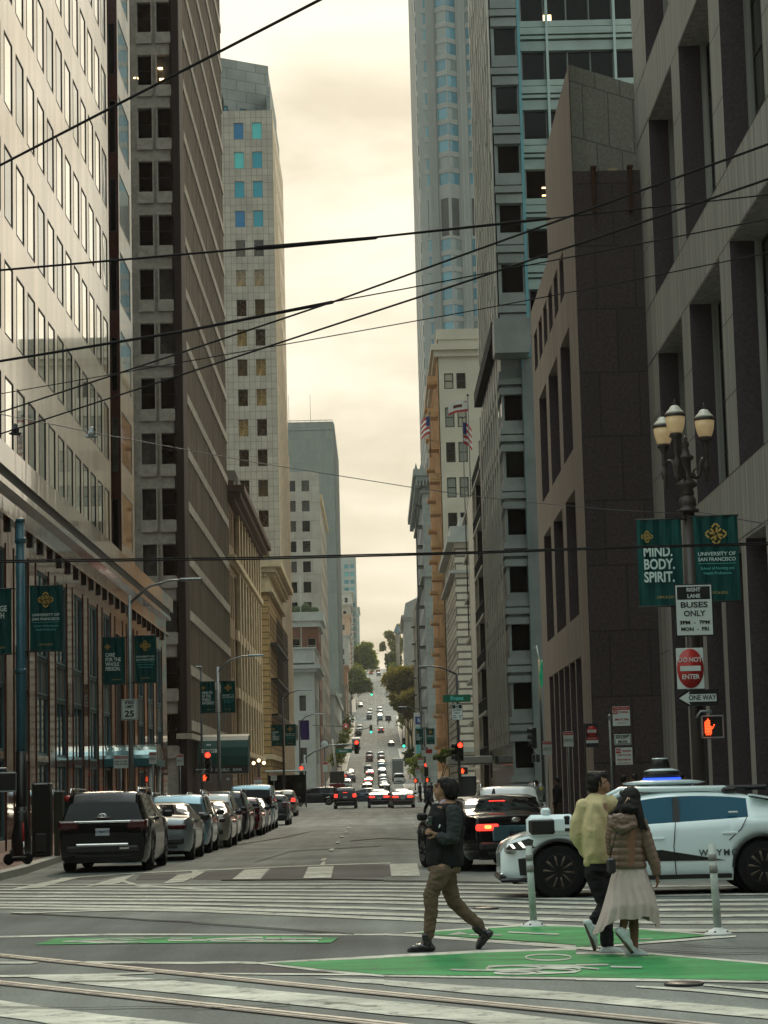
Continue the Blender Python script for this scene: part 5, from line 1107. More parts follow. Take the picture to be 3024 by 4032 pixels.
slab('headlight_unit',[(4.05,.80),(4.28,.87),(4.55,.80),(4.62,.72),(4.40,.70),(4.2,.73)],mat('headlamp_dark',(.03,.03,.03),.08,coat=1),.01,-.90)
b=MB(); b.prism([(4.32,.74),(4.36,.735),(4.44,.82),(4.39,.83)],0,-.925,-.90); b.prism([(4.47,.735),(4.51,.73),(4.56,.79),(4.52,.80)],0,-.925,-.86); b.build('daytime_lamp',mat('lamp_lit_white',(.8,.8,.75),.3,emit=((1,.9,.75),1.2)),av)
slab('air_intake',[(4.30,.34),(4.42,.34),(4.44,.58),(4.26,.60)],M_black,.02,-.90)
b=MB(); b.bbox((0,4.60,.56),(1.25,.12,.28),.05); b.build('grille',M_black,av); b=MB(); b.bbox((0,4.66,.30),(1.5,.10,.10),.03); b.bbox((-.80,4.45,.27),(.2,.5,.06),.02); b.build('front_splitter',M_black,av); b=MB(); b.bbox((-.55,4.68,.36),(.5,.04,.03),.01); b.build('splitter_trim',M_chrome,av)
# fender sensor pod, roof rack and dome
b=MB(); b.bbox((-.93,3.95,1.06),(.26,.72,.30),.07); b.bbox((-.93,4.02,1.25),(.16,.14,.12),.03); b.build('fender_sensor_pod',P_av,av); b=MB(); b.bbox((-1.03,4.08,1.045),(.10,.40,.24),.05); b.bbox((-1.04,3.72,1.12),(.06,.09,.14),.02); b.bbox((-1.04,3.72,.99),(.05,.09,.06),.015); b.build('sensor_window',M_black,av)
b=MB(); b.bbox((-.93,4.02,1.32),(.06,.06,.05),.02); b.build('sensor_beacon',M_tailoff,av)
b=MB(); b.tube([(-.60,1.2,1.44),(-.62,1.35,1.53),(-.62,2.75,1.54),(-.58,3.1,1.38)],.042,8); b.tube([(.60,1.2,1.44),(.62,1.35,1.53),(.62,2.75,1.54),(.58,3.1,1.38)],.042,8); b.bbox((0,1.75,1.54),(1.2,.4,.06),.02); b.bbox((0,2.5,1.54),(1.2,.3,.06),.02); b.build('roof_rack',P_av,av)

for c_,d_ in (((-.60,1.28,1.50),(.18,.22,.09)),((-.58,2.75,1.49),(.18,.3,.09)),((.1,1.1,1.53),(1.0,.9,.08))): b=MB(); b.bbox(c_,d_,.03); b.build('rack_mount',M_black,av)
b=MB(); b.lathe((0,2.15,0),[(.30,1.58),(.60,1.615),(.64,1.635),(.45,1.665),(.30,1.68)],28,0,Matrix.Diagonal((.9,1.0,1,1))); b.build('roof_dish',P_av,av)
b=MB(); b.lathe((0,2.18,0),[(.285,1.682),(.29,1.70),(.285,1.705)],28,0,Matrix.Diagonal((.95,1,1,1))); b.build('dome_light_ring',mat('ring_blue',(.01,.02,.1),.3,emit=((.04,.12,1),1.0)),av)
b=MB(); b.lathe((0,2.18,0),[(.275,1.705),(.27,1.79),(.23,1.82)],28,0,Matrix.Diagonal((.95,1,1,1))); b.lathe((0,2.2,0),[(.12,1.83),(.155,1.86),(.125,1.985),(.12,1.99)],20); b.build('sensor_dome',M_black,av)
b=MB(); b.lathe((0,2.18,0),[(.24,1.80),(.275,1.808),(.19,1.835),(.15,1.845)],28,0,Matrix.Diagonal((.95,1,1,1))); b.lathe((0,2.2,0),[(.125,1.985),(.12,1.998),(.04,2.0)],20); b.build('dome_cap',P_av,av)
slab('spoiler',[(.05,1.25),(.62,1.37),(1.0,1.44),(1.0,1.41),(.6,1.33),(.3,1.20)],P_av,.3,-.62)
b=MB(); b.prism([(2.06,1.06),(2.16,1.06),(2.14,1.40),(2.05,1.41)],0,-.90,-.70); b.v=[(x+ (z-1.06)*.34,y,z) for x,y,z in b.v]; b.build('door_pillar',M_black,av)
b=MB(); b.bbox((sx+.03,1.28,1.18),(.03,.14,.03),.01); b.build('window_reflector',M_signw,av)
# ------------------------------------------------------------------ poles, lamps, banners, signs
def usf_logo(parent,x,z,r,y=-.02,m=None):
    m=m or M_gold; b=MB(); t=r*.085
    def bar(p,q,w=t): 
        d=Vector((q[0]-p[0],q[1]-p[1])); n=Vector((-d.y,d.x)).normalized()*w; b.prism([(p[0]+n.x,p[1]+n.y),(p[0]-n.x,p[1]-n.y),(q[0]-n.x,q[1]-n.y),(q[0]+n.x,q[1]+n.y)],1,-.004,0)
    for a in range(4):
        c,s_=math.cos(a*math.pi/2),math.sin(a*math.pi/2); R_=lambda u,v:((u*c-v*s_)*r,(u*s_+v*c)*r)
        bar(R_(0.03,1.0),R_(.36,.66)); bar(R_(-.03,1.0),R_(-.36,.66)); bar(R_(.11,.62),R_(.11,.11)); bar(R_(-.11,.62),R_(-.11,.11)); bar(R_(.24,.24),R_(.5,.5)); bar(R_(.2,.12),R_(.62,.12),t*.8)
    return b.build('emblem',m,parent,(x,y,z))
def banner(x,y,z,w,h,lab,side,words=None,full=False,m=None,sizes=.2,wave=.03,yaw=0):
    """cloth on two arms beside a pole; x,z centre of the cloth"""
    o=thing('street_banner',lab,'banner',(x,y,z),yaw); b=MB(); nx,nz=14,10
    for i in range(nx):
        for j in range(nz):
            def P(i,j): u=i/nx-.5; v=j/nz-.5; d=wave*math.sin(u*22+v*4)*(0.4+.6*(.5+v)); return (u*w,d,v*h)
            b.add([P(i,j),P(i+1,j),P(i+1,j+1),P(i,j+1)],[(0,1,2,3)],0,True)
    b.build('cloth',m or M_ban,o); b=MB()
    for zz in (h/2,-h/2): b.cyl((-w/2-.02 if side<0 else -w/2-.1,0,zz),(w/2+.1 if side<0 else w/2+.02,0,zz),.018,n=6)
    b.build('banner_arm',M_dark,o)
    if full:
        usf_logo(o,0,h*.285,w*.235,-.05); text('UNIVERSITY OF',w*.115,M_bant,o,(0,-.05,h*.052),bold=.001,fit=w*.84); text('SAN FRANCISCO',w*.115,M_bant,o,(0,-.05,-h*.012),bold=.001,fit=w*.84); b=MB(); b.box(-w*.42,w*.42,-.052,-.048,-h*.062,-h*.062+.008); b.build('rule',M_bantc,o)
        text('School of Nursing and',w*.085,M_bantc,o,(0,-.05,-h*.115),fit=w*.74); text('Health Professions',w*.085,M_bantc,o,(0,-.05,-h*.172),fit=w*.62); text('USFCA.EDU',w*.08,M_gold,o,(0,-.05,-h*.40),fit=w*.42)
    elif words:
        usf_logo(o,-w*.28,h*.30,w*.13,-.05); L_=words.split('\n'); n=len(L_); sp_=sizes*.90
        for i,t_ in enumerate(L_): text(t_,sizes,M_bant,o,(-w*.38,-.052,-h*.025+((n-1)/2-i)*sp_),align='LEFT',bold=sizes*.028,sx=.74)
        text('USFCA.EDU',w*.08,M_gold,o,(w*.10,-.05,-h*.40),fit=w*.42)
    return o
def plate(name,lab,cat,x,y,z,w,h,m,border=None,r=0,lines=(),yaw=0,shapes=None,group=None):
    """flat metal sign; lines = (text,size,material,dx,dz,scale_x)"""
    o=thing(name,lab,cat,(x,y,z),yaw,group); b=MB(); b.bbox((0,.0,0),(w,.012,h),.005); b.build('sign_plate',m,o)
    if border:
        t=w*.035; b=MB()
        for q in ((-w/2+t,w/2-t,h/2-2*t,h/2-t),(-w/2+t,w/2-t,-h/2+t,-h/2+2*t),(-w/2+t,-w/2+2*t,-h/2+2*t,h/2-2*t),(w/2-2*t,w/2-t,-h/2+2*t,h/2-2*t)): b.box(q[0],q[1],-.010,-.006,q[2],q[3])
        b.build('sign_border',border,o)
    for L_ in lines: text(L_[0],L_[1],L_[2],o,(L_[3],-.0125,L_[4]),bold=L_[1]*.028,sx=L_[5] if len(L_)>5 else .9)
    if shapes: shapes(o)
    return o
def panel(o,x0,x1,z0,z1,m,name='panel',y=-.009): b=MB(); b.box(x0,x1,y,-.0065,z0,z1); return b.build(name,m,o)
def hand(parent,x,y,z,s=1.,led=True):
    b=MB(); 
    def blob(u,v): b.box(x+(u-.006)*s*1.,x+(u+.006)*s,y-.004,y,z+(v-.006)*s,z+(v+.006)*s)
    def blob(u,v): b.ell((x+u*s,y,z+v*s),(.011*s,.006,.011*s),4)
    for u in (-.045,-.022,.0,.022,.045):
        for k in range(5): blob(u,-.09+.023*k)
    for u,n in ((-.045,3),(-.022,4),(0,5),(.022,4)):
        for k in range(n): blob(u,.025+.023*k)
    for k in range(3): blob(.068+.014*k,-.02+.024*k)
    for u in(-.03,0,.03): blob(u,-.115)
    return b.build('hand_symbol',M_hand,parent)
def ped_signal(x,y,z,lab,lit=True,yaw=0):
    o=thing('pedestrian_signal',lab,'signal',(x,y,z),yaw); b=MB(); b.bbox((0,.12,0),(.47,.24,.44),.04); b.build('housing',M_black,o); b=MB()
    for q in ((-.225,.225,.19,.22),(-.225,.225,-.22,-.19)): b.bbox(((q[0]+q[1])/2,-.02,(q[2]+q[3])/2),(q[1]-q[0],.05,.03),.01)
    for xx in(-.21,.21): b.bbox((xx,-.02,0),(.03,.05,.44),.01)
    b.build('visor_frame',M_galv,o)
    if lit: hand(o,-.09,-.012,0,1.25)
    b=MB(); b.tube([(-.3,.12,.18),(-.2,.12,.30),(0,.12,.30),(0,.12,.22)],.03,8); b.build('bracket',M_galv,o); return o
def signal(x,y,z,lab,colr,yaw=0,which=0,s=1.):
    o=thing('traffic_light',lab,'traffic light',(x,y,z),yaw); o.scale=(s,s,s); b=MB(); b.bbox((0,.1,0),(.36,.22,1.08),.04); b.build('housing',M_black,o)
    for k in range(3):
        zz=.35-.35*k; b=MB(); b.lathe((0,-.02,zz),[(.14,-.01),(.14,.01),(.10,.03),(.02,.035)],18,0,Matrix.Rotation(math.pi/2,4,'X')); b.build('lens',(colr if k==which else M_black),o)
        b=MB(); n=12
        for i in range(n):
            a0=math.pi*(-.15+1.3*i/n); a1=math.pi*(-.15+1.3*(i+1)/n); b.quad((.16*math.cos(a0),0,zz+.16*math.sin(a0)),(.16*math.cos(a1),0,zz+.16*math.sin(a1)),(.16*math.cos(a1),-.22,zz+.16*math.sin(a1)),(.16*math.cos(a0),-.22,zz+.16*math.sin(a0)))
        b.build('visor',M_black,o)
    return o
def pole(name,lab,x,y,z0,z1,r0,r1,m,base=True,arm=None,cat='lamp post',rake=0):
    o=thing(name,lab,cat,(x,y,z0)); h=z1-z0; b=MB(); b.cyl((0,0,0),(0,0,h),r0,r1,16); b.build('pole',m,o)
    if base: b=MB(); b.lathe((0,0,0),[(r0*1.9,0),(r0*1.9,.08),(r0*1.5,.12),(r0*1.25,.5),(r0*1.02,.62)],16); b.build('base',m,o)
    if arm:
        ax,az=arm; b=MB(); b.tube([(0,0,h-.25),(ax*.35,0,h+az*.6),(ax*.72,0,h+az),(ax,0,h+az+.02)],[.05,.04,.035,.03],8); b.build('arm',m,o)
        b=MB(); b.bbox((ax+.22*(1 if ax>0 else -1),0,h+az+.02),(.75,.24,.10),.04); b.build('lamp_head',M_galv,o)
    return o
# near left
p=pole('trolley_pole','thick teal painted steel trolley pole with a black lower part at the left edge','',54,.15,8.5,.125,.105,M_teal,cat='pole') if False else pole('trolley_pole','thick teal painted steel trolley pole with a black lower part at the left edge',-8.73,54,.15,8.52,.118,.105,M_teal,cat='pole')
b=MB(); b.cyl((0,0,0),(0,0,2.65),.135,n=16); b.lathe((0,0,0),[(.26,0),(.24,.6),(.17,.9),(.14,1.3)],16); b.build('black_sleeve',M_black,p); b=MB(); b.lathe((0,0,0),[(.125,7.78),(.14,7.8),(.14,7.9),(.125,7.92)],14); b.lathe((0,0,0),[(.12,4.55),(.14,4.57),(.14,4.65),(.12,4.67)],14); b.lathe((0,0,8.3),[(.12,0),(.12,.08),(.03,.12)],14); b.build('clamp',M_teal,p)
banner(-8.1,54,6.05,.80,1.62,'green University banner right of the teal trolley pole at the left edge',1,full=True); banner(-9.35,54,6.0,.80,1.62,'green banner cut off by the left edge, left of the teal trolley pole',-1,'CHANGE\nHEALTH\nCARE\nFROM\nHERE.',sizes=.195)
p=pole('signal_post','thin black post carrying the dark pedestrian signal at the left edge',-8.55,49.4,.15,2.5,.05,.05,M_black,False,cat='post'); ped_signal(-8.30,49.3,2.02,'unlit dark pedestrian signal box seen from the back at the left edge',False,math.radians(12))
# utility boxes
o=thing('utility_cabinet','tall black utility cabinet with a pale top edge on the left pavement','cabinet',(-8.75,57.5,.15)); b=MB(); b.bbox((0,0,.95),(.48,.5,1.9),.03); b.build('cabinet_body',M_black,o); b=MB(); b.bbox((0,-.02,1.86),(.36,.52,.05),.02); b.build('top_trim',M_galv,o); b=MB(); b.bbox((0,-.27,.35),(.28,.06,.5),.04); b.build('door',M_dark,o)
o=thing('utility_cabinet','narrow olive green cabinet standing against the tall black one','cabinet',(-8.34,57.7,.15)); b=MB(); b.bbox((0,0,.82),(.22,.4,1.64),.02); b.build('cabinet_body',mat('olive',(.05,.05,.03),.5),o); b=MB(); b.bbox((0,0,1.66),(.26,.44,.04),.01); b.build('lid',M_galv,o)
o=thing('parking_meter','dark post meter with a red top and a small cyan label beside the cabinets','parking meter',(-8.1,57.6,.15)); b=MB(); b.cyl((0,0,0),(0,0,1.05),.03,n=8); b.lathe((0,0,0),[(.12,0),(.10,.03),(.03,.05)],10); b.build('post',M_galv,o); b=MB(); b.bbox((0,0,1.2),(.14,.14,.42),.04); b.build('meter_head',M_black,o); b=MB(); b.ell((0,0,1.47),(.11,.1,.09),8); b.build('meter_cap',M_signr,o); b=MB(); b.bbox((0,-.075,1.18),(.09,.01,.06),.003); b.build('label_plate',M_bantc,o)
# scooter
o=thing('electric_scooter','parked electric scooter with a red and grey stem by the black post at left','scooter',(-8.35,50.5,.152),math.radians(35))
for yy in (-.10,.32): 
    b=MB(); b.lathe((0,0,0),[(.06,-.03),(.125,-.03),(.135,0),(.125,.03),(.06,.03)],18,0,Matrix.Rotation(math.pi/2,4,'X')); b.build('wheel',M_tyre,o,(yy*1.1,0,.135))
b=MB(); b.bbox((.12,0,.17),(.36,.13,.05),.02); b.tube([(-.08,0,.17),(-.06,0,.30),(-.02,0,.36)],.03,8); b.build('deck',M_dark,o); b=MB(); b.tube([(.27,0,.2),(.26,0,.52)],.03,8); b.build('fork',M_steel,o)
b=MB(); b.tube([(.26,0,.5),(.24,0,.95)],.028,8); b.build('stem',M_signr,o); b=MB(); b.tube([(.24,0,.93),(.22,0,1.22)],.022,8); b.tube([(.22,-.2,1.2),(.22,.2,1.2)],.014,6); b.build('handlebar',M_galv,o)
# left light poles with arms
A=atY(510,2345,70); p=pole('street_lamp','slim grey street lamp with a long arm, carrying the speed limit sign',A[0],70,.15,A[2],.09,.06,M_galv,arm=(1.75,.45))
banner(A[0]-.50,69.9,5.95,.72,1.50,'green banner reading CARE FOR THE WHOLE PERSON left of the grey lamp pole',-1,'CARE\nFOR THE\nWHOLE\nPERSON.',sizes=.165); banner(A[0]+.50,69.9,5.98,.70,1.50,'green University banner right of the grey lamp pole, above the speed limit sign',1,full=True)
q=atY(510,2794,69.8); plate('speed_limit_sign','white SPEED LIMIT 25 sign on the grey lamp pole','sign',q[0],69.8,q[2],.54,.66,M_signw,M_signk,lines=(('SPEED',.125,M_signk,0,.215,.95),('LIMIT',.125,M_signk,0,.085,.95),('25',.27,M_signk,0,-.14,1.15)))
def parksign(px,py,Y,lab,w=.30,h=.45,top='NO PARKING',txt='7AM TO 6PM\nMON FRI',post=True,name='parking_sign',z0=.15):
    q=atY(px,py,Y); 
    def sh(o): panel(o,-w/2+.01,w/2-.01,h*.26,h/2-.01,M_signr); text(top,w*.15,M_signw,o,(0,-.0125,h*.37),bold=.001); text(txt,w*.15,M_signk,o,(0,-.0125,-h*.08),bold=.001,ls=1.2)
    o=plate(name,lab,'sign',q[0],Y,q[2],w,h,M_signw,None,shapes=sh)
    if post: b=MB(); b.cyl((0,.03,-q[2]+z0+zr(Y)),(0,.03,h/2+.02),.025,n=8); b.build('post',M_galv,o)
    return o
parksign(476,3000,63,'faded no parking sign left of the grey lamp pole before the teal canopy',.42,.36,'NO PARKING','8AM TO 6PM\nTUES & THUR')
parksign(602,2985,74,'red topped parking sign at the right end of the teal canopy',.26,.40)
parksign(709,2992,96,'red topped parking sign on a thin post before the dark stone corner',.30,.50)
A=atY(857,2625,101); p=pole('street_lamp','tall brown grey street lamp with an arm in front of the dark green awning',A[0],101,.2,A[2],.10,.06,M_galv,arm=(1.55,.45))
banner(A[0]-.47,100.9,atY(857,2745,101)[2],.68,1.44,'green banner reading HEALTH IN THE PUBLIC INTEREST on the lamp before the dark awning',-1,'HEALTH\nIN THE\nPUBLIC\nINTEREST.',sizes=.175); banner(A[0]+.47,100.9,atY(857,2745,101)[2],.66,1.44,'green University emblem banner on the lamp in front of the dark awning',1,full=True)
# Front Street signals, left
A=atY(790,2630,116); p=pole('signal_pole','dark signal pole with a small camera head on the near left corner',A[0],116,.1,A[2],.07,.05,M_dark,cat='pole'); b=MB(); b.bbox((-.1,0,A[2]-.05),(.35,.18,.12),.04); b.build('camera_head',M_galv,p)
q=atY(824,2957,115.8); plate('street_name_plate','white FRONT street name plate on the dark left signal pole','sign',q[0],115.8,q[2],.80,.20,M_signw,lines=(('FRONT',.17,M_signk,0,0,1.15),)); q=atY(822,2941,115.8); plate('block_number_plate','tiny white number plate above the FRONT name plate','sign',q[0],115.75,q[2]+.1,.24,.08,M_signw)
q=atY(818,3000,115.5); signal(q[0],115.5,q[2],'left red traffic light below the FRONT name plate',M_red)
q=atY(812,3062,115.5); ped_signal(q[0],115.5,q[2],'left orange hand signal near the dark awning',True)
def arrow(o,w,h,d=-1):
    b=MB(); b.prism([(d*w*.44,0),(d*w*.20,h*.38),(d*w*.24,h*.16),(-d*w*.40,h*.16),(-d*w*.40,-h*.16),(d*w*.24,-h*.16),(d*w*.20,-h*.38)],1,-.010,-.0065); b.build('arrow',M_signw,o)
q=atY(792,3030,115.4); plate('one_way_sign','small black ONE WAY arrow sign pointing right at the left signal pole','sign',q[0],115.4,q[2],.66,.20,M_signk,shapes=lambda o:(arrow(o,.66,.2,1),text('ONE WAY',.075,M_signk,o,(-.05,-.0125,0),bold=.002)))
# bank awning
o=thing('bank_awning','large dark green curved awning reading FIRST REPUBLIC BANK over the left pavement','awning',(-8.75,126.3,2.9)); prof=[(0,.38),(0,.95),(.12,1.45),(.45,1.86),(1.0,2.1),(2.2,2.25),(2.2,.38)]
b=MB(); b.prism([(p_[0]-.0,p_[1]) for p_ in prof],0,-1.5,1.32); b.build('canvas',mat('awning_green',(.015,.055,.045),.5,noise=(1,.25)),o); b=MB(); b.prism([(-.01,-.05),(-.01,.42),(2.2,.42),(2.2,-.05)],0,-1.5,1.32); b.build('valance',M_black,o)
text('FIRST   REPUBLIC   BANK',.235,M_signw,o,(-.1,-.015,.16),name='lettering',sx=.82)
for xx in (-1.42,1.24): b=MB(); b.cyl((xx,.1,-2.85),(xx,.1,0),.03,n=8); b.build('awning_post',M_dark,o)
for xx in (.15,.55): b=MB(); b.bbox((xx,.3,-.35),(.18,.02,.14),.01); b.build('hanging_card',M_signw,o)
def globes(x,y,z,lab):
    o=thing('globe_lamp',lab,'lamp',(x,y,z)); b=MB(); b.cyl((0,0,0),(0,0,3.4),.05,n=8); b.tube([(-.35,0,3.35),(0,0,3.1),(.35,0,3.35)],.03,6); b.build('post',M_black,o)
    for xx,zz in ((-.35,3.45),(0,3.62),(.35,3.45)): b=MB(); b.ell((xx,0,zz),(.12,.12,.12),8); b.build('globe',mat('globe_lit',(.8,.7,.5),.4,emit=((1,.72,.4),2.5)),o)
q=atY(1020,3070,150); globes(q[0],150,.3,'cluster of three lit globes on a black post before the sandstone building')
# parking meters in a row
for k,(px,Y,lb) in enumerate(((1022,142,'first'),(1043,147,'second'),(1063,152,'third'),(1078,158,'fourth'),(1090,164,'fifth'))):
    q=atY(px,3130,Y); o=thing('parking_meter','%s grey parking meter in the row on the left pavement past the side street'%lb,'parking meter',(-7.75,Y,zr(Y)+.15),group='parking meters on the left'); b=MB(); b.cyl((0,0,0),(0,0,1.1),.035,n=8); b.lathe((0,0,0),[(.2,0),(.16,.03),(.04,.05)],10); b.build('post',M_dark,o); b=MB(); b.ell((0,0,1.3),(.13,.09,.2),8); b.build('meter_head',M_galv,o)
A=atY(1112,2745,169); p=pole('street_lamp','dark street lamp between two dark banners on the left before the second crossing',A[0],169,.3,A[2],.10,.06,M_dark,arm=(1.7,.5))
zb_=atY(1112,2895,169)[2]; banner(A[0]-.48,168.9,zb_,.85,1.62,'dark banner reading LEARN DO IMPACT REPEAT on the left before the second crossing',-1,'LEARN.\nDO.\nIMPACT.\nREPEAT.',sizes=.20); banner(A[0]+.55,168.9,zb_,.85,1.62,'dark emblem banner beside the LEARN banner',1,full=True)
parksign(1078,3060,168,'pale parking sign standing left of the LEARN banners',.46,.50); parksign(1016,3080,140,'pale two part parking sign at the start of the meter row',.50,.62)
q=atY(1120,3008,172); o=thing('bus_shelter','white roofed bus shelter on the left pavement before the second crossing','shelter',(q[0],176,zr(176)+.15)); b=MB(); b.bbox((0,0,2.9),(3.4,1.5,.14),.05); b.build('shelter_roof',M_signw,o)
for xx in(-1.5,1.5): b=MB(); b.cyl((xx,0,0),(xx,0,2.85),.05,n=8); b.build('post',M_dark,o)
b=MB(); b.bbox((0,.6,1.5),(3.0,.04,2.2),.01); b.build('glass_panel',M_cglass,o)
A=atY(1178,2835,196); p=pole('signal_pole','dark pole with a lamp arm and purple banner at the left second crossing',A[0],196,.4,A[2],.09,.06,M_dark,arm=(1.6,.45),cat='pole')
banner(atY(1196,2875,195.8)[0]+.1,195.8,atY(1196,2875,196)[2],.78,1.7,'purple banner on the left pole at the second crossing',1,m=M_purple); banner(atY(1160,2875,195.8)[0],195.8,atY(1160,2885,196)[2],.62,1.3,'grey banner left of the purple banner at the second crossing',-1,m=M_galv)
q=atY(1187,3026,195); signal(q[0],195,q[2]-.35,'red traffic light on the pole below the purple banner',M_red,s=1.1); q=atY(1175,3085,195); ped_signal(q[0],195,q[2],'small orange hand signal left of the second crossing',True)
p0=atY(1200,2985,199); o=thing('mast_arm_signal_pole','grey mast arm reaching over the street with the Battery name sign','signal mast',(p0[0],199,zr(199)+.1)); b=MB(); b.cyl((0,0,0),(0,0,p0[2]-.3),.11,.09,12); b.build('pole',M_galv,o)
e0=[atY(*t_,199) for t_ in ((1200,2985),(1235,2960),(1290,2936),(1340,2932),(1395,2930))]; b=MB(); b.tube([(t_[0]-p0[0],0,t_[2]-zr(199)-.1) for t_ in e0],[.09,.08,.07,.06,.05],8); b.build('mast_arm',M_galv,o)
q=atY(1353,2957,198.8); plate('street_name_sign','green Battery street name sign hanging from the mast arm','sign',q[0],198.8,q[2],1.48,.36,mat('sign_teal_bright',(.02,.20,.17),.4),lines=(('Battery',.26,M_signw,0,0,1.05),))
q=atY(1404,2926,198.5); signal(q[0],198.5,q[2]-.35,'large red traffic light at the tip of the mast arm',M_red,s=1.15)
q=atY(1278,2930,205); o=thing('clock_sign','round white disc sign on a dark post left of the mast arm','sign',(q[0],205,zr(205))); b=MB(); b.cyl((0,0,0),(0,0,q[2]+1.0),.05,n=8); b.build('post',M_dark,o); b=MB(); b.lathe((0,-.1,q[2]-zr(205)),[(.36,-.03),(.38,0),(.36,.03)],20,0,Matrix.Rotation(math.pi/2,4,'X')); b.build('disc',M_signw,o); b=MB(); b.tube([(.40*math.cos(a*.3142),-.13,q[2]-zr(205)+.40*math.sin(a*.3142)) for a in range(21)],.03,5); b.build('disc_rim',M_black,o)
parksign(1281,3020,203,'white no turn sign with a red ring below the round disc',.44,.9,'','',z0=.1)
q=atY(1362,2860,330); o=thing('triangle_shop_sign','round red sign with a white triangle on the left buildings','sign',(q[0],330,q[2])); b=MB(); b.lathe((0,0,0),[(.40,-.06),(.42,0),(.40,.06)],24,0,Matrix.Rotation(math.pi/2,4,'X')); b.build('disc',M_signr,o); b=MB(); b.prism([(-.2,-.15),(.2,-.15),(0,.24)],1,-.09,-.061); b.build('triangle',M_signw,o); b=MB(); b.tube([(-.4,0.1,0),(-5,.3,.3)],.06,6); b.build('bracket',M_dark,o)
# right side Front Street pole
A=atY(1798,2655,131); p=pole('street_lamp','dark street lamp arching left over the street, carrying the green Front sign',A[0],131,.2,A[2],.10,.07,M_dark)
b=MB(); e0=[atY(*t_,131) for t_ in ((1797,2655),(1770,2642),(1735,2628),(1690,2622),(1665,2624))]; b.tube([(t_[0]-A[0],0,t_[2]-.2) for t_ in e0],[.06,.05,.045,.04,.03],8); b.build('arm',M_dark,p); b=MB(); t_=e0[-1]; b.bbox((t_[0]-A[0],0,t_[2]-.2),(.6,.22,.09),.03); b.build('lamp_head',M_galv,p)
q=atY(1799,2750,130.7); plate('street_name_sign','green Front street name sign on the dark lamp post at right','sign',q[0],130.7,q[2],1.64,.44,M_signg,lines=(('Front',.33,M_bantc,0,0,1.05),))
def buses(px,py,Y,lab,w,h,big=True):
    q=atY(px,py,Y)
    def sh(o):
        panel(o,-w*.44,w*.44,-h*.455,h*.20,M_signw)
        for t_,sz,mm,zz,fw_ in (('RIGHT',.10,M_signw,.385,.36),('LANE',.10,M_signw,.265,.33),('BUSES',.15,M_signk,.095,.70),('ONLY',.15,M_signk,-.07,.56),('3PM  -  7PM',.095,M_signk,-.24,.78),('MON  -  FRI',.095,M_signk,-.365,.72)): text(t_,h*sz,mm,o,(0,-.0135,h*zz),bold=h*.003,fit=w*fw_)
    return plate('bus_lane_sign',lab,'sign',q[0],Y,q[2],w,h,M_signk,M_signw,shapes=sh)
buses(1800,2803,130.7,'RIGHT LANE BUSES ONLY sign below the green Front sign',.66,.96)
q=atY(1812,2934,130.5); signal(q[0],130.5,q[2]-.37,'red traffic light on the right lamp post below the Front sign',M_red,s=1.05); q=atY(1795,2945,130.9); signal(q[0],131.3,q[2]-.25,'dark unlit side of a traffic light left of the right red light',M_black,yaw=-1.2)
q=atY(1822,3035,130.5); ped_signal(q[0]+.08,130.5,q[2],'orange hand signal below the right red traffic light',True)
o=thing('street_cabinet','tall dark signal cabinet behind the walking man at the far right corner','cabinet',(5.35,131.5,.3)); b=MB(); b.bbox((0,0,1.05),(1.0,.6,2.1),.04); b.build('cabinet_body',M_black,o); b=MB(); b.bbox((0,-.31,1.1),(.8,.03,1.7),.01); b.build('door',M_dark,o)
# signals and signs right, second crossing
A=atY(1669,2800,197); p=pole('signal_pole','dark pole with green banners on the right at the second crossing',A[0],197,.4,A[2],.09,.06,M_dark,cat='pole',arm=(-1.7,.4))
zb_=atY(1669,2900,197)[2]; banner(A[0]-.46,196.9,zb_,.72,1.4,'green banner with small white words left on the far right pole',-1,'YOU\nARE\nWORTH\nMORE.',sizes=.17); banner(A[0]+.52,196.9,zb_,.75,1.4,'green banner with gold emblem right on the far right pole',1,full=True)
buses(1672,2960,196.7,'small RIGHT LANE BUSES ONLY sign on the far right pole',.58,.86); q=atY(1678,3013,196.5); signal(q[0],196.5,q[2]-.37,'red traffic light on the far right pole of the second crossing',M_red,s=1.1); q=atY(1686,3071,196.5); ped_signal(q[0],196.5,q[2],'orange hand signal on the far right pole',True); q=atY(1650,3073,196.9); ped_signal(q[0]-.2,199,q[2],'dimmer orange hand signal left of the far right pole',True)
parksign(1656,3000,192,'pale parking sign left of the far right pole',.5,.62); parksign(1644,3038,188,'second pale parking sign lower left of the far right pole',.42,.60); parksign(1690,2985,180,'large plain white notice right of the far right pole',.55,1.5,'','')
for px,py,Y,lb in ((1463,2733,760,'upper green traffic light hanging over the hill street'),(1461,2880,610,'lower green traffic light hanging over the hill street')):
    q=atY(px,py,Y); o_=signal(q[0],Y,q[2]+.6,lb,M_grn,which=2,s=2.2)
    o=thing('signal_mast','curved mast arm holding the %s'%lb.replace(' hanging over the hill street',''),'signal mast',(-6.9,Y,zr(Y))); b=MB(); b.cyl((0,0,0),(0,0,q[2]-zr(Y)-1),.16,.12,8); b.tube([(0,0,q[2]-zr(Y)-1),(2,0,q[2]-zr(Y)+.4),(q[0]+6.9,0,q[2]-zr(Y)+1.2)],.12,6); b.build('mast',M_dark,o)
q=atY(1590,2925,480); signal(q[0],480,q[2],'green traffic light on the right kerb left of the hanging trees',M_grn,which=2,s=2.0)
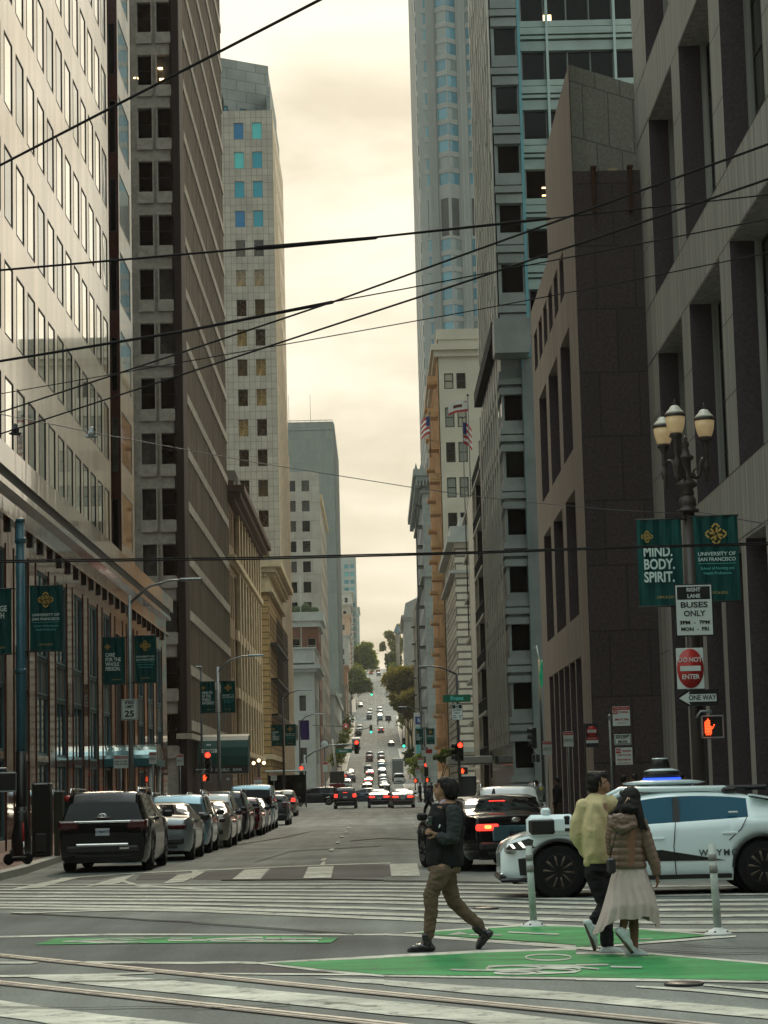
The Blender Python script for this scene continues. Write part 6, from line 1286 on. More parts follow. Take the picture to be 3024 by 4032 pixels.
# right kerb signs near
q=atY(2092,2880,112); p=pole('signal_pole','grey signal pole in front of the granite annex with a white lamp hook on top',atY(2128,2700,112)[0],112,.1,atY(2112,2595,112)[2],.09,.07,M_dark,cat='pole'); b=MB(); b.tube([(-.3,0,atY(2112,2555,112)[2]-.1),(-.15,0,atY(2112,2560,112)[2]+.15),(.0,0,atY(2112,2605,112)[2]-.1)],.035,6); b.build('lamp_hook',M_signw,p)
for px,py,lb in ((2100,2905,'dark traffic light seen side-on by the granite annex, upper of two'),(2104,2985,'dark pedestrian signal seen side-on below the side-on traffic light')):
    q=atY(px,py,111.5); (signal(q[0]-.05,111.5,q[2],lb,M_black,yaw=-1.35) if 'traffic light seen' in lb and 'upper' in lb else ped_signal(q[0],111.5,q[2],lb,False,-1.2))
o=thing('green_neon_sign','glossy green glass cross-shaped shop sign hanging between the annex and the teal tower','sign',atY(2140,2655,110)); m=mat('green_glass',(.005,.16,.07),.05,coat=1,emit=((.02,.5,.25),.12)); b=MB()
for dx,dz,rx,rz in ((-.05,.42,.12,.28),(.10,.18,.15,.34),(-.10,-.05,.13,.36),(.06,-.28,.15,.30),(-.12,-.42,.08,.26)): b.ell((dx,.0,dz),(rx,.10,rz),10)
b.build('glass_lobes',m,o); b=MB(); b.cyl((-.2,.15,-1.3),(-.2,.15,.8),.04,n=8); b.build('bracket',M_oldl,o)
parksign(2155,2945,100,'red topped passenger loading sign on a post, leftmost at the granite annex',.42,.62,'TOW-AWAY','PASSENGER\nLOADING ONLY'); parksign(2238,2910,88,'red topped passenger loading sign on a post before the annex colonnade',.40,.60,'TOW-AWAY','PASSENGER\nLOADING ONLY')
q=atY(2331,2895,76); 
def stp(o): 
    b=MB(); b.lathe((0,-.012,.14),[(.19,-.004),(.19,.002)],24,0,Matrix.Rotation(math.pi/2,4,'X')); b.build('red_disc',M_signr,o); panel(o,-.15,.15,.09,.19,M_signw,y=-.022); panel(o,-.21,.21,-.16,-.06,M_signr); panel(o,-.21,.21,-.27,-.17,M_signw); text('TRANSIT',.055,M_signr,o,(0,-.0255,.14)); text('BUS STOP',.06,M_signw,o,(0,-.0125,-.11))
o=plate('transit_stop_sign','black flag sign with a red disc on the right pavement by the annex corner','sign',q[0],76,q[2],.44,.82,mat('sign_charcoal',(.02,.02,.025),.4),shapes=stp); b=MB(); b.box(-.27,-.23,.0,.05,-q[2]+.15,.42); b.build('post',M_black,o)
# stacked tow-away signs
q=atY(2446,2830,57); xq=q[0]
o=thing('sign_post','thin grey post holding three stacked parking signs on the right pavement','post',(xq-.3,57,.15)); b=MB(); zt=atY(2437,2852,57)[2]; b.cyl((0,0,0),(0,0,zt),.03,n=8); b.build('post',M_galv,o); b=MB(); b.ell((0,0,zt+.05),(.05,.05,.07),6); b.build('cap',M_galv,o)
zz=atY(2446,2820,57)[2]; plate('tow_away_sign','TOW-AWAY NO STOPPING 3PM to 7PM sign, topmost of the three stacked signs','sign',xq,56.95,zz,.45,.50,M_signw,shapes=lambda o:(panel(o,-.22,.22,.16,.245,M_signr),text('TOW-AWAY',.06,M_signw,o,(0,-.0125,.20),sp=1.2),panel(o,-.22,-.08,.05,.15,M_signr),text('NO',.09,M_signw,o,(-.15,-.0125,.10)),text('STOPPING',.062,M_signr,o,(.065,-.0125,.10),sx=.8,bold=.002),text('3PM TO 7PM',.075,M_signr,o,(0,-.0125,-.09),sx=.85,bold=.002),text('EVERYDAY',.045,M_signr,o,(0,-.0125,-.18))))
zz=atY(2448,2912,57)[2]; plate('except_muni_sign','white EXCEPT MUNI sign, middle of the three stacked signs','sign',xq+.01,56.95,zz,.44,.27,M_signw,M_signk,lines=(('EXCEPT',.095,M_signk,0,.055,1.),('MUNI',.095,M_signk,0,-.06,1.)))
zz=atY(2450,2978,57)[2]; plate('no_parking_sign','white NO PARKING 2AM to 6AM sign, lowest of the three stacked signs','sign',xq+.03,56.95,zz,.44,.44,M_signw,shapes=lambda o:(panel(o,-.21,-.08,.08,.20,M_signr),text('NO',.09,M_signw,o,(-.145,-.0125,.14)),text('PARKING',.065,M_signr,o,(.07,-.0125,.135),sx=.85,bold=.002),text('2AM TO 6AM',.07,M_signr,o,(0,-.0125,.03),sx=.85,bold=.001),text('MON WED FRI',.06,M_signr,o,(0,-.0125,-.09),sx=.85,bold=.002),text('STREET CLEANING',.042,M_signr,o,(0,-.0125,-.175))))
for k,(px,Y,lb) in enumerate(((2130,66,'yellow headed parking meter with a paper notice beside the white SUV'),(2097,68,'yellow headed parking meter half hidden behind the white SUV'))):
    q=atY(px,3110,Y); o=thing('parking_meter',lb,'parking meter',(q[0],Y,.15)); b=MB(); b.cyl((0,0,0),(0,0,1.1),.03,n=8); b.build('post',M_dark,o); b=MB(); b.ell((0,0,1.38),(.12,.09,.2),8); b.build('meter_head',M_galv,o); b=MB(); b.bbox((0,-.09,1.42),(.12,.03,.07),.01); b.build('yellow_display',mat('meter_yellow',(.5,.45,.03),.5),o); b=MB(); b.bbox((.02,-.06,.85),(.2,.01,.34),.003); b.build('paper_notice',M_signw,o)
# ornate three-lamp standard
A=atY(2712,2080,39); ox=A[0]; o=thing('ornate_lamp_standard','ornate bronze street lamp with three glass lanterns and scrolled arms at right','lamp post',(ox,39,.15))
Z=lambda py: atY(2712,py,39)[2]-.15
zc=Z(2015); b=MB(); b.cyl((0,0,0),(0,0,zc),.125,.115,20); b.lathe((0,0,0),[(.32,0),(.32,.12),(.26,.2),(.24,.8),(.17,.95),(.14,1.2)],20); b.build('pole',M_bronze,o)
b=MB(); b.lathe((0,0,0),[(.115,zc-.02),(.20,zc),(.20,zc+.03),(.13,zc+.06),(.155,zc+.12),(.155,zc+.22),(.12,zc+.26),(.105,zc+.3),(.115,Z(1950)),(.13,Z(1945)),(.105,Z(1925)),(.18,Z(1915)),(.19,Z(1905)),(.12,Z(1890)),(.09,Z(1885)),(.09,Z(1815)),(.14,Z(1808)),(.15,Z(1800)),(.08,Z(1790)),(.07,Z(1775)),(.05,Z(1765)),(.075,Z(1752)),(.04,Z(1735)),(.05,Z(1726)),(.01,Z(1716))],18); b.build('column',M_bronze,o)
M_lamp=mat('lantern_glass',(.50,.36,.18),.3,noise=(3,.2),emit=((1,.72,.38),.10)); M_cap=mat('lantern_cap_white',(.62,.58,.48),.4)
def lantern(dx,dy,ztop,zgl,zb):
    L_=thing if False else None
    b=MB(); b.lathe((dx,dy,0),[(.01,zb-.82),(.04,zb-.77),(.02,zb-.68),(.06,zb-.58),(.068,zb-.48),(.03,zb-.41),(.05,zb-.35),(.045,zb-.2),(.055,zb-.12),(.09,zb-.05),(.125,zb-.03),(.10,zb+.02),(.11,zb+.03)],14); st=b.build('lamp_stem',M_bronze,o)
    z0=zb-.10; b=MB(); b.lathe((dx,dy,0),[(.10,z0+.12),(.13,z0+.17),(.165,z0+.29),(.178,z0+.42)],18); b.build('lantern_glass',M_lamp,o)
    b=MB(); b.lathe((dx,dy,0),[(.185,z0+.42),(.192,z0+.43),(.192,z0+.475),(.185,z0+.48)],18); b.build('lantern_ring',M_bronze,o); b=MB(); b.lathe((dx,dy,0),[(.185,z0+.48),(.15,z0+.52),(.11,z0+.56),(.07,z0+.62),(.03,z0+.635)],18); cp_=b.build('lantern_cap',M_cap,o)
    b=MB(); b.lathe((dx,dy,0),[(.012,z0+.63),(.03,z0+.66),(.01,z0+.69),(.02,z0+.72),(.004,z0+.75)],8); b.build('finial',M_bronze,o)
    r=math.hypot(dx,dy); ux,uy=dx/r,dy/r; zz=Z(1870); arm=[(.06,.05),(.11,-.03),(.18,-.05),(.23,.0),(.25,.10),(.27,.22),(.31,.29),(r-.03,.29)]
    b=MB(); b.tube([(ux*a,uy*a,zz+c) for a,c in arm],[.035,.04,.045,.045,.04,.035,.035,.035],8); b.tube([(ux*(.20+.07*math.cos(a)),uy*(.20+.07*math.cos(a)),zz+.05+.07*math.sin(a)) for a in [k*.5 for k in range(11)]],.018,6); b.build('scroll_arm',M_bronze,o)
zl=Z(1727)
lantern(.37,.03,0,0,zl); lantern(-.21,-.34,0,0,zl+.02); lantern(-.34,.34,0,0,zl-.07)
zb=(atY(2600,2050,39)[2]+atY(2600,2400,39)[2])/2
banner(atY(2600,2225,38.9)[0],38.9,zb+.03,.80,1.56,'green banner reading MIND BODY SPIRIT on the ornate lamp',-1,'MIND.\nBODY.\nSPIRIT.',sizes=.255,wave=.025); banner(atY(2822,2210,38.9)[0],38.9,zb+.08,.80,1.54,'green University banner on the right of the ornate lamp',1,full=True,wave=.025)
buses(2733,2402,38.6,'large RIGHT LANE BUSES ONLY sign on the ornate lamp post',.68,.93)
q=atY(2718,2632,38.6)
def dne(o):
    b=MB(); b.lathe((0,-.012,0),[(.235,-.003),(.235,.003)],36,0,Matrix.Diagonal((1,1,1.48,1))@Matrix.Rotation(math.pi/2,4,'X')); b.build('red_oval',M_signr,o); b=MB(); b.box(-.18,.18,-.02,-.0155,-.045,.045); b.build('white_bar',M_signw,o); text('DO NOT',.115,M_signw,o,(0,-.0165,.15),bold=.002,sx=.9); text('ENTER',.115,M_signw,o,(0,-.0165,-.15),bold=.002,sx=.9)
plate('do_not_enter_sign','red oval DO NOT ENTER sign on the ornate lamp post','sign',q[0],38.6,q[2],.48,.72,M_signw,shapes=dne)
q=atY(2747,2748,38.6); o_=thing('one_way_sign','black and white ONE WAY arrow sign pointing left on the ornate lamp post','sign',(q[0],38.6,q[2])); b=MB(); b.prism([(-.375,0),(-.20,.145),(.37,.145),(.37,-.145),(-.20,-.145)],1,-.006,.006); b.build('sign_plate',M_signk,o_); b=MB(); b.prism([(-.33,0),(-.13,.12),(-.16,.065),(.33,.065),(.33,-.065),(-.16,-.065),(-.13,-.12)],1,-.010,-.0065); b.build('arrow',M_signw,o_); text('ONE WAY',.125,M_signk,o_,(.08,-.0125,0),bold=.003,sx=.82)
q=atY(2806,2862,38.5); o_=ped_signal(q[0],38.5,q[2],'large pedestrian signal showing a lit orange hand on the ornate lamp post',True); o_.scale=(.88,1,.92)
# white delineator posts
for px,py,Y,h,lb in ((2102,3650,25.6,.93,'white flexible lane post with grey bands standing before the front wheel of the white car'),(2828,3680,23.9,.95,'white flexible lane post with grey bands near the right edge, before the car lettering')):
    q=atZ(px,py); o=thing('lane_post',lb,'bollard',q); b=MB(); b.lathe((0,0,0),[(.155,0),(.15,.015),(.10,.045),(.05,.07),(.045,.075)],18); 
    b.build('post_base',mat('lane_post_base_white',(.62,.62,.58),.5),o); b=MB(); b.cyl((0,0,.05),(-.03,0,h),.043,.040,14); b.build('tube',mat('lane_post_white',(.40,.44,.40),.45,noise=(6,.3)),o)
    for z0_,z1_ in ((h-.30,h-.22),(h-.17,h-.10)): b=MB(); t0=-.03*z0_/h; b.cyl((t0,0,z0_),(t0-.002,0,z1_),.0445,n=14); b.build('grey_band',mat('grey_band',(.22,.21,.19),.5),o)
    for a in range(5): b=MB(); b.ell((.115*math.cos(a*1.3-2),.115*math.sin(a*1.3-2),.035),(.014,.014,.012),5); b.build('bolt',M_black,o)
# flags
def flag(x,y,z0,z1,lab,kind,w=1.3,h=.85,sgn=-1):
    o=thing('flag',lab,'flag',(x,y,z0)); b=MB(); b.cyl((0,0,0),(0,0,z1-z0),.06,.04,8); b.ell((0,0,z1-z0+.1),(.12,.12,.12),6); b.build('flagpole',M_dark,o); H=z1-z0
    def cloth(name,u0,u1,v0,v1,m,dy=0):
        b=MB(); n=8
        for i in range(n):
            a=u0+(u1-u0)*i/n; c=u0+(u1-u0)*(i+1)/n; f=lambda t:(sgn*w*t,.12*math.sin(t*7)+dy,-.35*h*t*t)
            pa,pc=f(a),f(c); b.quad((pa[0],pa[1],H-.3+pa[2]-h*(1-v0)),(pc[0],pc[1],H-.3+pc[2]-h*(1-v0)),(pc[0],pc[1],H-.3+pc[2]-h*(1-v1)),(pa[0],pa[1],H-.3+pa[2]-h*(1-v1)))
        return b.build(name,m,o)
    fr,fw_,fb=mat('flag_red',(.35,.03,.03),.6),mat('flag_white',(.6,.58,.52),.6),mat('flag_blue',(.02,.03,.12),.6)
    if kind=='us':
        for k in range(7): cloth('stripe',0,1,k/7,(k+1)/7,fr if k%2==0 else fw_)
        cloth('canton',0,.4,.45,1,fb,-.02)
    else:
        cloth('field',0,1,.2,1,fw_); cloth('red_band',0,1,0,.2,fr); cloth('bear',.3,.75,.42,.68,mat('flag_brown',(.10,.03,.02),.6),-.02); cloth('star',.08,.16,.8,.92,fr,-.02)
q=atY(1842,1560,185); flag(q[0],185,16,q[2],'white flag with a bear and red band on a tall pole at right','ca',1.7,1.0); q=atY(1823,1640,185); flag(q[0],186,14,q[2],'stars and stripes flag on the shorter pole in front of the cream tower','us',.75,1.9,1); q=atY(1690,1640,245); flag(q[0],243,q[2]-5,q[2],'small stars and stripes flag on the ornate balcony of the cream tower','us',1.0,2.0)
# ------------------------------------------------------------------ overhead wires
def wire(name,lab,p,z=6.,r=.009,m=None,cat='wire'):
    w3=[Vector(atZ(x,y,z)) for x,y in p]; o=thing(name,lab,cat,w3[0]); b=MB()
    rr=r if hasattr(r,'__len__') else [r]*len(w3)
    b.tube([q-w3[0] for q in w3],rr,8); b.build('cable',m or M_wire,o); return o,w3
wire('overhead_wire','thick dark wire crossing the upper left corner up to the top edge',[(-60,690),(0,651),(620,330),(1258,0),(1330,-38)],6.2,.0095)
o,w3=wire('overhead_wire','thick black wire with a long splice, uppermost across the sky gap',[(-60,1068),(0,1064),(1005,977),(1010,976),(1090,971),(1480,936),(1488,933),(2160,861),(2170,860),(3024,767),(3100,758)],6.2,[.010,.010,.010,.021,.021,.015,.010,.013,.006,.006,.006])
wire('overhead_wire','black wire rising from mid left, thin beyond its clamp in the sky gap',[(-60,1434),(0,1422),(730,1303),(1308,1190),(1316,1188),(1600,1136),(3024,863),(3100,848)],6.1,[.014,.014,.015,.017,.006,.006,.006,.006])
wire('overhead_wire','black wire rising steeply from lower left to the upper right edge',[(-60,1646),(0,1624),(860,1340),(1322,1185),(1808,1009),(2400,796),(3024,568),(3100,540)],6.0,.0095)
wire('overhead_wire','black wire just below the steep one, rising to the right edge',[(-60,1729),(0,1709),(1008,1380),(1808,1118),(2400,920),(3024,705),(3100,679)],5.9,.0095)
wire('overhead_wire','thin wire, lowest of the rising bundle across the sky gap',[(-60,1560),(0,1551),(1189,1344),(1808,1233),(2400,1121),(3024,996),(3100,982)],6.3,.0055)
o,w3=wire('span_wire','thin grey span wire dropping from the left to the ornate lamp',[(-60,1616),(0,1630),(390,1708),(1008,1821),(1653,1924),(2016,1972),(2400,2006),(2690,2023)],6.25,.006,M_wireg)
p1=[(2740,2014),(2866,2037),(3024,2064),(3100,2078)]; q3=[Vector(atY(x,y,39+.0*i)) for i,(x,y) in enumerate(p1)]; o=thing('span_wire','thin grey span wire from the ornate lamp to the right edge','wire',q3[0]); b=MB(); b.tube([q-q3[0] for q in q3],.010,8); b.build('cable',M_wireg,o); b=MB(); b.ell(q3[1]-q3[0],(.06,.05,.04),8); b.build('insulator',M_signw,o)
for zz_,lb in ((5.6,'upper of two close level wires crossing the whole street'),(5.52,'lower of two close level wires crossing the whole street')):
    dy=0 if zz_==5.6 else 7
    wire('level_wire',lb,[(-60,2207+dy),(0,2207+dy),(1008,2195+dy),(1908,2172+dy*.8),(2400,2155+dy*.6),(3024,2137+dy),(3100,2135+dy)],zz_,.013)
for px,py,lb in ((60,1690,'bell shaped dark wire insulator at the left edge'),(360,1702,'pale wire crossing clamp over the left tower')):
    q=atZ(px,py,6.1); o=thing('wire_fitting',lb,'insulator',q); b=MB(); b.lathe((0,0,-.02),[(.02,.09),(.035,.07),(.03,.04),(.05,.02),(.045,-.02),(.03,-.04)][::-1],12); b.bbox((0,0,-.05),(.16,.03,.02),.008); b.build('fitting',M_black if px<100 else M_galv,o)
    b=MB(); b.cyl((-.06,0,-.05),(.06,.02,-.06),.02,n=8); b.build('clamp',M_black if px<100 else M_galv,o)
# ------------------------------------------------------------------ trees
M_bark=mat('bark',(.10,.075,.05),.85,noise=(8,.3))
def leafmat(n,a,b_,c):
    m=mat('leaf_'+n,a,.6,rnd=(.45,b_,.8,c)); t=m.node_tree; b=t.nodes['Principled BSDF']; o=[x for x in t.nodes if x.type=='OUTPUT_MATERIAL'][0]
    tr_=t.nodes.new('ShaderNodeBsdfTranslucent'); src=b.inputs['Base Color'].links[0].from_socket; vs=t.nodes.new('ShaderNodeVectorMath'); vs.operation='MULTIPLY'; vs.inputs[1].default_value=(2.6,2.3,1.2); t.links.new(src,vs.inputs[0]); t.links.new(vs.outputs[0],tr_.inputs[0])
    mx_=t.nodes.new('ShaderNodeMixShader'); mx_.inputs[0].default_value=.5; t.links.new(b.outputs[0],mx_.inputs[1]); t.links.new(tr_.outputs[0],mx_.inputs[2]); t.links.new(mx_.outputs[0],o.inputs[0]); return m
def tree(name,lab,x,y,z0,crown,leafm,n,ls,branches=6,seed=1,trunk_r=.25,lean=0):
    """crown = list of ellipsoids (dx,dy,z,rx,ry,rz)"""
    random.seed(seed); o=thing(name,lab,'tree',(x,y,z0)); b=MB(); zc=sum(c[2] for c in crown)/len(crown)
    fork=Vector((lean*.4,0,zc*.45)); b.tube([(0,0,-.5),(lean*.15,0,zc*.2),fork],[trunk_r,trunk_r*.8,trunk_r*.6],8)
    for c in crown:
        t=Vector(c[:3]); mid=fork.lerp(t,.5)+Vector((random.uniform(-.4,.4),0,random.uniform(-.2,.5))); b.tube([fork,mid,t],[trunk_r*.45,trunk_r*.28,trunk_r*.1],6)
        for k in range(branches):
            a=random.random()*6.28; e=t+Vector((math.cos(a)*c[3]*.8,math.sin(a)*c[4]*.8,random.uniform(-.6,.8)*c[5])); b.tube([mid.lerp(t,.6),mid.lerp(e,.6),e],[trunk_r*.16,trunk_r*.1,.02],4,cap=False)
    b.build('trunk',M_bark,o); b=MB()
    tot=sum(c[3]*c[5] for c in crown)
    for c in crown:
        m=int(n*c[3]*c[5]/tot); cl=[]
        for k in range(max(8,m//22)):
            u=Vector((random.gauss(0,1),random.gauss(0,1),random.gauss(0,1))).normalized()*(random.random()**.35)
            cl.append(Vector((c[0]+u.x*c[3],c[1]+u.y*c[4],c[2]+u.z*c[5])))
        for k in range(m):
            ctr=random.choice(cl)+Vector((random.gauss(0,1),random.gauss(0,1),random.gauss(0,.8)))*min(c[3],c[5])*.16
            d=Vector((random.gauss(0,1),random.gauss(0,1),random.gauss(0,1)+.6)).normalized(); e=d.orthogonal().normalized(); f=d.cross(e); s_=ls*random.uniform(.6,1.4); a=random.random()*6.28; e,f=e*math.cos(a)+f*math.sin(a),f*math.cos(a)-e*math.sin(a)
            b.add([ctr-e*s_,ctr+f*s_*.6,ctr+e*s_,ctr-f*s_*.6],[(0,1,2,3)])
    b.build('crown',leafm,o); return o
Lg=leafmat('green',(.12,.15,.028),(.17,.20,.04),(.08,.11,.025)); Ld=leafmat('dark',(.055,.075,.022),(.085,.10,.03),(.035,.05,.015)); Lo=leafmat('olive',(.12,.11,.028),(.17,.145,.038),(.07,.065,.018)); Ly=leafmat('sparse',(.15,.15,.06),(.11,.12,.045),(.20,.18,.08))
def tr(lab,Y,blobs,m,n,ls,seed,base=None,lean=0,r=.3,br=6):
    """blobs given as measured (px,py,rx_px,rz_px); placed at depth Y"""
    k=Y/F; c0=[atY(px,py,Y) for px,py,_,_ in blobs]; bx=base if base is not None else sum(c[0] for c in c0)/len(c0); g=zr(Y)
    cr_=[(c[0]-bx,random.uniform(-1,1),c[2]-g,max(rx*k,.5),max(rx*k*.9,.5),rz*k) for c,(px,py,rx,rz) in zip(c0,blobs)]
    return tree('street_tree',lab,bx,Y,g,cr_,m,n,ls,br,seed,r,lean)
tr('bright green tree, upper one on the left of the hill top',860,[(1425,2585,40,48),(1458,2600,30,42),(1405,2628,32,34),(1440,2552,28,26)],Lg,8200,.44,11,base=-8.2,br=4)
tr('dark thin tree behind the bright green one at the left hill top',930,[(1440,2560,22,20),(1462,2590,14,18)],Ld,1500,.40,12,base=-8.6)
tr('large dark green tree overhanging the left kerb on the slope',745,[(1398,2662,34,36),(1415,2690,44,38),(1450,2700,20,22),(1392,2702,26,28)],Ld,6800,.36,13,base=-8.6)
tr('lighter green tree top rising from the dark left tree',765,[(1408,2638,22,22),(1420,2655,20,22)],Lg,2200,.36,14,base=-8.8)
tr('sparse tall eucalyptus with open branches at the right hill top',900,[(1545,2520,18,26),(1560,2550,26,34),(1505,2545,14,20),(1580,2530,14,30),(1572,2480,14,26),(1530,2498,16,18)],Ly,6500,.42,15,base=7.4,br=14)
tr('round dark clipped tree right of the summit gap',840,[(1532,2605,20,34),(1560,2600,24,30),(1540,2640,16,20)],Ld,4800,.36,16,base=7.2)
tr('small bright green tree under the dark clipped tree at right',800,[(1555,2632,22,22),(1575,2640,16,16)],Lg,2200,.34,17,base=7.4)
tr('huge olive tree spreading over the street on the right slope',560,[(1545,2680,38,42),(1590,2660,44,38),(1632,2668,38,44),(1560,2708,34,24),(1620,2712,38,28),(1600,2700,30,26)],Lo,16000,.28,18,base=8.0,r=.4,br=9)
tr('lower drooping olive tree with visible trunk below the huge right tree',520,[(1600,2760,40,40),(1566,2768,28,26),(1628,2745,30,36),(1540,2742,18,14),(1612,2805,32,26),(1585,2790,24,20)],Lo,9000,.25,19,base=8.2,r=.35,br=9)
for i_,(x_,Y_,s_,lb_) in enumerate(((-8.4,452,1.,'small street tree on the left pavement at the foot of the hill'),(-8.3,500,1.1,'small street tree beside the cream shop row, lower one'),(-8.3,548,1.2,'small street tree beside the cream shop row, upper one'),(-8.3,630,1.2,'small street tree left of the upper crossing on the slope'),(5.9,352,.9,'small tree on the right pavement past the second crossing'),(6.6,455,1.,'small tree on the right pavement beside the box truck'),(7.4,640,1.2,'small tree on the right pavement above the hanging olive trees'))):
    random.seed(40+i_); tree('street_tree',lb_,x_,Y_,zr(Y_),[(0,0,4.2*s_,1.5*s_,1.4*s_,1.5*s_),(.4,.3,5.6*s_,1.1*s_,1.*s_,1.1*s_),(-.5,0,5.1*s_,.9*s_,.9,.9*s_)],Ld if i_%2 else Lg,1500,.2,4,40+i_,.12)
tr('small leafy street tree behind the right signs at the second crossing',205,[(1765,2975,40,26),(1730,2985,24,18),(1790,2965,20,24)],Ld,2600,.13,20,base=5.8,r=.12)
# ------------------------------------------------------------------ people
from mathutils import noise as mnoise
M_skin=mat('skin',(.30,.17,.105),.5,noise=(9,.08)); M_skind=mat('skin_tan',(.20,.10,.06),.5); M_hair=mat('hair_black',(.010,.008,.007),.6,noise=(40,.5),stretch=(1,1,.1)); M_lip=mat('lips',(.20,.07,.06),.5)
FOLD={'jacket':(.010,(7,7,4)),'sleeve':(.009,(9,9,16)),'sweater':(.016,(6,6,3.5)),'trousers':(.008,(9,9,14)),'hair':(.006,(38,38,5)),'coat':(.01,(8,8,6)),'hood':(.007,(16,16,22)),'boot':(.003,(20,20,20))}
def organ(name,prims,m,parent,org,vox=.009,sm=2,it=6,mods=None):
    b=MB()
    for p in prims:
        if p[0]=='e': b.ell(tuple(Vector(p[1])-org),p[2],10,0,p[3] if len(p)>3 else None)
        elif p[0]=='t':
            P_=[Vector(q)-org for q in p[1]]; b.tube(P_,p[2],14)
            for q,r in ((P_[0],p[2][0]),(P_[-1],p[2][-1])):
                rr=r[0] if hasattr(r,'__len__') else r; r2=min(r) if hasattr(r,'__len__') else r; b.ell(q,(rr*.96,r2*.96,r2*.7),6) if not (len(p)>3 and p[3]=='flat') else None
    o=b.build(name,m,parent); r=o.modifiers.new('r','REMESH'); r.mode='VOXEL'; r.voxel_size=vox; r.use_smooth_shade=True
    s=o.modifiers.new('s','SMOOTH'); s.factor=.5; s.iterations=it
    bake(o)
    if name in FOLD:
        am,sc_=FOLD[name]
        for v in o.data.vertices:
            p=Vector((v.co.x*sc_[0],v.co.y*sc_[1],v.co.z*sc_[2])); n_=mnoise.noise(p)+.5*mnoise.noise(p*2.1+Vector((3,7,1))); v.co+=v.normal*am*(1-2.2*abs(n_))
    for pl in o.data.polygons: pl.use_smooth=True
    return o
def fingers(base,dirv,up,s=1.,curl=.6,side=1):
    """palm and five bent fingers; dirv = along the hand, up = back of the hand"""
    d=Vector(dirv).normalized(); u=Vector(up).normalized(); w_=d.cross(u).normalized(); B0=Vector(base); out_=[('t',[B0,B0+d*.045*s,B0+d*.085*s],[(.022*s,.016*s),(.036*s,.016*s),(.037*s,.013*s)])]
    for k,(o_,ln) in enumerate(((-.027,.066),(-.009,.076),(.009,.070),(.026,.056))):
        p=B0+d*.085*s+w_*o_*s*side; q=p+(d*math.cos(curl*.5)-u*math.sin(curl*.5))*ln*.5*s; r_=q+(d*math.cos(curl*1.4)-u*math.sin(curl*1.4))*ln*.5*s
        out_.append(('t',[p-d*.012,p,q,r_],[.0095*s,.0095*s,.0085*s,.007*s]))
    p=B0+d*.025*s-w_*.030*s*side; out_.append(('t',[p,p+(d*.8-w_*.7*side-u*.3).normalized()*.035*s,p+(d*1.-w_*.5*side-u*.6).normalized()*.065*s],[.012*s,.011*s,.008*s]))
    return out_
def shoe(name,heel,toe,up,m,parent,org,w_=.045,sole=None,h=.075,high=None,msole=None):
    h0,t0,u=Vector(heel),Vector(toe),Vector(up).normalized(); d=(t0-h0); n=d.cross(u).normalized()
    pr=[('t',[h0+u*.035,h0+d*.3+u*.045,h0+d*.62+u*.036,h0+d*.9+u*.022],[.042,.046,.044,.030]),('e',tuple(h0+d*.08+u*.05),(.042,.042,.045)),('e',tuple(h0+d*.25+u*.075),(.042,.042,.045))]
    if high: pr.append(('t',[h0+d*.16+u*.04,h0+d*.20+u*high],[.045,.047]))
    o=organ(name,pr,m,parent,org,.008,it=3)
    if msole:
        b=MB(); k=[]; pts_=[(-.02,.030),(.05,.036),(.35,.038),(.65,.046),(.88,.040),(1.0,.020)]
        top=[h0+d*a+n*c for a,c in pts_]+[h0+d*a-n*c for a,c in reversed(pts_)]; nn=len(top)
        b.add([tuple(p-org+u*.030) for p in top]+[tuple(p-org) for p in top],[list(range(nn)),list(range(nn,2*nn))[::-1]]+[(i,(i+1)%nn,nn+(i+1)%nn,nn+i) for i in range(nn)]); b.build('shoe_sole',msole,parent)
    return o
def rings(name,rg,m,parent,org,n=72,mod=None,closed=True,solid=0):
    """loft through horizontal rings (cx,cy,z,rx,ry)"""
    b=MB(); K=len(rg)
    for k,(cx,cy,z,rx,ry) in enumerate(rg):
        for j in range(n):
            a=2*math.pi*j/n; f=mod(a,k/(K-1)) if mod else 1.; e=(0,0,0)
            if hasattr(f,'__len__'): f,e=f
            b.v.append((cx+rx*f*math.cos(a)+e[0]-org[0],cy+ry*f*math.sin(a)+e[1]-org[1],z+e[2]-org[2]))
    for k in range(K-1):
        for j in range(n): j2=(j+1)%n; b.f.append((k*n+j,k*n+j2,(k+1)*n+j2,(k+1)*n+j)); b.m.append(0); b.s.append(True)
    if closed: b.f.append(list(range(n))); b.m.append(0); b.s.append(False)
    return b.build(name,m,parent)
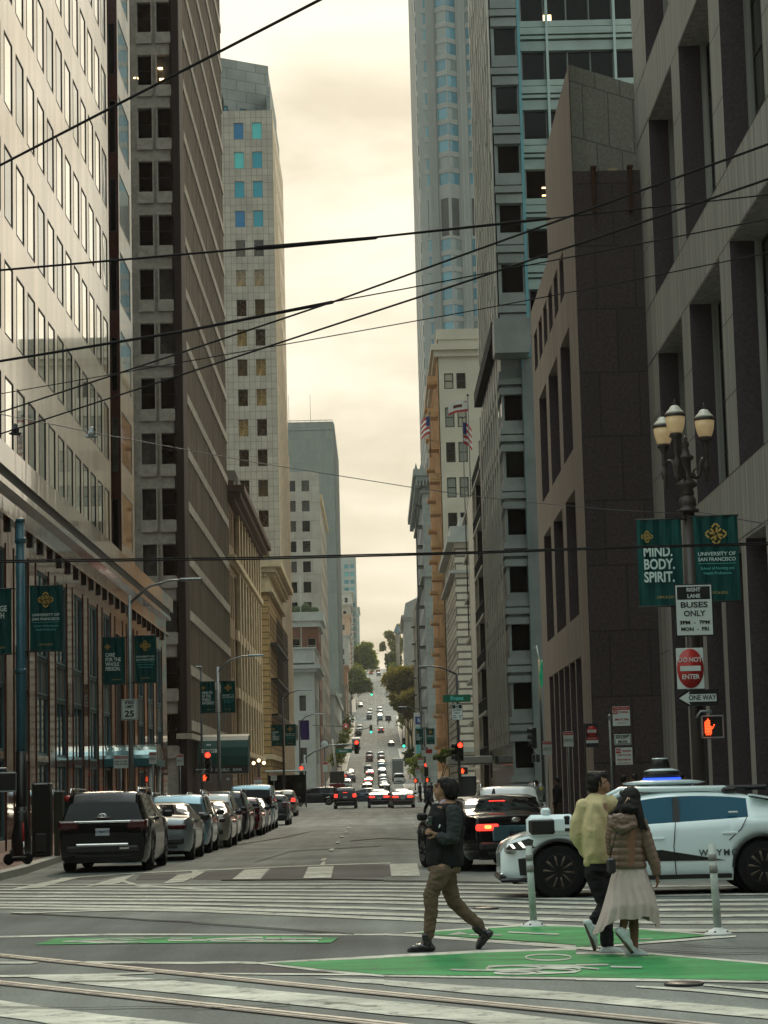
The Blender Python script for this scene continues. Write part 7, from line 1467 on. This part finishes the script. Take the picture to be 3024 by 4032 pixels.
# --- man striding left
Y0=22.35
def H(cx,cy,dy=0.): return Vector(atY(1580+cx*.3436,3020+cy*.3436,Y0+dy))
og=Vector((H(480,1200).x,Y0,0)); o=thing('person','man with dark bobbed hair in a black jacket, khaki trousers and black boots striding left','person',og)
neck=H(490,405); hd=H(505,250)
body=[('e',hd+Vector((-.006,0,.004)),(.088,.072,.100)),('e',H(440,300),(.055,.052,.062)),('e',H(425,350),(.034,.038,.028)),('t',[H(372,262),H(383,230),H(392,205)],[.013,.010,.008]),('e',H(374,268),(.014,.014,.010)),('e',H(385,312),(.014,.022,.010)),('e',H(392,200),(.016,.045,.011)),('e',H(540,285,-.072),(.017,.010,.028)),('e',H(540,285,.072),(.017,.010,.028)),
 ('t',[H(480,350),neck,H(530,450)],[.052,.056,.07]),('t',[H(530,450),H(520,700),H(510,1000),H(490,1150)],[(.11,.15),(.12,.16),(.11,.15),(.10,.15)]),
 ('t',[H(480,1150,-.08),H(335,1480,-.09),H(310,1920,-.09)],[.085,.058,.042]),('t',[H(500,1150,.08),H(590,1530,.09),H(900,1830,.09)],[.085,.056,.042]),
 ('t',[H(610,500,-.17),H(585,840,-.20),H(430,790,-.17)],[.055,.045,.030]),('t',[H(430,790,-.17),H(405,775,-.16)],[.028,.026]),('t',[H(560,500,.17),H(500,820,.2),H(430,860,.15)],[.055,.045,.03])]
body+=fingers(H(415,775,-.155),(-.9,.1,.35),(.1,-.9,.3),1.05,1.3)
organ('body',body,M_skin,o,og,.0085,it=3)
# facial features
for dx,dy in ((0,-.034),):
    b=MB(); b.ell(H(408,222,dy)-og,(.009,.012,.007),6); b.build('eye',M_black,o); b=MB(); b.tube([H(396,196,-.02)-og,H(412,190,-.04)-og,H(432,200,-.055)-og],.004,5); b.build('eyebrow',M_hair,o)
b=MB(); b.ell(H(378,308,0)-og,(.010,.020,.006),6); b.build('mouth',M_lip,o)
hair=[('e',H(550,232),(.096,.093,.100)),('e',H(572,275),(.086,.093,.100)),('e',H(580,320),(.066,.085,.055)),('e',H(500,165),(.078,.080,.046)),('e',H(470,195,-.05),(.030,.030,.055)),('e',H(470,195,.05),(.030,.030,.055)),('t',[H(500,200,-.075),H(515,300,-.078),H(520,345,-.07)],[.022,.024,.012])]
organ('hair',hair,M_hair,o,og,.008,it=12)
M_jk=mat('jacket_black',(.014,.014,.015),.85,noise=(12,.3)); M_jkg=mat('jacket_sleeve_charcoal',(.035,.040,.040),.9,noise=(25,.3))
jk=[('t',[H(520,430),H(515,560),H(505,760),H(500,950),H(500,1130)],[(.09,.15),(.128,.19),(.138,.19),(.142,.19),(.138,.185)]),('e',H(555,470),(.09,.18,.06)),('e',H(430,1000),(.055,.16,.15))]
organ('jacket',jk,M_jk,o,og,.011,it=4)
organ('sleeve',[('t',[H(600,490,-.165),H(610,640,-.19),H(585,830,-.21),H(500,825,-.20),H(440,792,-.175)],[.080,.076,.070,.058,.046])],M_jkg,o,og,.01,it=4)
organ('sleeve',[('t',[H(540,480,.17),H(480,820,.2),H(400,880,.14)],[.08,.07,.045])],M_jk,o,og,.011,it=3)
organ('shirt_collar',[('t',[H(500,385,-.05),H(455,420,-.04),H(430,500,-.02)],[.022,.020,.012]),('t',[H(440,440,0),H(405,560,-.01),H(400,640,0)],[.030,.022,.012])],mat('shirt_lilac',(.45,.38,.52),.7),o,og,.007,it=2)
organ('necktie',[('t',[H(425,430,-.03),H(395,500,-.02),H(385,560,-.01)],[.022,.024,.012])],mat('tie_magenta',(.16,.05,.14),.6),o,og,.007,it=2)
M_kh=mat('trousers_khaki',(.115,.082,.052),.85,noise=(14,.25),bump=(18,.5,.01))
organ('trousers',[('t',[H(495,1120),H(490,1200)],[(.125,.165),(.13,.165)]),('t',[H(470,1180,-.08),H(395,1340,-.09),H(335,1480,-.09),H(345,1640,-.09),H(328,1800,-.09),H(318,1930,-.09)],[.105,.092,.073,.068,.058,.052]),('t',[H(510,1180,.08),H(555,1400,.09),H(600,1540,.09),H(760,1700,.09),H(890,1800,.09),H(905,1830,.09)],[.105,.084,.072,.062,.052,.050])],M_kh,o,og,.010,it=3)
M_boot=mat('boot_leather',(.008,.007,.006),.28,coat=.4)
shoe('boot',H(350,2122,-.09),H(70,2122,-.09),(0,0,1),M_boot,o,og,high=.17,msole=M_black); shoe('boot',H(1045,1925,.09),H(885,2100,.09),(-.62,0,.5),M_boot,o,og,high=.17,msole=M_black)
b=MB(); q=H(330,640,-.16)-og; b.lathe((q.x+.005,q.y,q.z-.03),[(.026,0),(.034,.085),(.034,.09)],16); b.ell((q.x-.02,q.y,q.z+.01),(.03,.03,.03),8); b.build('held_bottle',mat('dark_glossy',(.02,.03,.028),.1,coat=1),o)
b=MB(); b.tube([H(430,700,-.2)-og,H(445,660,-.2)-og],.008,6); b.build('held_pen',M_signw,o)
# --- man of the couple
Y1=21.45
def H(cx,cy,dy=0.): return Vector(atY(2220+cx*.3618,3000+cy*.3618,Y1+dy))
og=Vector((H(400,1200).x,Y1,0)); o=thing('person','man in a yellow sweater, dark trousers and glasses seen from behind','person',og)
hc=H(372,235)
body=[('e',H(385,225),(.080,.092,.105)),('e',H(440,260,-.01),(.048,.055,.070)),('e',H(462,312,.01),(.034,.036,.030)),('t',[H(486,235,.0),H(500,262,.0)],[.010,.014]),('e',H(492,300,0),(.012,.022,.010)),('e',H(425,260,-.075),(.016,.014,.030)),
 ('t',[H(385,300),H(380,390)],[.054,.062]),('t',[H(370,440),H(350,700),H(360,1000),H(365,1150)],[(.14,.10),(.15,.11),(.13,.10),(.12,.11)]),
 ('t',[H(340,1150,0),H(440,1555,-.02),H(310,1745,-.10)],[.075,.045,.036]),('t',[H(400,1150,.02),H(460,1540,.06),H(470,2000,.03)],[.085,.058,.042]),
 ('t',[H(205,460),H(140,800,.02),H(260,960,.08)],[.055,.045,.035]),('t',[H(530,470),H(600,700,.12),H(560,900,.16)],[.055,.045,.035])]
body+=fingers(H(560,900,.16),(-.3,-.3,-.9),(.5,.8,0),1.0,.8)
organ('body',body,M_skin,o,og,.0085,it=3)
organ('hair',[('e',H(350,205),(.096,.100,.094)),('e',H(330,270),(.075,.085,.062)),('e',H(395,150),(.080,.082,.044)),('e',H(290,140),(.035,.05,.030)),('e',H(440,130),(.036,.05,.026)),('e',H(395,225,-.07),(.025,.02,.05))],M_hair,o,og,.009,it=2)
b=MB(); b.tube([H(425,235,-.085)-og,H(470,205,-.06)-og],.004,5); b.tube([(H(490,222,-.035)-og)+Vector((.016*math.cos(a),.0,.020*math.sin(a))) for a in [k*.7 for k in range(10)]],.003,5); b.build('glasses',M_black,o)
M_sw=mat('sweater_yellow',(.52,.435,.24),.9,noise=(10,.1),bump=(5,.7,.03))
sw=[('t',[H(360,375),H(355,450),H(335,600),H(330,800),H(350,960),H(365,1085)],[(.07,.065),(.155,.10),(.18,.125),(.18,.13),(.165,.125),(.14,.115)]),('t',[H(225,470),H(165,640,.01),H(145,800,.03),H(235,960,.08),H(285,1020,.1)],[.080,.078,.074,.062,.05]),('t',[H(480,450),H(560,500,.06),H(610,640,.12),H(600,760,.16)],[.085,.075,.065,.05]),('e',H(360,400),(.11,.085,.05))]
organ('sweater',sw,M_sw,o,og,.011,it=5)
b=MB(); rg=[]; organ('sweater_hem',[('t',[H(365,1060),H(368,1105)],[(.142,.118),(.138,.116)],'flat')],mat('sweater_rib',(.42,.37,.17),.9,noise=(60,.2),stretch=(6,6,.3)),o,og,.009,it=1)
b=MB(); c_=[H(x,y,-.132-(0.0)) - og for x,y in ((165,590),(240,530),(330,520),(420,545),(490,620))]; b.tube([p+Vector((0,.0-.0,0)) for p in c_],.005,5); 
M_tr=mat('trousers_black',(.012,.011,.013),.85,noise=(10,.3))
organ('trousers',[('t',[H(365,1080),H(372,1190)],[(.128,.105),(.135,.11)]),('t',[H(335,1180,0),H(400,1400,-.01),H(450,1560,-.02),H(385,1660,-.06),H(325,1740,-.10)],[.105,.088,.072,.060,.054]),('t',[H(400,1180,.02),H(440,1400,.05),H(455,1560,.06),H(455,1760,.05),H(475,1985,.03)],[.105,.088,.074,.066,.062])],M_tr,o,og,.010,it=3)
M_shw=mat('sneaker_white',(.50,.56,.54),.5,noise=(20,.15)); M_sole=mat('sneaker_sole',(.10,.065,.05),.6,noise=(30,.3)); M_solew=mat('sneaker_sole_white',(.45,.43,.36),.5)
shoe('shoe',H(215,1765,-.12),H(325,2060,-.10),(.85,.0,.35),M_shw,o,og,msole=M_sole); shoe('shoe',H(425,2108,.03),H(665,2103,-.02),(0,0,1),M_shw,o,og,msole=M_solew)
# --- woman of the couple
Y2=21.0
def H(cx,cy,dy=0.): return Vector(atY(2220+cx*.3618,3000+cy*.3618,Y2+dy))
og=Vector((H(720,1200).x,Y2,0)); o=thing('person','long-haired woman in a brown puffer jacket and long pale pleated skirt','person',og)
body=[('e',H(735,400),(.078,.088,.102)),('e',H(770,440,.03),(.045,.05,.06)),('t',[H(735,470),H(730,560)],[.045,.052]),('t',[H(720,600),H(710,900),H(715,1150)],[(.13,.09),(.12,.09),(.12,.10)]),
 ('t',[H(850,640),H(930,930,-.02),H(1010,1200,-.03)],[.045,.038,.026]),('t',[H(560,640),H(520,900,.05),H(500,1000,.08)],[.045,.04,.03]),
 ('t',[H(690,1150,0),H(700,1500,-.04),H(660,1720,-.06),H(632,1860,-.08)],[.085,.055,.042,.032]),('t',[H(760,1150,.04),H(740,1500,.04),H(765,1800,.03),H(772,2060,.02)],[.085,.055,.046,.031]),('e',H(760,1780,.04),(.048,.05,.09))]
body+=fingers(H(1010,1215,-.03),(.1,.0,-1),(.9,-.3,0),.92,.5)
organ('body',body,M_skind,o,og,.0085,it=3)
hr=[('e',H(730,395),(.092,.098,.110)),('t',[H(740,440,-.05),H(700,520,-.07),H(640,545,-.06)],[.07,.06,.035]),('t',[H(760,460,-.04),H(820,580,-.08),H(860,690,-.10),H(905,735,-.11)],[.07,.045,.028,.010]),('t',[H(650,430),H(600,520,-.02),H(530,560,0),H(495,600,.02)],[.05,.035,.02,.012]),('t',[H(780,500,-.06),H(850,640,-.11),H(845,760,-.12)],[.04,.02,.006]),('t',[H(690,500,-.08),H(760,530,-.11),H(720,560,-.10)],[.06,.05,.03])]
organ('hair',hr,M_hair,o,og,.0085,it=2)
b=MB(); q=[H(x,y,-.103)-og for x,y in ((660,455),(700,385),(712,390),(712,465),(690,440),(675,465))]; b.tube(q,.005,5); b.build('hair_clip',mat('clip_gold',(.45,.32,.2),.3,.7),o)
M_pf=mat('puffer_brown',(.145,.088,.058),.42,noise=(14,.15),bump=(30,.3,.01))
def sub(pts_,n=5):
    r=[]
    for a,b_ in zip(pts_,pts_[1:]):
        for k in range(n): t=k/n; r.append(tuple(x*(1-t)+y*t for x,y in zip(a,b_)))
    return r+[pts_[-1]]
kk=[(H(645,585).x,Y2,H(0,585).z,.075,.075),(H(670,640).x,Y2,H(0,640).z,.165,.105),(H(690,760).x,Y2,H(0,760).z,.175,.118),(H(690,900).x,Y2,H(0,900).z,.160,.115),(H(705,1040).x,Y2,H(0,1040).z,.160,.115),(H(718,1178).x,Y2,H(0,1178).z,.168,.120)]
rr=sub(kk,12); rings('puffer_jacket',rr,M_pf,o,og,48,lambda a,t:(.90+.10*abs(math.sin(math.pi*(t*9.0)))**.5)*(1+.012*math.sin(a*9+t*13)),closed=True)
def puff(pts_,rad,n=40):
    P_=[];R_=[]
    L_=len(pts_)-1
    for i in range(n+1):
        t=i/n*L_; k=min(int(t),L_-1); f=t-k; P_.append(Vector(pts_[k]).lerp(Vector(pts_[k+1]),f)-og); r=rad[k]*(1-f)+rad[k+1]*f; R_.append(r*(.86+.14*abs(math.sin(math.pi*i/n*9))**.5))
    b=MB(); b.tube(P_,R_,18); return b
puff([H(815,640),H(880,800,-.01),H(935,960,-.02),H(990,1110,-.03),H(1015,1235,-.03)],[.075,.070,.062,.056,.040]).build('puffer_sleeve',M_pf,o)
puff([H(560,640,.02),H(520,820,.05),H(520,980,.08)],[.07,.065,.05]).build('puffer_sleeve',M_pf,o)
organ('hood',[('e',H(645,640,-.09),(.145,.055,.070)),('e',H(600,620,-.09),(.09,.05,.055)),('e',H(700,610,-.08),(.09,.05,.05)),('t',[H(500,600,-.07),H(520,680,-.10),H(640,740,-.13),H(760,690,-.11),H(800,620,-.06)],[.03,.035,.035,.035,.028])],M_pf,o,og,.009,it=3)
M_sk=mat('skirt_pale',(.46,.375,.335),.85,noise=(7,.1))
def sk(a,t):
    c=math.cos(a); s_=math.sin(a); pl=1+(.02+.06*t)*math.sin(a*17+1.5*math.sin(t*5))+.03*t*math.sin(a*5+2)
    low=max(0,-c)**2; hi=max(0,c)**3; ez=-.15*low*t**2-.10*hi*t**2+.02*t*math.sin(a*5); ex=-.13*low*t**2.2+.01*hi*t*t; return pl,(ex,.02*t*math.sin(a*3),ez)
ks=[(H(718,1165).x,Y2+.01,H(0,1165).z,.150,.105),(H(720,1280).x,Y2+.01,H(0,1280).z,.175,.125),(H(735,1420).x,Y2,H(0,1420).z,.205,.15),(H(745,1560).x,Y2-.02,H(0,1560).z,.225,.17),(H(735,1710).x,Y2-.02,H(0,1700).z,.232,.175)]
rings('skirt',sub(ks,8),M_sk,o,og,140,sk,closed=False)
shoe('shoe',H(560,1862,-.10),H(735,2090,-.10),(.8,-.1,.55),M_shw,o,og,msole=M_sole); shoe('shoe',H(700,2140,.02),H(925,2130,-.02),(0,0,1),M_shw,o,og,msole=M_sole)
b=MB(); q=H(515,1130,-.13)-og; b.bbox(q,(.085,.06,.15),.02,0,None); b.build('shoulder_bag',mat('bag_black',(.012,.010,.013),.35,coat=.3),o); b=MB(); b.tube([H(500,1050,-.13)-og,H(560,800,-.13)-og,H(640,640,-.14)-og],.006,6); b.build('bag_strap',M_black,o)
# --- small distant pedestrians
def ped(px,pyfoot,Y,lab,h=1.72,top=(.015,.014,.016),legs=(.02,.018,.02),stride=.18,face=-1,z0=None,arms=True):
    x=atY(px,pyfoot,Y)[0]; z=z0 if z0 is not None else zr(Y)+.16; o=thing('person',lab,'person',(x,Y,z)); O=Vector((0,0,0)); k=h/1.72
    V=lambda a,b_,c: Vector((a*k*face,b_*k,c*k))
    bd=[('e',V(.01,0,1.60),(.078*k,.072*k,.108*k)),('e',V(.075,0,1.57),(.02*k,.015*k,.02*k)),('t',[V(0,0,1.5),V(0,0,1.42)],[.05*k,.06*k]),('t',[V(0,0,1.38),V(0,0,1.1),V(0,0,.92)],[(.15*k,.12*k),(.13*k,.11*k),(.13*k,.11*k)])]
    for s_ in(-1,1):
        bd+= [('t',[V(0,.1*s_,.92),V(stride*.7*s_,.1*s_,.5),V(stride*1.0*s_-.05,.1*s_,.08)],[.085*k,.058*k,.042*k]),('t',[V(stride*s_-.08,.1*s_,.04),V(stride*s_+.14,.1*s_,.035)],[.042*k,.034*k]),('t',[V(0,.17*s_,1.36),V(-.15*stride*s_*3,.21*s_,1.1),V(.1-.5*stride*s_,.2*s_,.88)],[.05*k,.042*k,.03*k]),('e',V(.1-.5*stride*s_,.2*s_,.82),(.03*k,.02*k,.05*k))]
    organ('body',bd,M_skind,o,O,.02,it=2)
    organ('coat',[('t',[V(0,0,1.44),V(0,0,1.36),V(0,0,1.1),V(0,0,.84)],[(.10*k,.10*k),(.17*k,.15*k),(.155*k,.14*k),(.16*k,.14*k)])]+[('t',[V(0,.17*s_,1.37),V(-.15*stride*s_*3,.21*s_,1.1),V(.09-.5*stride*s_,.2*s_,.9)],[.068*k,.06*k,.045*k]) for s_ in(-1,1)],mat('coat_%g'%top[0],top,.85),o,O,.02,it=2)
    organ('trousers',[('t',[V(0,.1*s_,.92),V(stride*.7*s_,.1*s_,.5),V(stride*s_-.05,.1*s_,.10)],[.105*k,.075*k,.058*k]) for s_ in(-1,1)],mat('trousers_%g'%legs[0],legs,.85),o,O,.02,it=2)
    organ('hair',[('e',V(-.015,0,1.63),(.088*k,.082*k,.095*k))],M_hair,o,O,.02,it=1); return o
ped(2197,3190,70,'person in dark clothes walking on the right pavement by the annex colonnade',1.75,(.013,.011,.012),(.05,.035,.025),.10)
ped(1690,3200,118,'pedestrian in dark clothes crossing the side street behind the walking man',1.8,(.02,.02,.03),(.014,.012,.012),.30,-1,.1)
ped(2115,3190,72,'pedestrian in a light jacket by the yellow headed meters',1.7,(.28,.26,.24),(.03,.03,.03),.1,1); ped(2462,3180,52,'dark haired pedestrian behind the white car roof left of the sensor dome',1.68,(.03,.025,.025),(.02,.02,.02),.12,1); ped(2500,3180,54,'second pedestrian behind the white car roof beside the sensor dome',1.72,(.05,.03,.025),(.02,.02,.02),.12,-1); ped(2690,3180,50,'pedestrian in black behind the white car roof right of the sensor dome',1.70,(.012,.012,.014),(.02,.02,.02),.12,1)
ped(432,3200,68,'person in dark clothes beside the canopy columns on the left pavement',1.7,(.03,.02,.02),(.02,.02,.02),.1,1); ped(585,3180,80,'person standing under the right end of the teal canopy',1.7,(.04,.03,.03),(.02,.02,.02),.1,-1)
for px,Y,lb in ((1655,192,'first figure'),(1675,190,'second figure'),(1700,186,'third figure')): ped(px,3140,Y,'%s of the group waiting at the right kerb of the second crossing'%lb,1.72,(.02,.018,.02),(.02,.018,.018),.06)
for px,Y,nm,lb in ((1487,700,'motorcyclist','rider on a red scooter between the two clusters of cars on the hill'),(1531,705,'motorcyclist','rider on a dark red scooter near the right kerb on the hill')):
    q=atY(px,2830,Y); o=thing('scooter_rider',lb,'motorcycle',(q[0],Y,zr(Y)),rot=(slope(Y),0,0)); O=Vector((0,0,0))
    for yy in(0,1.3): b=MB(); b.lathe((0,yy,.3),[(.12,-.06),(.29,-.06),(.31,0),(.29,.06),(.12,.06)],14,0,Matrix.Rotation(math.pi/2,4,'Y')); b.build('wheel',M_tyre,o)
    b=MB(); b.bbox((0,.35,.62),(.34,1.0,.4),.1); b.tube([(0,1.1,.4),(0,.95,1.05)],.06,6); b.tube([(-.35,.9,1.08),(.35,.9,1.08)],.03,6); b.build('frame',P_red,o)
    organ('rider',[('t',[(0,.3,.8),(0,.35,1.1),(0,.42,1.4)],[(.2,.16),(.2,.16),(.22,.14)]),('e',(0,.45,1.68),(.14,.16,.16)),('t',[(-.2,.4,1.4),(-.3,.6,1.2),(-.3,.85,1.1)],[.07,.06,.05]),('t',[(.2,.4,1.4),(.3,.6,1.2),(.3,.85,1.1)],[.07,.06,.05]),('t',[(-.12,.3,.8),(-.18,.8,.7),(-.18,.75,.3)],[.1,.08,.06]),('t',[(.12,.3,.8),(.18,.8,.7),(.18,.75,.3)],[.1,.08,.06])],mat('rider_dark',(.05,.03,.03),.7),o,O,.03,it=2)
# unseen avenue buildings behind the viewer, added to cut light and darken reflections
M_bh=mat('rear_block_stone',(.06,.055,.05),.7,noise=(.5,.3),brick=((0,2),3,3.4,.3,.5))
for x0_,x1_,y_,h_,lb in ((-75,-32,-24,34,'unseen brown stone office block behind the viewer on the left across the avenue'),(-30,-3,-40,38,'unseen tall stone office block directly behind the viewer across the avenue'),(2,40,-38,30,'unseen stone office block behind the viewer on the right across the avenue'),(42,80,-16,34,'unseen stone block behind the viewer at the far right corner')):
    B=Bld('avenue_block',lb,x1_,y_); B.face((x1_,y_),(-1,0,0),(0,1,0),x1_-x0_,-.5,h_,grid(1.5,4,int((x1_-x0_-2)/4),2.4,4,3.8,int((h_-6)/3.8),2.2),.25,M_bh,M_win,M_frame,.06,(1,0),'wall'); b=MB(); b.box(x0_,x1_,y_-25,y_-.3,-.5,h_); B.part(b,'core',M_bh); B.finish(0)
# ------------------------------------------------------------------ air
hz=MB(); hz.box(-450,450,-90,1520,-1.5,240); m=bpy.data.materials.new('haze_air'); m.use_nodes=True; m.node_tree.nodes.clear(); o_=m.node_tree.nodes.new('ShaderNodeOutputMaterial'); v=m.node_tree.nodes.new('ShaderNodeVolumePrincipled'); v.inputs['Color'].default_value=(.92,.90,.84,1); v.inputs['Density'].default_value=.00012; v.inputs['Anisotropy'].default_value=.2; m.node_tree.links.new(v.outputs[0],o_.inputs['Volume'])
tag(hz.build('haze',m),kind='stuff')
bpy.data.scenes.remove(TS)
